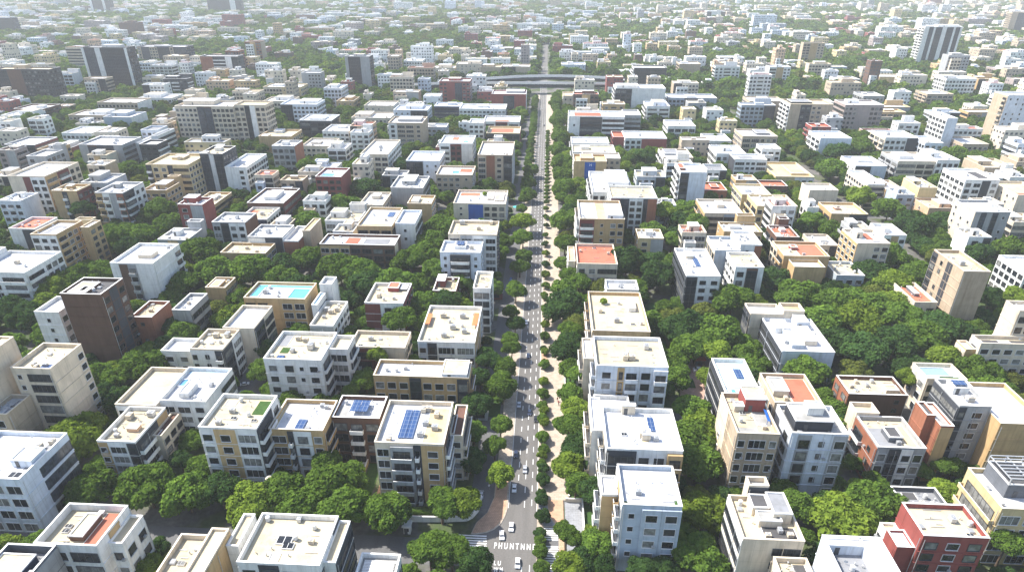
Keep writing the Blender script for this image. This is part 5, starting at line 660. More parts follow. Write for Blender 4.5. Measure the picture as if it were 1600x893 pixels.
def wall_mat(name, c):
    m, nt, bs = new_mat(name)
    w = worldcoord(nt); ws = worldcoord(nt, (1.3, 1.3, .12))
    a = ramp(nt, noise(nt, .35, 4, w), [(.3, (.86, .86, .85)), (.7, (1.06, 1.05, 1.04))])
    b = ramp(nt, noise(nt, .9, 4, ws), [(.28, (.74, .73, .70)), (.52, (1, 1, 1))])
    col = mixmul(nt, rgb(c), a); col = mixmul(nt, col, b, .8)
    sp = nt.nodes.new('ShaderNodeSeparateXYZ'); nt.links.new(w, sp.inputs[0]); ad = nt.nodes.new('ShaderNodeMath'); nt.links.new(sp.outputs[0], ad.inputs[0]); nt.links.new(sp.outputs[1], ad.inputs[1])
    cb = nt.nodes.new('ShaderNodeCombineXYZ'); nt.links.new(ad.outputs[0], cb.inputs[0]); nt.links.new(sp.outputs[2], cb.inputs[1])
    br = nt.nodes.new('ShaderNodeTexBrick'); br.offset = 0; br.inputs['Scale'].default_value = 1; br.inputs['Brick Width'].default_value = 4.3; br.inputs['Row Height'].default_value = 3.45; br.inputs['Mortar Size'].default_value = .045
    br.inputs['Color1'].default_value = (1, 1, 1, 1); br.inputs['Color2'].default_value = (.95, .95, .955, 1); br.inputs['Mortar'].default_value = (.72, .72, .72, 1); nt.links.new(cb.outputs[0], br.inputs['Vector'])
    col = mixmul(nt, col, br.outputs['Color'], .75)
    col = mixmul(nt, col, combine(nt, rand_val(nt, .9, 1.06)))
    nt.links.new(col, bs.inputs['Base Color']); bs.inputs['Roughness'].default_value = .82
    setin(bs, 'Specular IOR Level', .25)
    return m
def roof_mat(name, c):
    m, nt, bs = new_mat(name)
    w = worldcoord(nt)
    a = ramp(nt, noise(nt, .22, 5, w, .65), [(.28, (.70, .69, .66)), (.48, (.95, .94, .93)), (.72, (1.06, 1.06, 1.06))])
    b = ramp(nt, noise(nt, 1.1, 5, w, .7), [(.27, (.68, .66, .62)), (.42, (1, 1, 1))])
    br = nt.nodes.new('ShaderNodeTexBrick'); br.offset = 0
    br.inputs['Scale'].default_value = 1; br.inputs['Mortar Size'].default_value = .035
    br.inputs['Brick Width'].default_value = 3.1; br.inputs['Row Height'].default_value = 2.3
    br.inputs['Color1'].default_value = (1, 1, 1, 1); br.inputs['Color2'].default_value = (.965, .96, .955, 1)
    br.inputs['Mortar'].default_value = (.84, .83, .81, 1); nt.links.new(w, br.inputs['Vector'])
    col = mixmul(nt, rgb(c), a); col = mixmul(nt, col, b, .55); col = mixmul(nt, col, br.outputs['Color'], .8)
    col = mixmul(nt, col, combine(nt, rand_val(nt, .88, 1.04)))
    nt.links.new(col, bs.inputs['Base Color']); bs.inputs['Roughness'].default_value = .8
    setin(bs, 'Specular IOR Level', .2)
    return m
def plain_mat(name, c, rough=.6, metal=0., spec=.4, vary=.12, scale=1.2):
    m, nt, bs = new_mat(name)
    a = ramp(nt, noise(nt, scale, 4, worldcoord(nt)), [(.3, (1 - vary,) * 3), (.7, (1 + vary * .5,) * 3)])
    nt.links.new(mixmul(nt, rgb(c), a), bs.inputs['Base Color'])
    bs.inputs['Roughness'].default_value = rough; bs.inputs['Metallic'].default_value = metal
    setin(bs, 'Specular IOR Level', spec)
    return m
WALL = dict(W=(.77, .77, .75), Q=(.66, .71, .78), C=(.66, .575, .455), T=(.46, .37, .27), O=(.50, .345, .175), G=(.36, .37, .38),
            Y=(.62, .49, .27), H=(.40, .46, .53), N=(.135, .075, .052), R=(.27, .07, .06), K=(.05, .055, .066), F=(.36, .30, .28),
            B=(.30, .12, .07), S=(.13, .14, .16), M=(.17, .052, .045), V=(.03, .042, .085), P=(.62, .42, .27), U=(.02, .10, .38))
ROOF = dict(w=(.585, .595, .615), c=(.51, .445, .315), s=(.25, .26, .28), g=(.36, .36, .35), d=(.085, .085, .09), r=(.50, .16, .10), y=(.54, .44, .26),
            j=(.55, .68, .74), a=(.42, .60, .76), n=(.15, .08, .06), p=(.62, .40, .24), b=(.38, .14, .09))
ROOF['W'] = WALL['W']; ROOF['C'] = WALL['C']
WNAME = dict(W='white_render', Q='cool_white_render', C='cream_render', T='tan_render', O='ochre_render', G='grey_render', Y='yellow_render', H='blue_grey_render',
             N='brown_brick', R='red_render', K='charcoal_cladding', F='mauve_render', B='brick', S='slate_cladding', M='maroon_cladding', V='navy_cladding', P='peach_render', U='cobalt_panel')
WM = {k: wall_mat(WNAME[k], c) for k, c in WALL.items()}
RM = {k: roof_mat('roof_finish', c) for k, c in ROOF.items()}
COPING = plain_mat('coping', (.76, .75, .72), .8, vary=.1)
COPE2 = plain_mat('cream_coping', (.66, .58, .46), .8, vary=.1)
FRAME_W = plain_mat('white_frame', (.68, .68, .66), .5)
FRAME_D = plain_mat('dark_frame', (.06, .065, .07), .4)
METAL = plain_mat('galvanised_metal', (.48, .49, .50), .45, .4)
MIDGREY = plain_mat('grey_metal', (.26, .27, .28), .5)
TIMBER = plain_mat('timber', (.45, .27, .12), .7)
ORANGE = plain_mat('orange_canvas', (.60, .17, .06), .7)
BLUE = plain_mat('blue_tarpaulin', (.02, .12, .42), .5)
TEAL = plain_mat('teal_canvas', (.04, .34, .34), .6)
BARK = plain_mat('bark', (.11, .075, .05), .9, vary=.4, scale=6)
POOL = plain_mat('pool_tile', (.10, .42, .47), .12, spec=.6)
POOLB = plain_mat('blue_pool', (.10, .27, .46), .12, spec=.6); POOLP = plain_mat('pale_pool', (.24, .36, .46), .15, spec=.6)
LAWN = plain_mat('lawn', (.035, .085, .014), .95, vary=.35, scale=1.5)
HEDGE = plain_mat('hedge_leaf', (.03, .065, .012), .95, vary=.5, scale=4)
def glass_mat(name, dark, light, th):
    m, nt, bs = new_mat(name)
    o = nt.nodes.new('ShaderNodeObjectInfo')
    g = nt.nodes.new('ShaderNodeValToRGB'); g.color_ramp.interpolation = 'CONSTANT'
    e = g.color_ramp.elements; e[0].color = rgb(dark); e[1].position = th; e[1].color = rgb(light)
    k = e.new(th * .55); k.color = rgb([(a * .7 + b * .15) for a, b in zip(dark, light)])
    nt.links.new(o.outputs['Random'], g.inputs[0])
    n = ramp(nt, noise(nt, .8, 2, worldcoord(nt)), [(.35, (.55,) * 3), (.65, (1.25,) * 3)])
    nt.links.new(mixmul(nt, g.outputs[0], n), bs.inputs['Base Color'])
    bs.inputs['Roughness'].default_value = .12; setin(bs, 'Specular IOR Level', .35)
    return m
GLASS = glass_mat('window_glass', (.016, .020, .026), (.19, .19, .18), .76)
CURTAIN = glass_mat('curtain_wall_glass', (.022, .028, .040), (.05, .06, .08), .6)
def solar_mat():
    m, nt, bs = new_mat('solar_cell')
    br = nt.nodes.new('ShaderNodeTexBrick'); br.offset = 0; br.inputs['Scale'].default_value = 1
    br.inputs['Brick Width'].default_value = 1.0; br.inputs['Row Height'].default_value = 1.6; br.inputs['Mortar Size'].default_value = .04
    br.inputs['Color1'].default_value = (.022, .055, .15, 1); br.inputs['Color2'].default_value = (.027, .065, .17, 1); br.inputs['Mortar'].default_value = (.20, .24, .30, 1)
    nt.links.new(objcoord(nt), br.inputs['Vector']); nt.links.new(br.outputs['Color'], bs.inputs['Base Color'])
    bs.inputs['Roughness'].default_value = .25
    return m
SOLAR = solar_mat()
def facade_mat(name, attr):
    m, nt, bs = new_mat(name)
    uv = nt.nodes.new('ShaderNodeTexCoord'); sp = nt.nodes.new('ShaderNodeSeparateXYZ'); nt.links.new(uv.outputs['UV'], sp.inputs[0])
    def mth(op, a, b=None):
        n = nt.nodes.new('ShaderNodeMath'); n.operation = op
        for i, v in enumerate((a, b)):
            if v is None: continue
            if hasattr(v, 'is_linked'): nt.links.new(v, n.inputs[i])
            else: n.inputs[i].default_value = v
        return n.outputs[0]
    fu = mth('FRACT', mth('DIVIDE', sp.outputs[0], 3.3)); fv = mth('FRACT', mth('DIVIDE', sp.outputs[1], 3.4))
    win = mth('MULTIPLY', mth('MULTIPLY', mth('GREATER_THAN', fu, .25), mth('LESS_THAN', fu, .78)), mth('MULTIPLY', mth('GREATER_THAN', fv, .32), mth('LESS_THAN', fv, .78)))
    cv = nt.nodes.new('ShaderNodeCombineXYZ'); nt.links.new(mth('FLOOR', mth('DIVIDE', sp.outputs[0], 3.3)), cv.inputs[0]); nt.links.new(mth('FLOOR', mth('DIVIDE', sp.outputs[1], 3.4)), cv.inputs[1])
    gp = nt.nodes.new('ShaderNodeNewGeometry'); vm = nt.nodes.new('ShaderNodeVectorMath'); vm.operation = 'SCALE'; vm.inputs['Scale'].default_value = .04; nt.links.new(gp.outputs['Position'], vm.inputs[0])
    fl_ = nt.nodes.new('ShaderNodeVectorMath'); fl_.operation = 'FLOOR'; nt.links.new(vm.outputs[0], fl_.inputs[0]); av = nt.nodes.new('ShaderNodeVectorMath'); nt.links.new(fl_.outputs[0], av.inputs[0]); nt.links.new(cv.outputs[0], av.inputs[1])
    wn = nt.nodes.new('ShaderNodeTexWhiteNoise'); nt.links.new(av.outputs[0], wn.inputs['Vector'])
    win = mth('MULTIPLY', win, mth('GREATER_THAN', wn.outputs['Value'], .28))
    if attr:
        a = nt.nodes.new('ShaderNodeAttribute'); a.attribute_name = 'tint'; base = a.outputs['Color']
        win = mth('MULTIPLY', win, a.outputs['Alpha'])
    else:
        a = nt.nodes.new('ShaderNodeObjectInfo'); base = a.outputs['Color']
    nz = ramp(nt, noise(nt, .3, 3, worldcoord(nt)), [(.3, (.84,) * 3), (.7, (1.05,) * 3)])
    base = mixmul(nt, base, nz)
    mx = nt.nodes.new('ShaderNodeMix'); mx.data_type = 'RGBA'; nt.links.new(win, mx.inputs[0]); nt.links.new(base, mx.inputs[6]); mx.inputs[7].default_value = (.05, .055, .065, 1)
    nt.links.new(mx.outputs[2], bs.inputs['Base Color']); bs.inputs['Roughness'].default_value = .7
    return m
FACADE = facade_mat('rendered_facade', False)
FACADE_FAR = facade_mat('district_facade', True)
def leaf_mat(name, c, trans=.32):
    m = bpy.data.materials.new(name); m.use_nodes = True; nt = m.node_tree
    for n in list(nt.nodes):
        if n.type != 'OUTPUT_MATERIAL': nt.nodes.remove(n)
    out = nt.nodes['Material Output']
    v = ramp(nt, noise(nt, .55, 3, worldcoord(nt)), [(.3, (.55, .6, .55)), (.5, (1, 1, 1)), (.70, (1.45, 1.36, 1.05))])
    f = ramp(nt, noise(nt, 3.2, 2, worldcoord(nt)), [(.3, (.7, .74, .7)), (.7, (1.25, 1.2, 1.1))])
    col = mixmul(nt, rgb(c), v); col = mixmul(nt, col, f); col = mixmul(nt, col, combine(nt, rand_val(nt, .78, 1.2)))
    d = nt.nodes.new('ShaderNodeBsdfDiffuse'); t = nt.nodes.new('ShaderNodeBsdfTranslucent'); mx = nt.nodes.new('ShaderNodeMixShader')
    nt.links.new(col, d.inputs[0]); nt.links.new(mixmul(nt, col, (1.2, 1.25, .6, 1)), t.inputs[0]); mx.inputs[0].default_value = trans
    nt.links.new(d.outputs[0], mx.inputs[1]); nt.links.new(t.outputs[0], mx.inputs[2]); nt.links.new(mx.outputs[0], out.inputs[0])
    return m
LEAF = dict(o=leaf_mat('olive_leaves', (.105, .130, .032)), d=leaf_mat('dark_leaves', (.044, .088, .028)), m=leaf_mat('mid_leaves', (.092, .158, .030)), l=leaf_mat('lime_leaves', (.140, .205, .032)))

# ------------------------------------------------------------------ mesh builder
class MB:
    def __init__(s): s.v = []; s.f = []; s.m = []
    def quad(s, a, b, c, d, mi=0):
        n = len(s.v); s.v += [a, b, c, d]; s.f.append((n, n + 1, n + 2, n + 3)); s.m.append(mi)
    def box(s, x0, x1, y0, y1, z0, z1, mi=0, bottom=False, top=None):
        n = len(s.v)
        s.v += [(x0, y0, z0), (x1, y0, z0), (x1, y1, z0), (x0, y1, z0), (x0, y0, z1), (x1, y0, z1), (x1, y1, z1), (x0, y1, z1)]
        F = [(0, 1, 5, 4), (1, 2, 6, 5), (2, 3, 7, 6), (3, 0, 4, 7), (4, 5, 6, 7)]
        if bottom: F.append((3, 2, 1, 0))
        for i, q in enumerate(F):
            s.f.append(tuple(n + k for k in q)); s.m.append(top if (i == 4 and top is not None) else mi)
    def cyl(s, x, y, z0, z1, r, n=10, mi=0, r1=None):
        r1 = r if r1 is None else r1; b = len(s.v)
        for k in range(n):
            a = 2 * math.pi * k / n; s.v.append((x + r * math.cos(a), y + r * math.sin(a), z0))
        for k in range(n):
            a = 2 * math.pi * k / n; s.v.append((x + r1 * math.cos(a), y + r1 * math.sin(a), z1))
        for k in range(n):
            s.f.append((b + k, b + (k + 1) % n, b + n + (k + 1) % n, b + n + k)); s.m.append(mi)
        s.f.append(tuple(range(b + n, b + 2 * n))); s.m.append(mi)
    def tube(s, pts, rad, n=6, mi=0):
        b0 = None
        for i, p in enumerate(pts):
            p = Vector(p); d = Vector(pts[min(i + 1, len(pts) - 1)]) - Vector(pts[max(i - 1, 0)]); d.normalize()
            u = d.cross(Vector((0.3, 1, .1))).normalized(); w = d.cross(u); b = len(s.v); r = rad[i]
            for k in range(n):
                a = 2 * math.pi * k / n; q = p + u * (r * math.cos(a)) + w * (r * math.sin(a)); s.v.append(tuple(q))
            if b0 is not None:
                for k in range(n): s.f.append((b0 + k, b0 + (k + 1) % n, b + (k + 1) % n, b + k)); s.m.append(mi)
            b0 = b
    def mesh(s, name, mats, smooth=False):
        me = bpy.data.meshes.new(name); me.from_pydata(s.v, [], s.f)
        for m in mats: me.materials.append(m)
        if len(mats) > 1: me.polygons.foreach_set('material_index', s.m)
        if smooth: me.polygons.foreach_set('use_smooth', [True] * len(s.f))
        me.update(); return me
    def build(s, name, mats, parent=None, loc=(0, 0, 0), rz=0., smooth=False):
        return put(name, s.mesh(name, mats if isinstance(mats, (list, tuple)) else [mats], smooth), parent, loc, rz)
def put(name, me, parent=None, loc=(0, 0, 0), rz=0., scale=None):
    o = bpy.data.objects.new(name, me); COL.objects.link(o)
    if parent is not None: o.parent = parent
    o.location = loc
    if rz: o.rotation_euler = (0, 0, rz)
    if scale: o.scale = scale
    return o
def tag(o, label, cat=None, group=None, kind=None):
    if label: o['label'] = label
    if cat: o['category'] = cat
    if group: o['group'] = group
    if kind: o['kind'] = kind
    return o
def thing(name, label, cat, loc=(0, 0, 0), rz=0., group=None):
    return tag(put(name, None, None, loc, rz), label, cat, group)
def structure(name, mb, mats, loc=(0, 0, 0)):
    o = mb.build(name, mats, None, loc); o['kind'] = 'structure'; return o

# ------------------------------------------------------------------ shared building parts
WCACHE = {}
def window_mesh(w, h, fr, glass=None, band=False):
    w = round(w * 5) / 5; h = round(h * 5) / 5; key = (w, h, fr, band)
    if key in WCACHE: return WCACHE[key]
    m = MB(); t = .065; d = .15
    a, b = -w / 2, w / 2
    m.box(a - t, b + t, -d, 0.02, h, h + t, 0, True); m.box(a - t, b + t, -d - .1, 0.02, -t, 0, 0, True)
    m.box(a - t, a, -d, 0.02, 0, h, 0, True); m.box(b, b + t, -d, 0.02, 0, h, 0, True)
    n = max(1, int(w / 1.25))
    for k in range(1, n):
        x = a + w * k / n; m.box(x - .035, x + .035, -.07, 0.01, 0, h, 0)
    m.quad((a, -.03, 0), (b, -.03, 0), (b, -.03, h), (a, -.03, h), 1)
    me = m.mesh('window', [FRAME_W if fr == 'w' else FRAME_D, CURTAIN if fr == 'k' else GLASS]); WCACHE[key] = me; return me
def balcony_mesh(w, wall, proj):
    w = round(w * 2) / 2; key = ('b', w, wall, proj)
    if key in WCACHE: return WCACHE[key]
    m = MB(); a, b = -w / 2, w / 2
    m.box(a, b, -proj, 0.02, -.18, 0, 0, True)
    m.box(a, b, -proj, -proj + .12, 0, .95, 0); m.box(a, a + .12, -proj + .12, 0, 0, .95, 0); m.box(b - .12, b, -proj + .12, 0, 0, .95, 0)
    m.box(a - .03, b + .03, -proj - .03, -proj + .15, .95, 1.02, 1, True)
    me = m.mesh('balcony', [WM[wall], FRAME_W]); WCACHE[key] = me; return me
def ac_mesh():
    m = MB(); m.box(-.55, .55, -.42, .42, .12, .95, 0, True); m.box(-.5, -.4, -.4, .4, 0, .12, 1); m.box(.4, .5, -.4, .4, 0, .12, 1)
    m.cyl(0, 0, .951, 1.02, .34, 12, 1); m.cyl(0, 0, 1.021, 1.05, .1, 8, 0)
    for k in range(4): m.box(-.45, .45, -.44, -.42, .25 + k * .16, .33 + k * .16, 1)
    return m.mesh('air_conditioner', [METAL, MIDGREY])
AC = ac_mesh()
AC2 = AC.copy(); AC2.materials[0] = plain_mat('cream_casing', (.58, .50, .38), .6)
def skylight_mesh():
    m = MB(); m.box(-.9, .9, -.6, .6, 0, .35, 0); m.box(-.8, .8, -.5, .5, .351, .42, 1); m.box(-.03, .03, -.5, .5, .421, .45, 0)
    return m.mesh('skylight', [FRAME_W, GLASS])
SKY_ = skylight_mesh()
def vent_mesh():
    m = MB(); m.cyl(0, 0, 0, .6, .11, 8); m.cyl(0, 0, .6, .75, .2, 8, 0, .05); return m.mesh('roof_vent', [METAL])
VENT = vent_mesh()
def dish_mesh():
    m = MB(); m.cyl(0, 0, 0, .7, .04, 6); n = len(m.v)
    for r, d in ((.03, 0.), (.25, .05), (.42, .16)):
        for k in range(12):
            a = 2 * math.pi * k / 12; x, z = r * math.cos(a), r * math.sin(a); m.v.append((x, -d * .8 - .05 + z * .0, .75 + z * .8 + d * .4))
    for q in range(2):
        for k in range(12): m.f.append((n + q * 12 + k, n + q * 12 + (k + 1) % 12, n + (q + 1) * 12 + (k + 1) % 12, n + (q + 1) * 12 + k)); m.m.append(0)
    return m.mesh('satellite_dish', [FRAME_W])
DISH = dish_mesh()
def hatch_mesh():
    m = MB(); m.box(-.5, .5, -.5, .5, 0, .4); m.box(-.56, .56, -.56, .56, .4, .48, 1, True); return m.mesh('roof_hatch', [COPING, MIDGREY])
HATCH = hatch_mesh()
def tank_mesh():
    m = MB(); m.cyl(0, 0, .25, 1.5, .6, 14); m.cyl(0, 0, 1.5, 1.75, .6, 14, 0, .15)
    for a in (-.35, .35): m.box(a - .06, a + .06, -.4, .4, 0, .25, 1)
    return m.mesh('water_tank', [plain_mat('tank_plastic', (.55, .56, .56), .5), MIDGREY])
TANK = tank_mesh()
def leaf_ball(n, rad, size, seed, fl=.8):
    rg = np.random.default_rng(seed); d = rg.normal(size=(n, 3)); d /= np.linalg.norm(d, axis=1)[:, None]
    p = d * (rad * rg.uniform(.55, 1, n))[:, None] * np.array([1, 1, fl]); return leaf_quads(p, d, size, rg)
def leaf_quads(p, d, size, rg):
    n = len(p); nr = d + np.array([0, 0, .35]) + rg.normal(size=(n, 3)) * .65; nr /= np.linalg.norm(nr, axis=1)[:, None]
    t = np.cross(nr, rg.normal(size=(n, 3))); t /= np.linalg.norm(t, axis=1)[:, None]; b = np.cross(nr, t)
    s = (size * rg.uniform(.6, 1.25, n))[:, None]; l = s * .62
    return np.stack([p - t * s - b * l * .3, p + b * -l, p + t * s + b * l * .2, p + b * l], 1)
def quads_mesh(name, q, mat, extra=None):
    v = q.reshape(-1, 3); n = len(q); me = bpy.data.meshes.new(name)
    ev, ef = (np.zeros((0, 3)), []) if extra is None else extra
    nv = len(v); me.vertices.add(nv + len(ev)); me.vertices.foreach_set('co', np.concatenate([v, ev]).astype(np.float32).ravel())
    k = sum(len(f) for f in ef); me.loops.add(n * 4 + k)
    li = np.concatenate([np.arange(n * 4), np.array([i + nv for f in ef for i in f], dtype=int)]) if ef else np.arange(n * 4)
    me.loops.foreach_set('vertex_index', li.astype(np.int32))
    me.polygons.add(n + len(ef)); st = list(range(0, n * 4, 4)); c = n * 4
    for f in ef: st.append(c); c += len(f)
    me.polygons.foreach_set('loop_start', np.array(st, dtype=np.int32))
    me.materials.append(mat); me.update(calc_edges=True); me.validate(); return me
PLANT = quads_mesh('roof_plant', leaf_ball(260, 1.0, .3, 5) + np.array([0, 0, .9]), LEAF['l'])

ACW = AC
def oyabs(root, oy): return root.location.y + oy
def grid_pos(n, w, margin=.0):
    return [-w / 2 + w * (k + .5) / n for k in range(n)]
def facade(root, ox, oy, face, spec, wid, h, fl, wall, rg, z0=0.0, detail=True):
    """one side of a block: coloured bays, windows, balconies, curtain walls. face: f (towards -Y), l (-X), r (+X)"""
    th = {'f': 0., 'l': -math.pi / 2, 'r': math.pi / 2}[face]
    bays = []
    for t in spec.split():
        bays.append((float(t[0]), t[1], t[2], (float(t[3]) * .22 if len(t) > 3 else 0.)))
    tot = sum(x[0] for x in bays); u = 0.; fh = (h - 1.3) / fl; trim = root.location.y < 215 and wid > 4
    def P(uu, out, z):
        if face == 'f': return (ox + uu, oy - out, z)
        if face == 'l': return (ox - out, oy + uu, z)
        return (ox + out, oy + uu, z)
    if trim:
        if rg.random() < .6:
            for k in range(1, fl):
                m = MB(); m.box(-wid / 2 - .02, wid / 2 + .02, -.19, .02, -.03, .10, 0, True); m.build('ledge', WM[wall], root, P(wid / 2, 0, k * fh), th)
        for q in range(rg.randint(1, 2)):
            xx = rg.choice([.25, .35, wid - .3]) if q == 0 else rg.uniform(.3, .7) * wid
            m = MB(); m.cyl(0, 0, 0, h - 1.0, .065, 7); m.build('drainpipe', METAL if rg.random() < .6 else WM[wall], root, P(xx, .32, .03))
    for wt, c, st, pr in bays:
        w = wid * wt / tot; uc = u + w / 2; out = 0.0
        cc = wall if c == '-' else c
        if (c != '-' and c != wall) or pr > 0:
            out = .12 + pr; m = MB(); e = .03; top = h - (.55 if pr == 0 else .9)
            m.box(-w / 2 + e, w / 2 - e, -out, 0.02, .02, top, 0)
            m.build('facade_panel', WM[cc], root, P(uc, 0, 0), th)
        dark = cc in 'KNMBVS'
        fr = 'd' if (dark or (rg.random() < .3)) else 'w'
        for k in range(fl):
            zb = k * fh + .95
            if k == 0 and not detail: continue
            if st == 'p':
                n = max(1, int(w / 3.2)); ww = min(2.3, w / n * .66)
                for x in grid_pos(n, w): put('window', window_mesh(ww, fh * .54, fr), root, P(uc + x, out, zb - .15), th)
            elif st == 's':
                n = max(1, int(w / 4.6))
                for x in grid_pos(n, w):
                    if rg.random() < .72: put('window', window_mesh(1.1, min(1.4, fh * .4), fr), root, P(uc + x, out, zb + .2), th)
            elif st == 'l':
                n = max(1, int(w / 4.2)); ww = w / n - 1.0
                if ww < 1: ww = w / n * .7
                for x in grid_pos(n, w): put('window', window_mesh(ww, fh * .62, fr), root, P(uc + x, out, zb - .35), th)
            elif st == 'r':
                put('ribbon_window', window_mesh(w - .5, fh * .48, 'd', band=True), root, P(uc, out, zb), th)
            elif st == 'w':
                put('ribbon_window', window_mesh(w - .4, fh * .66, 'k', band=True), root, P(uc, out, zb - .4), th)
            elif st == 'b':
                n = max(1, int(w / 6.5)); ww = w / n - .7
                if ww < 1: ww = w / n * .8
                for x in grid_pos(n, w):
                    put('window', window_mesh(ww * .82, fh * .66, 'd'), root, P(uc + x, out, zb - .75), th)
                    put('balcony', balcony_mesh(ww, cc if not dark else 'W', 1.1), root, P(uc + x, out, k * fh + .12), th)
        if detail and st in 'ps' and rg.random() < .5 and oyabs(root, oy) < 300:
            put('air_conditioner', ACW, root, P(uc + w * .28, out + .3, fh * rg.randrange(fl) + 1.0), th, (.6, .6, .6))
        if st == 'd':
            m = MB(); a, b = -w / 2 + .25, w / 2 - .25; o2 = .1
            m.box(a, b, -o2, .01, .6, h - 1.5, 0)
            nf = fl
            for k in range(1, nf + 1): m.box(a, b, -o2 - .05, -o2, .6 + (h - 2.1) * k / nf - .14, .6 + (h - 2.1) * k / nf, 1, True)
            nm = max(1, int((b - a) / 1.8))
            for k in range(nm + 1):
                x = a + (b - a) * k / nm; m.box(x - .04, x + .04, -o2 - .04, -o2, .6, h - 1.7, 1)
            m.build('curtain_wall', [CURTAIN, FRAME_D], root, P(uc, out, 0), th)
        u += w
def shell(root, x0, x1, y0, y1, h, wall, rf, ph=.95, name='wall'):
    """outer walls with a hollow parapet, coping and the sunk roof slab"""
    t = .32; m = MB(); zr = h - ph
    m.quad((x0, y0, 0), (x1, y0, 0), (x1, y0, h), (x0, y0, h)); m.quad((x1, y0, 0), (x1, y1, 0), (x1, y1, h), (x1, y0, h))
    m.quad((x1, y1, 0), (x0, y1, 0), (x0, y1, h), (x1, y1, h)); m.quad((x0, y1, 0), (x0, y0, 0), (x0, y0, h), (x0, y1, h))
    a0, a1, b0, b1 = x0 + t, x1 - t, y0 + t, y1 - t
    m.quad((a1, b0, zr), (a0, b0, zr), (a0, b0, h), (a1, b0, h)); m.quad((a1, b1, zr), (a1, b0, zr), (a1, b0, h), (a1, b1, h))
    m.quad((a0, b1, zr), (a1, b1, zr), (a1, b1, h), (a0, b1, h)); m.quad((a0, b0, zr), (a0, b1, zr), (a0, b1, h), (a0, b0, h))
    o = m.build(name, WM[wall], root)
    c = MB(); e = .06
    def ring(X0, X1, Y0, Y1, A0, A1, B0, B1, z0, z1):
        c.box(X0, X1, Y0, B0, z0, z1, 0, True); c.box(X0, X1, B1, Y1, z0, z1, 0, True)
        c.box(X0, A0, B0, B1, z0, z1, 0, True); c.box(A1, X1, B0, B1, z0, z1, 0, True)
    ring(x0 - e, x1 + e, y0 - e, y1 + e, a0 - e, a1 + e, b0 - e, b1 + e, h, h + .1) if False else ring(x0 - e, x1 + e, y0 - e, y1 + e, a0, a1, b0, b1, h, h + .1)
    c.build('coping', COPE2 if wall in 'OYTPC' else COPING, root)
    r = MB(); r.box(a0, a1, b0, b1, zr - .2, zr, 0); r.build('roof', RM[rf], root)
    return zr
def room(root, x0, x1, y0, y1, z, dh, wall, rf, windows=False):
    m = MB(); t = .2; h = z + dh; p = .3 if dh > 1.4 else .12
    m.box(x0, x1, y0, y1, z, h - p, 0)
    m.box(x0 - .08, x1 + .08, y0 - .08, y0 + t, h - p, h, 2, True); m.box(x0 - .08, x1 + .08, y1 - t, y1 + .08, h - p, h, 2, True)
    m.box(x0 - .08, x0 + t, y0 + t, y1 - t, h - p, h, 2, True); m.box(x1 - t, x1 + .08, y0 + t, y1 - t, h - p, h, 2, True)
    m.quad((x0 + t, y0 + t, h - p + .02), (x1 - t, y0 + t, h - p + .02), (x1 - t, y1 - t, h - p + .02), (x0 + t, y1 - t, h - p + .02), 1)
    o = m.build('roof_room', [WM[wall], RM[rf], COPING], root)
    if dh > 2 and x1 - x0 > 2.4:
        dm = MB(); dm.box(-.45, .45, -.06, .01, 0, 1.9, 0); dm.build('door', FRAME_D, o, (x0 + (x1 - x0) * .3, y0, z + .02))
    return o
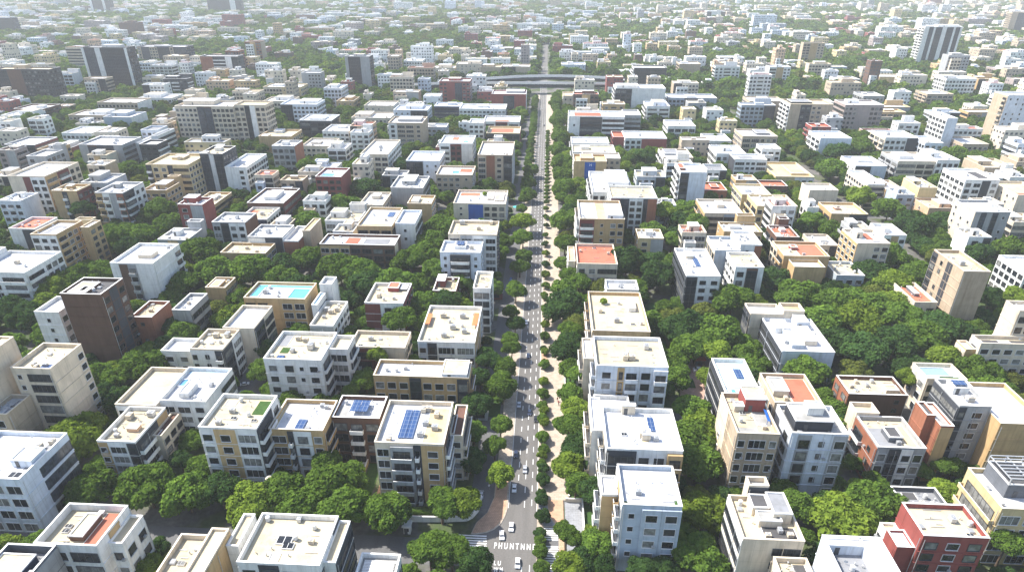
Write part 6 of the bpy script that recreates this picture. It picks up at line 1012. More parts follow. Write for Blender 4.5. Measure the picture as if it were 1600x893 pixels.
def extras(root, spec, x0, x1, y0, y1, h, zr, wall, rg, near):
    t = .35; X0, X1, Y0, Y1 = x0 + t, x1 - t, y0 + t, y1 - t; W, D = X1 - X0, Y1 - Y0
    U = lambda u: X0 + W * u
    V = lambda v: Y0 + D * v
    taken = []
    if spec is None:
        spec = ''
        q = rg.random()
        if q < .45:      # set back top storey
            a = rg.choice([.03, rg.uniform(.2, .45)]); c = rg.uniform(.3, .5)
            spec += 'P:%.2f,%.2f,%.2f,%.2f,%.1f,%s,%s ' % (a, min(.97, a + rg.uniform(.4, .6)), c, .97, rg.choice([2.4, 2.9, 3.2]), rg.choice(['W', wall, wall]), rg.choice('wwc'))
        elif q < .85:
            a = rg.uniform(.12, .5); c = rg.uniform(.4, .65)
            spec += 'P:%.2f,%.2f,%.2f,%.2f,%.1f,%s,%s ' % (a, a + rg.uniform(.2, .35), c, c + rg.uniform(.2, .3), rg.choice([1.5, 2.0, 2.5]), rg.choice(['W', 'W', wall]), 'w')
            if rg.random() < .4: spec += 'P:%.2f,%.2f,%.2f,%.2f,1.2,%s,w ' % (.05, .25, .05, .3, wall)
        for k in range(rg.randint(1, 3)): spec += 'A:%.2f,%.2f ' % (rg.uniform(.1, .9), rg.uniform(.08, .3))
        if rg.random() < .3: spec += 'Y:%.2f,%.2f ' % (rg.uniform(.2, .8), rg.uniform(.15, .28))
        if rg.random() < .35: spec += 'K:%.2f,%.2f,.04,.28,%s ' % (.05, rg.uniform(.3, .6), rg.choice('gscb'))
        if rg.random() < .14: spec += 'S:%.2f,%.2f,.05,.25 ' % (.6, .9)
    spots = []
    for tok in spec.split():
        zz = 0.
        p = tok.split(':'); k = p[0]; a = p[1].split(',') if len(p) > 1 else []
        if len(p) > 2: zz = float(p[2])
        if k == 'H': continue
        if k == 'E':
            m = MB(); m.cyl(0, 0, 0, .06, .9, 20, 0); m.cyl(0, 0, .061, .07, .6, 20, 1)
            o = m.build('round_emblem', [FRAME_W, WM['M']], root, (x0 + (x1 - x0) * .5, y0 - .13, h * .62)); o.rotation_euler = (math.pi / 2, 0, 0); continue
        if k in 'PKSLGRZOD':
            u0, u1, v0, v1 = [float(q) for q in a[:4]]; bx = (U(u0), U(u1), V(v0), V(v1)); spots.append((u0, u1, v0, v1))
        if k == 'P': room(root, *bx, zr, float(a[4]) if float(a[4]) > 0 else 1.0, a[5], a[6])
        elif k == 'K':
            m = MB(); m.box(*bx, zr, zr + .05, 0); m.box(bx[0] - .07, bx[0], bx[2], bx[3], zr, zr + .16, 1); m.box(bx[1], bx[1] + .07, bx[2], bx[3], zr, zr + .16, 1)
            m.build('terrace_floor', [RM[a[4]], COPING], root)
        elif k == 'S':
            m = MB(); n = max(1, round((bx[1] - bx[0]) / 2.1)); w = bx[1] - bx[0]; d = bx[3] - bx[2]
            for i in range(n):
                xa = bx[0] + w * i / n + .05; xb = bx[0] + w * (i + 1) / n - .05
                z1 = zr + zz + .25
                m.box(xa, xb, bx[2], bx[3], z1, z1 + .07, 0, True)
                for yy in (bx[2] + .2, bx[3] - .3): m.box(xa + .1, xa + .2, yy, yy + .1, zr + zz, z1, 1)
            m.build('solar_array', [SOLAR, METAL], root)
        elif k == 'L':
            m = MB(); m.box(*bx, zr, zr + .06, 0); e = .2; zt = zr + .32
            m.box(bx[0] - e, bx[1] + e, bx[2] - e, bx[2], zr, zt, 1); m.box(bx[0] - e, bx[1] + e, bx[3], bx[3] + e, zr, zt, 1)
            m.box(bx[0] - e, bx[0], bx[2], bx[3], zr, zt, 1); m.box(bx[1], bx[1] + e, bx[2], bx[3], zr, zt, 1)
            m.build('roof_pool', [{'b': POOLB, 'p': POOLP}.get(a[4] if len(a) > 4 else '', POOL), COPING], root)
        elif k == 'G':
            m = MB(); m.box(*bx, zr, zr + .12, 0); rgq = np.random.default_rng(rg.randint(0, 9999))
            o = m.build('roof_lawn', LAWN, root)
        elif k == 'A':
            s = float(a[2]) if len(a) > 2 else 1.3
            put('air_conditioner', AC if rg.random() < .6 else AC2, root, (U(float(a[0])), V(float(a[1])), zr + .02), rg.choice([0, 0, math.pi / 2]), (s * .8, s * .8, s * .8)); u, v = float(a[0]), float(a[1]); spots.append((u - .08, u + .08, v - .08, v + .08))
        elif k == 'Y':
            s = float(a[2]) if len(a) > 2 else 1.0
            put('skylight', SKY_, root, (U(float(a[0])), V(float(a[1])), zr + .005), 0, (s * .8, s * .8, 1)); u, v = float(a[0]), float(a[1]); spots.append((u - .08, u + .08, v - .08, v + .08))
        elif k == 'T':
            o = put('roof_plant', PLANT, root, (U(float(a[0])), V(float(a[1])), zr), 0, (1.3, 1.3, 1.3))
            m = MB(); m.box(-1, 1, -.6, .6, 0, .55); m.build('planter', COPING, root, (U(float(a[0])), V(float(a[1])), zr + .003))
        elif k == 'R':
            m = MB(); z1 = zr + float(a[4]); b = .11
            for xx in (bx[0], (bx[0] + bx[1]) / 2, bx[1]):
                for yy in (bx[2], bx[3]): m.box(xx - b, xx + b, yy - b, yy + b, zr + 4, z1, 0)
                m.box(xx - b, xx + b, bx[2], bx[3], z1, z1 + .2, 0, True)
            for q in range(8):
                yy = bx[2] + (bx[3] - bx[2]) * q / 7; m.box(bx[0], bx[1], yy - b, yy + b, z1 + .2, z1 + .4, 0, True)
            m.build('pergola', METAL, root)
        elif k == 'Z':
            m = MB(); n = 12
            for q in range(n):
                y = bx[2] + (bx[3] - bx[2]) * q / n; m.box(bx[0], bx[1], y, y + (bx[3] - bx[2]) / n * .6, zr + .5, zr + .58, 0, True)
            m.build('roof_louvres', FRAME_W, root)
        elif k == 'O':
            m = MB(); z1 = zr + 1.3
            m.box(bx[0], bx[1], bx[2], bx[3], z1, z1 + .12, 0, True)
            for xx in (bx[0] + .1, bx[1] - .1):
                for yy in (bx[2] + .1, bx[3] - .1): m.box(xx - .05, xx + .05, yy - .05, yy + .05, zr, z1, 1)
            m.build('canopy', [ORANGE, METAL], root)
        elif k == 'D':
            m = MB(); m.quad((bx[0], bx[2], zr + 1.2), (bx[1], bx[2], zr + .9), (bx[1], bx[3], zr + 1.5), (bx[0], bx[3], zr + 1.8)); 
            m.quad((bx[0], bx[2], zr + 1.16), (bx[0], bx[3], zr + 1.76), (bx[1], bx[3], zr + 1.46), (bx[1], bx[2], zr + .86))
            for xx, yy in ((bx[0], bx[2]), (bx[1], bx[3])): m.box(xx - .05, xx + .05, yy - .05, yy + .05, zr, zr + 1.1)
            m.build('tarpaulin', BLUE, root)
    if near:
        n = rg.randint(7, 12)
        for _ in range(n * 4):
            if n == 0: break
            u, v = rg.uniform(.06, .94), rg.uniform(.06, .94)
            if any(s[0] - .05 < u < s[1] + .05 and s[2] - .05 < v < s[3] + .05 for s in spots): continue
            n -= 1; spots.append((u - .05, u + .05, v - .05, v + .05)); q = rg.random()
            if q > .9: put('satellite_dish', DISH, root, (U(u), V(v), zr), rg.uniform(-1, 1))
            elif q > .78: put('roof_hatch', HATCH, root, (U(u), V(v), zr + .004), 0)
            elif q < .40: put('roof_vent', VENT, root, (U(u), V(v), zr), 0)
            elif q < .52 and W > 6: put('water_tank', TANK, root, (U(u), V(v), zr), 0, (.8, .8, .8))
            else:
                m = MB(); l = rg.uniform(1, min(4, W * .3)); m.box(0, l, -.05, .05, .1, .2, 0, True); m.box(0, .08, -.06, .06, 0, .1); m.box(l - .08, l, -.06, .06, 0, .1)
                xx = min(U(u), X1 - l - .3); m.build('roof_pipe', METAL, root, (xx, V(v), zr))
GROUP_B = 'apartment blocks of the district'
FOOT = []
def apartment(label, ex, vols):
    x0, x1, y0, y1, h, fl, w, rf, f, s = vols[0]
    rg = random.Random(int(x0 * 31 + y0 * 17)); near = y0 < 330
    root = thing('office_tower' if h > 34 else 'apartment_block', label, 'tower' if h > 34 else 'building', ((x0 + x1) / 2, y0, 0), 0, None)
    ox, oy = (x0 + x1) / 2, y0
    for i, (a0, a1, b0, b1, hh, ff, ww, rr, fs, ss) in enumerate(vols):
        FOOT.append((a0, a1, b0, b1, hh))
        ph = 1.15 if a1 - a0 > 4 else .5
        if i == 0 and ex and 'H:' in ex: ph = float(ex.split('H:')[1].split()[0])
        zr = shell(root, a0 - ox, a1 - ox, b0 - oy, b1 - oy, hh, ww, rr, name='wall' if i == 0 else 'wing_wall', ph=ph)
        if fs: facade(root, a0 - ox, b0 - oy, 'f', fs, a1 - a0, hh, ff, ww, rg)
        cen = (a0 + a1) / 2
        if a0 > -6: facade(root, a0 - ox, b0 - oy, 'l', ss, b1 - b0, hh, ff, ww, rg)
        if a1 < 6: facade(root, a1 - ox, b0 - oy, 'r', ss, b1 - b0, hh, ff, ww, rg)
        if i == 0: extras(root, ex, a0 - ox, a1 - ox, b0 - oy, b1 - oy, hh, zr, ww, rg, near)
    return root
for b in BUILDINGS: apartment(*b)

# ------------------------------------------------------------------ hazy individual blocks (too far to show their parts beyond roof rooms)
def uvshell(x0, x1, y0, y1, h, data, col, rcol):
    """append faces + uv + tint to the lists in data"""
    v, f, uv, ti = data; t = .4; zr = h - .9
    def face(p, u, c): 
        n = len(v); v.extend(p); f.append((n, n + 1, n + 2, n + 3)); uv.extend(u); ti.extend([c] * 4)
    w, d = x1 - x0, y1 - y0; c = (*col, 1.0); k = (*col, 0.0); r = (*rcol, 0.0); Z = [(0, 0)] * 4; q = h - 1.2
    for pa, pb, L in (((x0, y0), (x1, y0), w), ((x1, y0), (x1, y1), d), ((x1, y1), (x0, y1), w), ((x0, y1), (x0, y0), d)):
        face([(pa[0], pa[1], 0), (pb[0], pb[1], 0), (pb[0], pb[1], q), (pa[0], pa[1], q)], [(0, 0), (L, 0), (L, q), (0, q)], c)
        face([(pa[0], pa[1], q), (pb[0], pb[1], q), (pb[0], pb[1], h), (pa[0], pa[1], h)], Z, k)
    a0, a1, b0, b1 = x0 + t, x1 - t, y0 + t, y1 - t
    o = [(x0, y0), (x1, y0), (x1, y1), (x0, y1)]; i = [(a0, b0), (a1, b0), (a1, b1), (a0, b1)]
    for n in range(4):
        m = (n + 1) % 4
        face([(*o[n], h), (*o[m], h), (*i[m], h), (*i[n], h)], Z, (.7, .69, .66, 0)); face([(*i[m], zr), (*i[n], zr), (*i[n], h), (*i[m], h)], Z, k)
    face([(*i[0], zr), (*i[1], zr), (*i[2], zr), (*i[3], zr)], Z, r)
def uvbox(x0, x1, y0, y1, z0, z1, data, col):
    v, f, uv, ti = data
    P = [(x0, y0), (x1, y0), (x1, y1), (x0, y1)]
    for n in range(4):
        m = (n + 1) % 4; b = len(v); v.extend([(*P[n], z0), (*P[m], z0), (*P[m], z1), (*P[n], z1)]); f.append((b, b + 1, b + 2, b + 3)); uv.extend([(0, 0)] * 4); ti.extend([(*col, 0)] * 4)
    b = len(v); v.extend([(*p, z1) for p in P]); f.append((b, b + 1, b + 2, b + 3)); uv.extend([(0, 0)] * 4); ti.extend([(.74, .73, .70, 0)] * 4)
def uvmesh(name, data, mat):
    v, f, uv, ti = data; me = bpy.data.meshes.new(name); me.from_pydata(v, [], f)
    l = me.uv_layers.new(name='UVMap'); l.data.foreach_set('uv', np.array(uv, dtype=np.float32).ravel())
    a = me.color_attributes.new('tint', 'FLOAT_COLOR', 'CORNER'); a.data.foreach_set('color', np.array(ti, dtype=np.float32).ravel())
    me.materials.append(mat); me.update(); return me
def far_block(data, x0, x1, y0, y1, h, col, rcol, rg):
    uvshell(x0, x1, y0, y1, h, data, col, rcol); zr = h - .9; w, d = x1 - x0, y1 - y0
    for _ in range(rg.randint(1, 3)):
        a = x0 + w * rg.uniform(.1, .65); b = y0 + d * rg.uniform(.15, .6); s = rg.uniform(.1, .3)
        uvbox(a, min(a + w * s, x1 - .6), b, min(b + d * rg.uniform(.12, .35), y1 - .6), zr, zr + rg.choice([.9, 1.4, 2.4]), data, col if rg.random() < .5 else (.66, .66, .65))
    if rg.random() < .45:
        a = rg.choice([0.06, .4]); uvshell(x0 + w * a, x0 + w * (a + rg.uniform(.3, .5)), y0 + d * .35, y1 - .5, h + rg.choice([2.4, 3.2]), data, rg.choice([col, (.68, .68, .67)]), (.72, .71, .69))
    if rg.random() < .35:   # lower wing
        ww = w * rg.uniform(.3, .6); uvshell(x0 + w * .1, x0 + w * .1 + ww, y0 - 4, y0 - .02, h * rg.uniform(.4, .7), data, (.68, .68, .67), (.72, .71, .69))
for (label, x0, x1, y0, y1, h, fl, w, rf) in HAZY:
    FOOT.append((x0, x1, y0, y1, h)); rg = random.Random(int(x0 * 7 + y0))
    fs = rg.choice(['1-p', '1-p', '1-l', '1-r', '2-p 1Kd', '1-p 1-b 1-p', '1-l 1On 1-p', '1-p 1Gn', '1-n 2-p', '1Kd 2-p'])
    ss = rg.choice(['1-p', '1-n', '1-s', '1-b', '1-r', '1Tn']); FOOT.pop(); vols = [(x0, x1, y0, y1, h, fl, w, rf, fs, ss)]; q = rg.random(); ww = x1 - x0
    if q < .3: vols.append((x0 + ww * .1, x0 + ww * .55, y0 - 3.2, y0 - .01, h - 3.6 if fl > 2 else h * .6, max(1, fl - 1), rg.choice('WWCQT'), 'w', '1-p', '1-n'))
    elif q < .6: vols.append((x0 + ww * .5, x1 - .4, y1 + .01, y1 + 3.5, h + 3.2, fl + 1, w, rf, '1-n', '1-n'))
    apartment(label, None, vols)

# ------------------------------------------------------------------ the rest of the town, one mass
STREETS = [(-17.3, 8.0), (-197.5, -190.2), (165, 172)]
CROSS = [330, 520, 640, 800, 960, 1150, 1400, 1700]
def on_street(x, y, m=0.):
    if y > 690: return -8.8 - m < x < 2.0 + m if y < 1180 else False
    for a, b in STREETS:
        if a - m < x < b + m: return True
    return any(c - 3 - m < y < c + 3 + m for c in CROSS)
HASH = {}
def keys(r, m=0.):
    for i in range(int((r[0] - m) // 60), int((r[1] + m) // 60) + 1):
        for j in range(int((r[2] - m) // 60), int((r[3] + m) // 60) + 1): yield (i, j)
def hput(r):
    for k in keys(r): HASH.setdefault(k, []).append(r)
def hhit(r, m):
    return any(r[0] - m < o[1] and r[1] + m > o[0] and r[2] - m < o[3] and r[3] + m > o[2] for k in keys(r, m) for o in HASH.get(k, ()))
for r in FOOT: hput(r)
hput((-150, 150, 684, 706)); hput((-110, 120, 706, 775))
rg = random.Random(5); data = ([], [], [], [])
WC = 'WWWWWWWWWWQQCCCCCCCCTTYYOGHPNRF'; RC = 'wwwwwwwccccsr'
def cam_xy(x, y):     # rough bearing test: is the spot inside the photographed wedge?
    c, s = math.cos(R(3.07)), math.sin(R(3.07)); X = x * c + y * s; Y = -x * s + y * c
    return X / max(Y, 1)
Y = 250.; nfar = 0
while Y < 2750:
    half = Y * .93 + 90; x = -half
    while x < half:
        w = rg.choice([9, 11, 13, 15, 18, 22, 26]) * rg.uniform(.85, 1.15); dp = rg.uniform(9, 16)
        if Y > 900: w *= 1.3; dp *= 1.25
        if Y > 1300: w *= 1.35; dp *= 1.25
        y0 = Y + rg.uniform(0, 7); q = (x, x + w, y0, y0 + dp); b = abs(cam_xy(x + w / 2, y0))
        p = .74 if Y > 640 else (.8 if b > .93 else (.6 if Y > 470 else (.45 if Y > 300 else .0)))
        nz = math.sin(x / 83 + 1.7 * math.sin(y0 / 140)) * math.sin(y0 / 97 + x / 210)
        if Y > 640 and nz > .38: p *= .22          # leafy quarters between the built-up ones
        if Y > 640 and nz < -.1: p = min(.9, p * 1.15)
        if rg.random() < p and not on_street(x + w / 2, y0 + dp / 2, 4) and not on_street(x, y0, 2) and not on_street(x + w, y0 + dp, 2) and not hhit(q, 2.5):
            f = rg.choices([2, 3, 4, 5, 6, 9], ([2, 4, 6, 7, 6, 1.8] if nz < -.35 else [3, 6, 7, 5, 3, .6]) if Y > 600 else [3, 6, 5, 2, 0, 0])[0]; hput(q); nfar += 1
            far_block(data, *q, f * 3.4 + 1.3, WALL[rg.choice(WC)], ROOF[rg.choice(RC)], rg)
        x += w + (rg.uniform(5, 22) if Y < 900 else rg.uniform(6, 40))
    Y += rg.uniform(22, 30) if Y < 900 else rg.uniform(30, 44)
tag(put('distant_blocks', uvmesh('distant_blocks', data, FACADE_FAR)), 'the hazy mass of pale flat roofed blocks filling the far town', 'buildings', None, 'stuff')

# ------------------------------------------------------------------ trees
def crown_mesh(name, seed, shape, n, size):
    rg = np.random.default_rng(seed); fl = {'r': .8, 'f': .42, 's': 1.9}[shape]
    k = {'r': [14, 22, 17, 27, 19, 12][seed % 6], 'f': 15, 's': 16}[shape]; fl *= rg.uniform(.85, 1.2); C = []
    for i in range(k):
        d = rg.normal(size=3); d /= np.linalg.norm(d); d[2] = abs(d[2]) * 1.1 - .35 if shape != 's' else rg.uniform(-1, 1)
        rr = rg.uniform(.5, .82); C.append((d * rr * (np.array([1, 1, fl]) if shape != 's' else np.array([.5, .5, fl])), rg.uniform(.24, .42) * (1 if shape != 's' else .9)))
    C.append((np.zeros(3), .56))
    P = []; D = []; area = np.array([c[1] ** 2 for c in C]); cnt = (n * area / area.sum()).astype(int)
    for (c, r), m in zip(C, cnt):
        d = rg.normal(size=(m * 2, 3)); d /= np.linalg.norm(d, axis=1)[:, None]
        p = c + d * (r * rg.uniform(.78, 1.16, m * 2))[:, None] * np.array([1, 1, min(1, .55 + fl * .45)])
        keep = np.ones(len(p), bool)
        for (c2, r2) in C:
            if c2 is not c: keep &= np.linalg.norm((p - c2) / np.array([1, 1, min(1, .55 + fl * .45)]), axis=1) > r2 * .86
        keep &= ~((d[:, 2] < -.35) & (rg.random(len(p)) < .55))
        P.append(p[keep][:m]); D.append(d[keep][:m])
    q = leaf_quads(np.concatenate(P), np.concatenate(D), size, rg)
    ev = []; ef = []          # inner masses of foliage that stop light passing straight through
    import bmesh
    bm = bmesh.new(); bmesh.ops.create_icosphere(bm, subdivisions=1, radius=1.0)
    bv = np.array([v.co[:] for v in bm.verts]); bf = [[v.index for v in f.verts] for f in bm.faces]; bm.free()
    for c, r in C:
        o = len(ev); ev += list(c + bv * r * .70 * np.array([1, 1, min(1, .55 + fl * .45)])); ef += [[i + o for i in f] for f in bf]
    return quads_mesh(name, q, LEAF['m'], (np.array(ev), ef)), fl
CROWN = {}
for sh, nv in (('r', 6), ('f', 2), ('s', 3)):
    CROWN[sh] = [crown_mesh('crown', 40 + i * 7 + ord(sh), sh, 5200 if sh != 's' else 1900, .082 if sh != 's' else .16) for i in range(nv)]
def trunk_mesh(seed):
    rg = random.Random(seed); m = MB()
    m.tube([(0, 0, 0), (.02, .01, .35), (-.02, .02, .7), (.02, 0, 1.0)], [.085, .065, .055, .04], 7)
    for k in range(4):
        a = k * 1.6 + rg.uniform(-.4, .4); b = rg.uniform(.35, .55)
        m.tube([(0, 0, .62 + .07 * k), (b * .4 * math.cos(a), b * .4 * math.sin(a), .8 + .05 * k), (b * math.cos(a), b * math.sin(a), 1.0 + .05 * k)], [.04, .03, .018], 5)
    return m.mesh('trunk', [BARK], True)
TRUNK = [trunk_mesh(s) for s in range(4)]
for i, (label, x, y, rad, h, ts, row) in enumerate(TREES):
    sh = ts[1]; me, fl = CROWN[sh][i % len(CROWN[sh])]
    rg = random.Random(i)
    t = thing('street_tree' if row else 'broadleaf_tree', label, 'tree', (x, y, 0), rg.uniform(0, 6.28), 'kerbside trees in the promenade row' if row else 'leafy trees between the blocks')
    zs = rad * rg.uniform(.9, 1.12) if not row else h * .43 / fl; zc = max(h - fl * zs * 1.02, rad * .55)
    c = put('crown', me, t, (0, 0, zc), 0, (rad * 1.12, rad * 1.12 * rg.uniform(.9, 1.08), zs))
    c.material_slots[0].link = 'OBJECT'; c.material_slots[0].material = LEAF[ts[0]]
    put('trunk', TRUNK[i % 4], t, (0, 0, 0), 0, (min(rad, 4.5), min(rad, 4.5), zc))
# all further trees: one object that places shared crowns through geometry nodes
pts = []; TH = {}
def tput(x, y, r): TH.setdefault((int(x // 18), int(y // 18)), []).append((x, y, r))
def tnear(x, y, r, f):
    i, j = int(x // 18), int(y // 18)
    return any((u - x) ** 2 + (v - y) ** 2 < (f * (r + q)) ** 2 for a in (-1, 0, 1) for b in (-1, 0, 1) for (u, v, q) in TH.get((i + a, j + b), ()))
for t in TREES: tput(t[1], t[2], t[3])
for s in MASS_TREES.split(';'):
    a = s.split(','); x, y, r = int(a[0]) / 2, int(a[1]) / 2, int(a[2]) / 10; tput(x, y, r); pts.append((x, y, r, 'dmlo'.index(a[3]), 0))
def bdist(x, y):
    d = 99.
    for r in HASH.get((int(x // 60), int(y // 60)), ()):
        dx = max(r[0] - x, 0, x - r[1]); dy = max(r[2] - y, 0, y - r[3]); d = min(d, math.hypot(dx, dy))
        if d == 0: return -1
    return d
rg = random.Random(3)
for (y0, y1, n, lo, hi, f) in ((330, 700, 34000, 2.8, 5.4, .74), (700, 1500, 60000, 4.2, 7.5, .66), (1500, 2750, 50000, 6, 10, .70)):
    for _ in range(n):
        y = math.sqrt(rg.uniform(y0 * y0, y1 * y1)); x = rg.uniform(-1, 1) * (y * .88 + 40)
        d = bdist(x, y)
        if d < 1.0: continue
        r = min(rg.uniform(lo, hi), d + .8)
        if on_street(x, y, r * (.95 if y > 690 else .6)): continue
        if r < 2 or tnear(x, y, r, f): continue
        tput(x, y, r); pts.append((x, y, r, rg.choice([0, 0, 1, 1, 1, 1, 1, 2, 3]), 1 if y > 620 else 0))
proto = bpy.data.collections.new('crown_prototypes'); NEARV = 4
for lod in (0, 1):
    for tone in 'dmlo':
        for k in range(NEARV):
            if lod == 0: me = CROWN['r'][k][0].copy()
            else: me = crown_mesh('crown', 300 + k, 'r', 420, .27)[0]
            me.materials[0] = LEAF[tone]
            # bake a stub of trunk under the crown and lift it so that the origin stands on the ground
            o = bpy.data.objects.new('crown_%d%s%d' % (lod, tone, k), me); proto.objects.link(o)
            me.transform(__import__('mathutils').Matrix.Translation((0, 0, 1.0)))
names = sorted(o.name for o in proto.objects); idx = {n: i for i, n in enumerate(names)}
pm = bpy.data.meshes.new('tree_mass'); pm.from_pydata([(p[0], p[1], 0) for p in pts], [], [])
def attr(nm, ty, vals):
    a = pm.attributes.new(nm, ty, 'POINT'); a.data.foreach_set('value', vals)
attr('size', 'FLOAT', [p[2] * 1.12 for p in pts]); attr('turn', 'FLOAT', [rg.uniform(0, 6.28) for p in pts])
attr('pick', 'INT', [idx['crown_%d%s%d' % (p[4], 'dmlo'[p[3]], rg.randrange(NEARV))] for p in pts])
tm = tag(put('tree_mass', pm), 'the leafy mass of smaller and hazier trees filling the gaps between blocks', 'trees', None, 'stuff')
ng = bpy.data.node_groups.new('tree_scatter', 'GeometryNodeTree')
ng.interface.new_socket('Geometry', in_out='INPUT', socket_type='NodeSocketGeometry'); ng.interface.new_socket('Geometry', in_out='OUTPUT', socket_type='NodeSocketGeometry')
N = ng.nodes; gi = N.new('NodeGroupInput'); go = N.new('NodeGroupOutput'); ip = N.new('GeometryNodeInstanceOnPoints'); ci = N.new('GeometryNodeCollectionInfo')
ci.inputs['Collection'].default_value = proto; ci.inputs['Separate Children'].default_value = True; ci.inputs['Reset Children'].default_value = True
def na(n, ty):
    a = N.new('GeometryNodeInputNamedAttribute'); a.data_type = ty; a.inputs['Name'].default_value = n; return a.outputs['Attribute']
cx_ = N.new('ShaderNodeCombineXYZ'); ng.links.new(na('turn', 'FLOAT'), cx_.inputs[2])
ng.links.new(gi.outputs[0], ip.inputs['Points']); ng.links.new(ci.outputs[0], ip.inputs['Instance']); ip.inputs['Pick Instance'].default_value = True
ng.links.new(na('pick', 'INT'), ip.inputs['Instance Index']); ng.links.new(cx_.outputs[0], ip.inputs['Rotation']); ng.links.new(na('size', 'FLOAT'), ip.inputs['Scale'])
ng.links.new(ip.outputs[0], go.inputs[0]); tm.modifiers.new('scatter', 'NODES').node_group = ng

# ------------------------------------------------------------------ ground, roads, pavements
def ground_mat():
    m, nt, bs = new_mat('town_ground'); w = worldcoord(nt)
    a = ramp(nt, noise(nt, .06, 4, w), [(.40, (.045, .075, .02)), (.5, (.07, .085, .035)), (.56, (.10, .098, .092)), (.70, (.15, .14, .13))])
    b = ramp(nt, noise(nt, .8, 5, w), [(.3, (.65,) * 3), (.7, (1.2,) * 3)])
    nt.links.new(mixmul(nt, a, b), bs.inputs['Base Color']); bs.inputs['Roughness'].default_value = .95; return m
def asphalt_mat(name, c):
    m, nt, bs = new_mat(name); w = worldcoord(nt)
    a = ramp(nt, noise(nt, .5, 4, worldcoord(nt, (1, .12, 1))), [(.3, (.82,) * 3), (.7, (1.1,) * 3)])
    b = ramp(nt, noise(nt, 2.5, 5, w), [(.3, (.86,) * 3), (.7, (1.08,) * 3)])
    nt.links.new(mixmul(nt, mixmul(nt, rgb(c), a), b), bs.inputs['Base Color']); bs.inputs['Roughness'].default_value = .85; return m
def paving_mat(name, c, bw=.9, bh=.6):
    m, nt, bs = new_mat(name); w = worldcoord(nt)
    br = nt.nodes.new('ShaderNodeTexBrick'); br.inputs['Scale'].default_value = 1; br.inputs['Brick Width'].default_value = bw; br.inputs['Row Height'].default_value = bh
    br.inputs['Mortar Size'].default_value = .03; br.inputs['Color1'].default_value = rgb(c); br.inputs['Color2'].default_value = rgb([k * .88 for k in c]); br.inputs['Mortar'].default_value = rgb([k * .6 for k in c])
    nt.links.new(w, br.inputs['Vector']); b = ramp(nt, noise(nt, .7, 5, w), [(.3, (.78,) * 3), (.65, (1.08,) * 3)])
    nt.links.new(mixmul(nt, br.outputs['Color'], b), bs.inputs['Base Color']); bs.inputs['Roughness'].default_value = .85; return m
ASPH = asphalt_mat('asphalt', (.125, .118, .11)); ASPH2 = asphalt_mat('old_asphalt', (.11, .11, .112))
PAVE = paving_mat('promenade_paving', (.43, .36, .285)); TERRA = paving_mat('terracotta_paving', (.50, .31, .20), .5, .5); PINK = paving_mat('pink_paving', (.48, .31, .25)); GREYP = paving_mat('grey_paving', (.27, .28, .30), 1.2, .6)
PAINT = plain_mat('road_paint', (.74, .74, .72), .7, vary=.18, scale=3); KERB = plain_mat('kerb_stone', (.55, .51, .44), .8)
g = MB(); g.quad((-3550, -190, 0), (3550, -190, 0), (3550, 4250, 0), (-3550, 4250, 0)); structure('ground', g, [ground_mat()])
def flat(m, pts, z, mi=0):
    n = len(m.v); m.v += [(p[0], p[1], z) for p in pts]; m.f.append(tuple(range(n, n + len(pts)))); m.m.append(mi)
curve = [(-7.2, 114.8), (-7.7, 112), (-8.6, 109.6), (-10.0, 107.9), (-11.9, 106.8), (-14.5, 106.2)]
m = MB(); flat(m, [(-7.2, 1180), (-7.2, 114.8)] + curve[1:] + [(-14.5, 97.2), (-9.5, 95.5), (-8.5, 92), (-8.5, 40), (.15, 40), (.15, 1180)], .012); structure('road', m, [ASPH])
m = MB(); flat(m, [(-190, 97.2), (-14.5, 97.2), (-14.5, 104.6), (-190, 104.6)], .008); structure('side_street_road', m, [ASPH2])
for x0, x1 in STREETS[1:]:
    m = MB(); flat(m, [(x0, 60), (x1, 60), (x1, 690), (x0, 690)], .008); structure('back_street_road', m, [ASPH])
m = MB()
for c in CROSS: 
    flat(m, [(-900, c - 2.6), (-17, c - 2.6), (-17, c + 2.6), (-900, c + 2.6)], .005); flat(m, [(9, c - 2.6), (900, c - 2.6), (900, c + 2.6), (9, c + 2.6)], .005)
structure('cross_street_road', m, [ASPH2])
# raised pavements
def slab(pts, z, mat, name, kerb=True):
    m = MB(); n = len(pts); flat(m, pts, z)
    for i in range(n):
        a, b = pts[i], pts[(i + 1) % n]; m.quad((a[0], a[1], 0), (b[0], b[1], 0), (b[0], b[1], z), (a[0], a[1], z), 1)
    return structure(name, m, [mat, KERB])
slab([(-10.9, 690), (-10.9, 118), (-12.2, 113), (-14.6, 109.6), (-15.5, 106.25), (-14.5, 106.2), (-11.9, 106.8), (-10.0, 107.9), (-8.6, 109.6), (-7.7, 112), (-7.2, 114.8), (-7.2, 690)], .13, PAVE, 'west_pavement')
slab([(-10.7, 130), (-10.7, 118.2), (-12.0, 113.1), (-14.4, 109.8), (-15.2, 106.5), (-14.3, 106.5), (-11.9, 107.1), (-10.2, 108.2), (-8.9, 109.9), (-8.0, 112.2), (-7.6, 115), (-7.6, 130)], .134, TERRA, 'corner_paving')
slab([(-16.8, 660), (-16.8, 114), (-11.1, 114), (-11.1, 660)], .02, ASPH2, 'service_lane_road')
slab([(.15, 40), (5.6, 40), (5.6, 118), (8.0, 118), (8.0, 690), (.15, 690)], .13, PAVE, 'promenade_pavement')
slab([(3.0, 113), (5.5, 109), (5.5, 95), (6.6, 95), (6.6, 118), (2.6, 118)], .135, TERRA, 'terracotta_paving')
slab([(.3, 118), (2.5, 118), (2.9, 113), (4.6, 109.6), (1.9, 109.4), (.4, 112.5)], .139, GREYP, 'grey_paving')
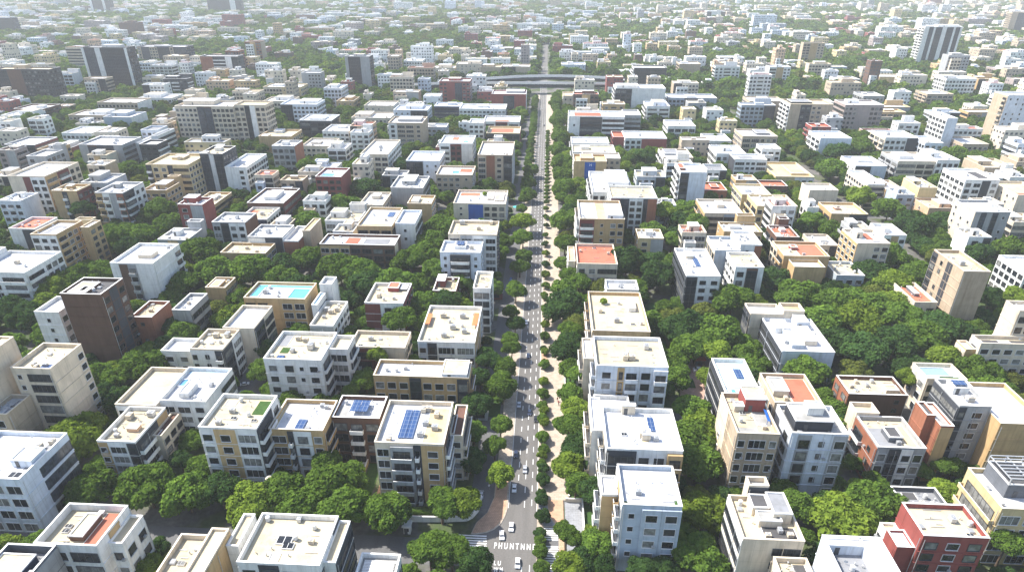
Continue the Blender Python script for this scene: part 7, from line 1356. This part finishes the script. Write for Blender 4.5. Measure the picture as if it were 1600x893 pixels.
slab([(1.7, 109.2), (5.3, 109.2), (5.3, 60), (1.7, 60)], .143, ASPH2, 'crossing_pad_pavement')
slab([(.4, 179), (2.4, 179), (2.4, 187), (.4, 187)], .134, TERRA, 'orange_paving')
slab([(42, 150), (53.5, 150), (60, 187), (48, 187)], .04, PINK, 'courtyard_paving')
slab([(7.0, 117.5), (11.2, 117.5), (11.2, 100), (7.0, 100)], .06, GREYP, 'forecourt_paving')
slab([(-41, 117), (-37, 117), (-37, 131), (-41, 131)], .05, TERRA, 'garden_path_paving')
slab([(-101, 150), (-88, 150), (-88, 172), (-101, 172)], .03, ASPH2, 'parking_court_pavement')
# painted markings
m = MB(); y = 46.
def strip(x0, x1, y0, y1, z): flat(m, [(x0, y0), (x1, y0), (x1, y1), (x0, y1)], z)
k = 0
while y < 900:
    if not (97 < y < 112):
        for j, x in enumerate((-4.95, -3.1, -1.3)):
            if j == 0 and 85 < y < 121: continue
            strip(x - .085, x + .085, y + j * .6, y + j * .6 + 2.1, .018)
    y += 4.9
for x0, x1, a, b in ((-7.12, -7.0, 114.8, 900), (-.05, .07, 112, 900)): strip(x0, x1, a, b, .018)
structure('lane_markings', m, [PAINT])
m = MB()
for k in range(9): strip(-18.6, -11.7 + .06 * k, 106.0 - k * .72 - .34, 106.0 - k * .72, .02)
structure('zebra_crossing_markings', m, [PAINT])
m = MB()
for k in range(26):
    yy = 109.0 - k * .66
    if not (104.2 < yy < 105.6): strip(1.85, 5.2, yy - .36, yy, .149)
structure('crossing_stripe_markings', m, [PAINT])
def lettering(text, x, y, w, h, label, name='road_lettering'):
    cu = bpy.data.curves.new(name, 'FONT'); cu.body = text; cu.size = 1.0; cu.space_character = 1.6; cu.offset = .01
    o = bpy.data.objects.new(name, cu); COL.objects.link(o); bpy.context.view_layer.update()
    dx, dy = o.dimensions[0], o.dimensions[1]
    me = o.to_mesh().copy(); o.to_mesh_clear(); bpy.data.objects.remove(o)
    me.name = name; me.materials.clear(); me.materials.append(PAINT)
    p = put(name, me, None, (x, y, .021), 0, (w / dx, h / dy, 1)); tag(p, label, 'road marking'); return p
lettering('PHUNTNNB', -9.75, 102.45, 9.6, 1.75, 'white painted letters PHUNTNNB across the avenue at the junction')
lettering('LU', -9.4, 97.9, 1.5, 1.2, 'two white painted letters LU on the asphalt near the bottom edge')
lettering('WM', -9.3, 95.9, 2.0, 1.5, 'two white painted letters WM on the asphalt at the bottom edge')
def wall_text(owner, text, x, y, z, h, mat):
    cu = bpy.data.curves.new('lettering', 'FONT'); cu.body = text; cu.size = h * 1.4; cu.offset = .02
    o = bpy.data.objects.new('lettering', cu); COL.objects.link(o); bpy.context.view_layer.update(); me = o.to_mesh().copy(); o.to_mesh_clear(); bpy.data.objects.remove(o)
    me.name = 'lettering'; me.materials.clear(); me.materials.append(mat); r = owner
    p = put('lettering', me, r, (x - r.location.x, y - r.location.y, z)); p.rotation_euler = (math.pi / 2, 0, 0)
for o in list(SC.objects):
    lb = o.get('label', '')
    if lb.startswith('ochre block with a tall blue banner'): wall_text(o, 'H', o.location.x - .5, o.location.y - .16, 15.0, 1.5, PAINT)
    if lb.startswith('white block with peach cornice'): wall_text(o, '76', o.location.x - 1.9, o.location.y - .05, 10.2, .9, FRAME_D)
# lawns and hedges beside the promenade
for q, nm in (((8.4, 118, 14.3, 175), 'lawn'), ((11.6, 97, 14.6, 117), 'forecourt_lawn'), ((-45.5, 112, -42.2, 133), 'garden_lawn'), ((45, 158, 48.5, 163), 'courtyard_lawn'), ((46.5, 168, 50, 173), 'courtyard_lawn'), ((54, 160, 57, 172), 'courtyard_lawn'),
              ((-80, 170, -62, 185), 'garden_lawn'), ((-16.6, 150, -11.8, 165), 'verge_lawn'), ((35, 190, 45, 225), 'garden_lawn'), ((22, 300, 34, 312), 'garden_lawn')):
    m = MB(); m.box(q[0], q[2], q[1], q[3], 0, .07); structure(nm, m, [LAWN])
def wall_line(name, label, pts, h, t, mat, cat='wall'):
    m = MB()
    for a, b in zip(pts[:-1], pts[1:]):
        a = Vector((a[0], a[1], 0)); b = Vector((b[0], b[1], 0)); d = (b - a).normalized(); n = Vector((-d.y, d.x, 0)) * t / 2
        m.quad(tuple(a - n), tuple(b - n), tuple(b - n + Vector((0, 0, h))), tuple(a - n + Vector((0, 0, h))))
        m.quad(tuple(b + n), tuple(a + n), tuple(a + n + Vector((0, 0, h))), tuple(b + n + Vector((0, 0, h))))
        e = n * 1.25; z0 = Vector((0, 0, h)); z1 = Vector((0, 0, h + .08))
        m.quad(tuple(a - e + z1), tuple(b - e + z1), tuple(b + e + z1), tuple(a + e + z1), 1); m.quad(tuple(a - e + z0), tuple(b - e + z0), tuple(b - e + z1), tuple(a - e + z1), 1)
    return tag(m.build(name, [mat, COPING]), label, cat)
wall_line('garden_wall', 'long white garden wall curving round the corner below the main solar block', [(-31.5, 109.2), (-22, 109.6), (-16.9, 110.2), (-15.6, 111.2), (-14.4, 113.4), (-14.0, 117)], 1.7, .3, WM['W'])
wall_line('garden_wall', 'low cream wall along the promenade lawn edge', [(8.1, 119), (8.1, 176)], .6, .25, COPE2)
wall_line('garden_wall', 'cream forecourt wall beside the grey blue block', [(11.35, 98), (11.35, 117.6), (7.2, 117.6)], 1.2, .3, WM['C'])
wall_line('garden_wall', 'low white kerb wall across the forecourt end by the bottom trees', [(6.9, 99.8), (11.1, 99.8)], .8, .3, WM['W'])
wall_line('garden_wall', 'yellow garden wall beside the narrow lawn of the main solar block', [(-46, 113), (-46, 130)], 1.4, .3, WM['Y'])
def hedge(label, x0, x1, y0, y1, h, seed):
    rgq = np.random.default_rng(seed); n = int(((x1 - x0) * (y1 - y0) + 2 * h * ((x1 - x0) + (y1 - y0))) * 14)
    p = np.stack([rgq.uniform(x0, x1, n), rgq.uniform(y0, y1, n), rgq.uniform(.1, h, n)], 1); f = rgq.integers(0, 4, n)
    p[f == 0, 2] = h; p[f == 1, 1] = y0; p[f == 2, 0] = x0; p[f == 3, 0] = x1
    d = np.zeros((n, 3)); d[:, 2] = .6; d[f == 1, 1] = -1; d[f == 2, 0] = -1; d[f == 3, 0] = 1
    q = leaf_quads(p + rgq.normal(size=(n, 3)) * .08, d, .17, rgq); c = MB(); c.box(x0 + .1, x1 - .1, y0 + .1, y1 - .1, 0, h - .1)
    tag(put('hedge', quads_mesh('hedge', q, LEAF['m'], (np.array(c.v), [list(k) for k in c.f]))), label, 'hedge')
hedge('clipped green hedge behind the turquoise pool block garden', -80, -60, 206, 208.5, 2.0, 1)
hedge('low green hedge along the outer edge of the promenade lawn', 13.2, 14.4, 122, 160, 1.4, 2)
hedge('small clipped hedge at the foot of the main solar block', -38, -24, 111.4, 113, 1.1, 3)

# ------------------------------------------------------------------ vehicles
CARP = {}
def car_parts(paint):
    if paint in CARP: return CARP[paint]
    L_, W_ = 1.55, .66
    b = MB()
    prof = [(-L_, .22), (-L_, .52), (-L_ + .12, .62), (-.75, .66), (-.35, 1.02), (.62, 1.04), (1.12, .70), (L_ - .04, .62), (L_, .45), (L_, .22)]
    n = len(prof)
    for s in (-1, 1):
        for (y, z) in prof:
            b.v.append((s * W_ * (.80 if z > .9 else (.97 if z > .6 else 1)), y, z))
    for i in range(n):
        j = (i + 1) % n; b.f.append((i, j, n + j, n + i)); b.m.append(0)
    b.f.append(tuple(range(n - 1, -1, -1))); b.m.append(0); b.f.append(tuple(range(n, 2 * n))); b.m.append(0)
    body = b.mesh('body', [paint])
    gl = MB(); w = W_
    gl.quad((-w * .86, -.72, .70), (w * .86, -.72, .70), (w * .76, -.40, 1.0), (-w * .76, -.40, 1.0))
    gl.quad((w * .82, 1.06, .76), (-w * .82, 1.06, .76), (-w * .76, .68, 1.02), (w * .76, .68, 1.02))
    wind = []
    for k, nm in ((0, 'windscreen'), (1, 'rear_window')):
        g1 = MB(); g1.quad(*[(p[0], p[1] + (.03 if k else -.03), p[2] + .02) for p in gl.v[k * 4:k * 4 + 4]]); wind.append(g1.mesh(nm, [CURTAIN]))
    side = []
    for s in (-1, 1):
        sd = MB(); p = [(s * w * .96, -.66, .70), (s * w * .96, .95, .72), (s * w * .85, .62, .98), (s * w * .85, -.34, .97)]
        sd.quad(*(p if s > 0 else p[::-1])); side.append(sd.mesh('side_window', [CURTAIN]))
    wh = MB(); wh.cyl(0, 0, -.09, .09, .24, 14, 0); wh.cyl(0, 0, .091, .10, .14, 10, 1); wheel = wh.mesh('wheel', [FRAME_D, METAL])
    hl = MB(); hl.box(-.12, .12, -.03, .03, -.06, .06, 0, True); lamp = hl.mesh('headlight', [FRAME_W])
    tl = hl.mesh('tail_light', [plain_mat('red_lens', (.4, .02, .02), .3)])
    CARP[paint] = (body, wind, side, wheel, lamp, tl); return CARP[paint]
PWHITE = plain_mat('white_car_paint', (.78, .78, .78), .25, spec=.6, vary=.02); PNAVY = plain_mat('navy_car_paint', (.025, .035, .07), .25, spec=.6, vary=.02)
PBLACK = plain_mat('black_car_paint', (.02, .02, .022), .25, spec=.6, vary=.02); PSILV = plain_mat('silver_car_paint', (.45, .46, .48), .3, .3, vary=.02); PBLUE = plain_mat('blue_car_paint', (.04, .12, .32), .25, spec=.6, vary=.02); PRED = plain_mat('red_car_paint', (.4, .03, .03), .25, spec=.6, vary=.02)
def car(x, y, paint, label, rz=0., sc=1.0, van=False, z=.012):
    t = thing('parked_van' if van else 'car', label, 'van' if van else 'car', (x, y, z), rz, 'cars on the streets')
    body, wind, side, wheel, lamp, tl = car_parts(paint)
    t.scale = (sc * .88, sc * .88, sc * (1.25 if van else 1) * .88)
    put('body', body, t); put('windscreen', wind[0], t); put('rear_window', wind[1], t); [put('side_window', q, t) for q in side]
    for sx in (-1, 1):
        for yy in (-1.0, 1.0):
            w = put('wheel', wheel, t, (sx * .6, yy, .24)); w.rotation_euler = (0, math.pi / 2 * sx, 0)
        put('headlight', lamp, t, (sx * .42, -1.56, .50)); put('tail_light', tl, t, (sx * .42, 1.56, .50))
CARS = [(-6.0, 108.6, PWHITE, 'white car turning at the kerb just beyond the road lettering', .0), (-8.1, 106.0, PWHITE, 'white car standing at the top of the painted road letters', .1), (-4.0, 98.4, PWHITE, 'white car on the avenue below the painted road letters', 0),
        (-3.4, 128.2, PSILV, 'silver white car in a middle lane abreast of the corner lime tree', 0), (-5.9, 121.2, PWHITE, 'white car half in tree shade nearest the west kerb', 0), (-6.1, 134.0, PNAVY, 'navy car in dark tree shade by the west kerb', 0), (-2.9, 152.4, PNAVY, 'navy blue car in a middle lane abreast of the small white kiosk', 0),
        (-.9, 149.4, PBLACK, 'black car hugging the promenade kerb beside the row of slender trees', 0), (-6.2, 156, PSILV, 'silver car under the kerb tree shade up from the kiosk', 0), (-4.2, 183.5, PNAVY, 'navy car abreast of the orange promenade paving', 0), (-5.6, 206.5, PWHITE, 'white car near the west kerb abreast of the red roof villa trees', 0),
        (-6.2, 262, PBLACK, 'black car in kerb shade abreast of the ochre front block', 0), (-1.8, 300, PWHITE, 'white car abreast of the blue banner block', 0), (-5, 352, PBLACK, 'dark car far up the avenue before the tree lined stretch', 0), (-2, 410, PSILV, 'silver car far up the avenue in the third lane', 0), (-4.6, 470, PWHITE, 'white car far up the avenue abreast of the dark banded office', 0), (-1.6, 540, PBLACK, 'dark speck of a car just short of the flyover', 0), (-5, 610, PWHITE, 'white speck of a car entering the shade of the flyover', 0),
        (-13.5, 243, PBLUE, 'pale blue car in the service lane by the slim white house', 0), (-14.2, 118.5, PSILV, 'silver car parked at the mouth of the service lane', 0), (-95, 162, PWHITE, 'white car crossing the parking court beside the zigzag roof block', 1.9), (-98.5, 166.5, PBLACK, 'black car parked in the court beside the zigzag roof block', .2), (-192.2, 352, PBLACK, 'dark car on the back street beside the brown striped tower trees', 0), (-195.6, 362, PWHITE, 'white car on the back street beside the brown striped tower trees', 0), (-94, 157, PSILV, 'silver car at the near end of the parking court', .1),
        (170, 300, PWHITE, 'white car on the eastern back street', 0), (167, 330, PBLACK, 'dark car on the eastern back street', 0), (-166, 262, PWHITE, 'white car parked under trees beside the brown striped tower', 1.2), (-162, 258, PSILV, 'silver car parked under trees beside the brown striped tower', 1.2)]
for x, y, p, l, rz in CARS: car(x, y, p, l, rz)
car(52.8, 177.2, PWHITE, 'white van parked on pink courtyard paving below the red kiosk', 1.57, 1.5, True, .045)
# motorbikes under the trees of the side street
def bike_mesh():
    m = MB()
    return m
# ------------------------------------------------------------------ street furniture and small structures
def kiosk(name, label, x, y, w, d, h, wall, roofm, rz=0, over=.3):
    t = thing(name, label, 'kiosk', (x, y, 0), rz); m = MB(); m.box(-w / 2, w / 2, -d / 2, d / 2, 0, h); m.build('wall', wall, t)
    m = MB(); m.box(-w / 2 - over, w / 2 + over, -d / 2 - over, d / 2 + over, h, h + .22, 0, True); m.box(-w / 2 - over + .15, w / 2 + over - .15, -d / 2 - over + .15, d / 2 + over - .15, h + .22, h + .3); m.build('roof', roofm, t)
    m = MB(); m.box(-w * .3, w * .3, -.04, .01, .9, h - .5); m.build('window', GLASS, t, (0, -d / 2, 0)); m = MB(); m.box(-.4, .4, -.05, .01, 0, 1.9); m.build('door', FRAME_D, t, (-w * .5 + .55, -d / 2 - .02, 0))
kiosk('kiosk', 'small white flat roofed kiosk beside the service lane', -17.4, 150.4, 4.4, 4.2, 3.2, WM['H'], COPING)
kiosk('kiosk', 'small red roofed kiosk on the pink courtyard paving', 53.6, 182, 3.2, 3.2, 2.6, WM['N'], plain_mat('red_tile', (.50, .12, .06), .8))
kiosk('guard_hut', 'small white guard hut under trees on the side street kerb', -30.6, 106.2, 1.6, 1.6, 2.4, WM['W'], COPING)
kiosk('shed', 'flat roofed grey shed behind the promenade trees with a white awning', 11.3, 197, 4, 4, 3.0, WM['G'], COPING)
kiosk('shed', 'white roofed shed beside the slim white house', -19, 226, 6, 3, 3.2, WM['M'], COPING)
t = thing('shade_canopy', 'blue square shade canopy at the foot of the brown tower', 'canopy', (-143, 168, 0)); m = MB(); m.box(-4.5, 4.5, -3.2, 3.2, 3.2, 3.35, 0, True); m.build('awning', BLUE, t)
for a in (-4.2, 4.2):
    for b in (-2.9, 2.9): m = MB(); m.cyl(a, b, 0, 3.2, .09, 8); m.build('post', METAL, t)
def parasol(label, x, y, r, mat, z=0.):
    t = thing('parasol', label, 'parasol', (x, y, z)); m = MB(); m.cyl(0, 0, 2.1, 2.75, r, 10, 0, .05); m.build('canopy', mat, t); m = MB(); m.cyl(0, 0, 0, 2.7, .05, 8); m.build('pole', METAL, t)
parasol('white parasol among trees before the ochre grid block', -66.2, 114.0, .95, COPE2, 5.5); parasol('teal parasol beside the service lane near the cobalt panel block', -15.5, 330, 1.8, TEAL); parasol('pale parasol in the garden before the lawn roof block', -83, 112.5, 1.1, COPE2)
t = thing('lamp_post', 'white globe lamp post above the curved white garden wall', 'lamp', (-21.5, 108.4, 0)); m = MB(); m.cyl(0, 0, 0, 3.0, .07, 8); m.build('pole', MIDGREY, t); m = MB()
for k in range(5): m.cyl(0, 0, 3.0 + k * .12, 3.12 + k * .12, [.16, .30, .34, .30, .16][k], 10, 0, [.30, .34, .30, .16, .02][k])
m.build('globe', FRAME_W, t)
t = thing('swimming_pool', 'blue garden pool behind the courtyard trees', 'pool', (62, 196, 0)); m = MB(); m.box(-5, 5, -1.6, 1.6, 0, .12); m.build('surround', COPING, t); m = MB(); m.box(-4.6, 4.6, -1.2, 1.2, .12, .16); m.build('water', BLUE, t)
# people on the promenade: one continuous skinned body each
def person_mesh(step):
    me = bpy.data.meshes.new('body'); s = step
    v = [(0, 0, .92), (0, 0, 1.15), (0, 0, 1.40), (0, 0, 1.52), (0, -.02, 1.66), (.10, 0, .88), (.11, -.12 * s, .48), (.11, .02 - .2 * s, .06), (-.10, 0, .88), (-.11, .12 * s, .48), (-.11, .22 * s, .06),
         (.19, 0, 1.40), (.25, .08 * s, 1.12), (.25, -.02, .86), (-.19, 0, 1.40), (-.25, -.08 * s, 1.12), (-.25, .02, .86), (.11, -.12 - .2 * s, .03), (-.11, .10 + .1 * s, .03)]
    e = [(0, 1), (1, 2), (2, 3), (3, 4), (0, 5), (5, 6), (6, 7), (0, 8), (8, 9), (9, 10), (2, 11), (11, 12), (12, 13), (2, 14), (14, 15), (15, 16), (7, 17), (10, 18)]
    me.from_pydata(v, e, []); o = bpy.data.objects.new('tmp', me); COL.objects.link(o); sk = o.modifiers.new('s', 'SKIN'); o.modifiers.new('u', 'SUBSURF').levels = 1
    rad = [.14, .13, .15, .07, .115, .10, .075, .05, .10, .075, .05, .07, .05, .035, .07, .05, .035, .04, .04]
    for i, r in enumerate(rad): me.skin_vertices[0].data[i].radius = (r * 1.15, r * .9); me.skin_vertices[0].data[i].use_root = (i == 0)
    dg = bpy.context.evaluated_depsgraph_get(); dg.update(); out = bpy.data.meshes.new_from_object(o.evaluated_get(dg)); bpy.data.objects.remove(o)
    co = [p.center for p in out.polygons]
    for k in range(4): out.materials.append(None)
    for p in out.polygons:
        z = p.center.z; p.material_index = 3 if z > 1.64 else (2 if z > 1.50 or (abs(p.center.x) > .2 and z < 1.0) else (0 if z > .9 else 1)); p.use_smooth = True
    return out
PM = [person_mesh(0.), person_mesh(1.)]
SKIN = plain_mat('skin', (.35, .2, .13), .6); HAIR = plain_mat('hair', (.03, .02, .015), .6)
def cloth(c): return plain_mat('clothes', c, .9)
CL = dict(black=cloth((.03, .03, .035)), brown=cloth((.22, .1, .06)), white=cloth((.7, .7, .7)), blue=cloth((.06, .12, .3)), red=cloth((.4, .05, .04)), grey=cloth((.25, .25, .26)))
for x, y, top, leg, st, lab in [(2.72, 183.3, 'black', 'black', 0, 'person in black standing on the orange promenade paving'), (5.6, 158.5, 'brown', 'grey', 1, 'person in brown walking on the promenade by a tree pit'), (5.9, 156.8, 'red', 'black', 1, 'person in red top walking on the promenade by a tree pit'),
                                (5.4, 214, 'white', 'blue', 1, 'person in white walking past the promenade trees'), (3.0, 262, 'red', 'grey', 0, 'person in red standing on the far promenade by the ochre front block'), (4.4, 236, 'black', 'blue', 1, 'person in black and blue walking beside the red roof villa'), (4.8, 232, 'grey', 'black', 0, 'person in grey standing beside the red roof villa'), (-12.4, 121, 'white', 'grey', 1, 'person in white walking on the service lane near the corner')]:
    o = put('person', PM[st], None, (x, y, .135 if x > 0 else .022), rnd.uniform(0, 6.28)); tag(o, lab, 'person')
    for i, mm in enumerate((CL[top], CL[leg], SKIN, HAIR)): o.material_slots[i].link = 'OBJECT'; o.material_slots[i].material = mm

# ------------------------------------------------------------------ flyover
def deck(name, root, path, z, w, th):
    P = [Vector((p[0], p[1], z + (p[2] if len(p) > 2 else 0))) for p in path]; fine = []
    for i in range(len(P) - 1):       # Catmull-Rom
        p0, p1, p2, p3 = P[max(i - 1, 0)], P[i], P[i + 1], P[min(i + 2, len(P) - 1)]
        for k in range(6):
            t = k / 6; fine.append(.5 * ((2 * p1) + (-p0 + p2) * t + (2 * p0 - 5 * p1 + 4 * p2 - p3) * t * t + (-p0 + 3 * p1 - 3 * p2 + p3) * t ** 3))
    fine.append(P[-1]); S = []
    for i, p in enumerate(fine):
        d = fine[min(i + 1, len(fine) - 1)] - fine[max(i - 1, 0)]; d.z = 0; d.normalize(); S.append((p, Vector((-d.y, d.x, 0))))
    def sweep(prof, mats, nm):
        m = MB()
        for (pa, na_), (pb, nb) in zip(S[:-1], S[1:]):
            for (o0, z0), (o1, z1), mi in prof:
                m.quad(tuple(pa + na_ * o0 + Vector((0, 0, z0))), tuple(pb + nb * o0 + Vector((0, 0, z0))), tuple(pb + nb * o1 + Vector((0, 0, z1))), tuple(pa + na_ * o1 + Vector((0, 0, z1))), mi)
        m.build(nm, mats, root)
    h = w / 2
    sweep([((-h, 0), (h, 0), 0), ((h, 0), (h, -th * .6), 1), ((h, -th * .6), (h * .5, -th), 1), ((h * .5, -th), (-h * .5, -th), 1), ((-h * .5, -th), (-h, -th * .6), 1), ((-h, -th * .6), (-h, 0), 1)], [ASPH2, WM['K']], 'deck')
    for s in (-1, 1):
        a, b = sorted((s * h, s * (h - .35))); sweep([((a, -.5), (a, 1.1), 0), ((a, 1.1), (b, 1.1), 0), ((b, 1.1), (b, -.5), 0), ((a, -.5), (b, -.5), 0)], [COPING], 'parapet')
    for i in range(3, len(S) - 2, 5):
        p = S[i][0]
        if -16 < p.x < 9: continue
        m = MB(); m.box(-.8, .8, -1.2, 1.2, 0, p.z - th + .2); m.build('pier', WM['G'], root, (p.x, p.y, 0))
f = thing('flyover', 'curved dark flyover with two pale edged decks crossing the avenue', 'bridge', (0, 690, 0))
def rel(path): return [(a, b - 690, *c) for a, b, *c in path]
deck('deck', f, rel([(-157, 691, -3), (-120, 690, -1), (-81, 690), (-38, 692), (-3, 694), (40, 694), (66, 692), (80, 689, -1)]), 10.5, 10, 3.2)
deck('deck', f, rel([(-118, 700, -1), (-78, 708), (-50, 722), (-22, 733), (11, 737), (42, 733), (68, 725), (82, 716, -1)]), 11.5, 10, 3.4)

# ------------------------------------------------------------------ air, sky, sun, camera
hz = MB(); hz.box(-3600, 3600, -200, 4300, -1.2, 134, 0, True)
hm = bpy.data.materials.new('hazy_air'); hm.use_nodes = True; nt = hm.node_tree
for n in list(nt.nodes):
    if n.type != 'OUTPUT_MATERIAL': nt.nodes.remove(n)
pv = nt.nodes.new('ShaderNodeVolumePrincipled'); pv.inputs['Color'].default_value = (.94, .97, 1.0, 1); pv.inputs['Density'].default_value = HAZE_D; pv.inputs['Anisotropy'].default_value = 0.0
nt.links.new(pv.outputs[0], nt.nodes['Material Output'].inputs['Volume'])
o = hz.build('haze', hm); o['kind'] = 'stuff'; o['label'] = 'thin pale haze over the whole town'
w = bpy.data.worlds.new('World'); SC.world = w; w.use_nodes = True; nt = w.node_tree
sky = nt.nodes.new('ShaderNodeTexSky'); sky.sky_type = 'NISHITA'; sky.sun_disc = False
# the sun stands to the left of the avenue and a little beyond the camera's side
d = Vector((-math.cos(EL) * math.sin(AZ), math.cos(EL) * math.cos(AZ), math.sin(EL)))
sky.sun_elevation = EL; sky.sun_rotation = -AZ; sky.air_density = 1.0; sky.dust_density = 1.5
bg = nt.nodes['Background']; nt.links.new(sky.outputs[0], bg.inputs[0]); bg.inputs[1].default_value = SKY_S
ld = bpy.data.lights.new('sun', 'SUN'); ld.energy = SUN_S; ld.angle = R(.53); ld.color = (1.0, .95, .87)
lo = bpy.data.objects.new('sun', ld); COL.objects.link(lo); lo.rotation_euler = d.to_track_quat('Z', 'Y').to_euler(); lo.location = d * 400 + Vector((0, 300, 0))
cd = bpy.data.cameras.new('camera'); cd.sensor_width = 36; cd.lens = 36 * 983 / 1600; cd.clip_end = 12000; cd.clip_start = 1
cam = bpy.data.objects.new('camera', cd); COL.objects.link(cam); cam.location = (0, 0, 120); cam.rotation_euler = (R(90 - 26.8), 0, R(3.07)); SC.camera = cam
SC.render.engine = 'CYCLES'; SC.cycles.use_denoising = True
try: SC.cycles.denoiser = 'OPENIMAGEDENOISE'
except Exception: pass
SC.cycles.max_bounces = 5; SC.cycles.diffuse_bounces = 3; SC.cycles.glossy_bounces = 2; SC.cycles.transmission_bounces = 2; SC.cycles.volume_bounces = 2; SC.cycles.caustics_reflective = False; SC.cycles.caustics_refractive = False
vs = SC.view_settings; vs.view_transform = 'Standard'; vs.look = 'None'; vs.exposure = EXPO; vs.gamma = 1; vs.use_curve_mapping = False
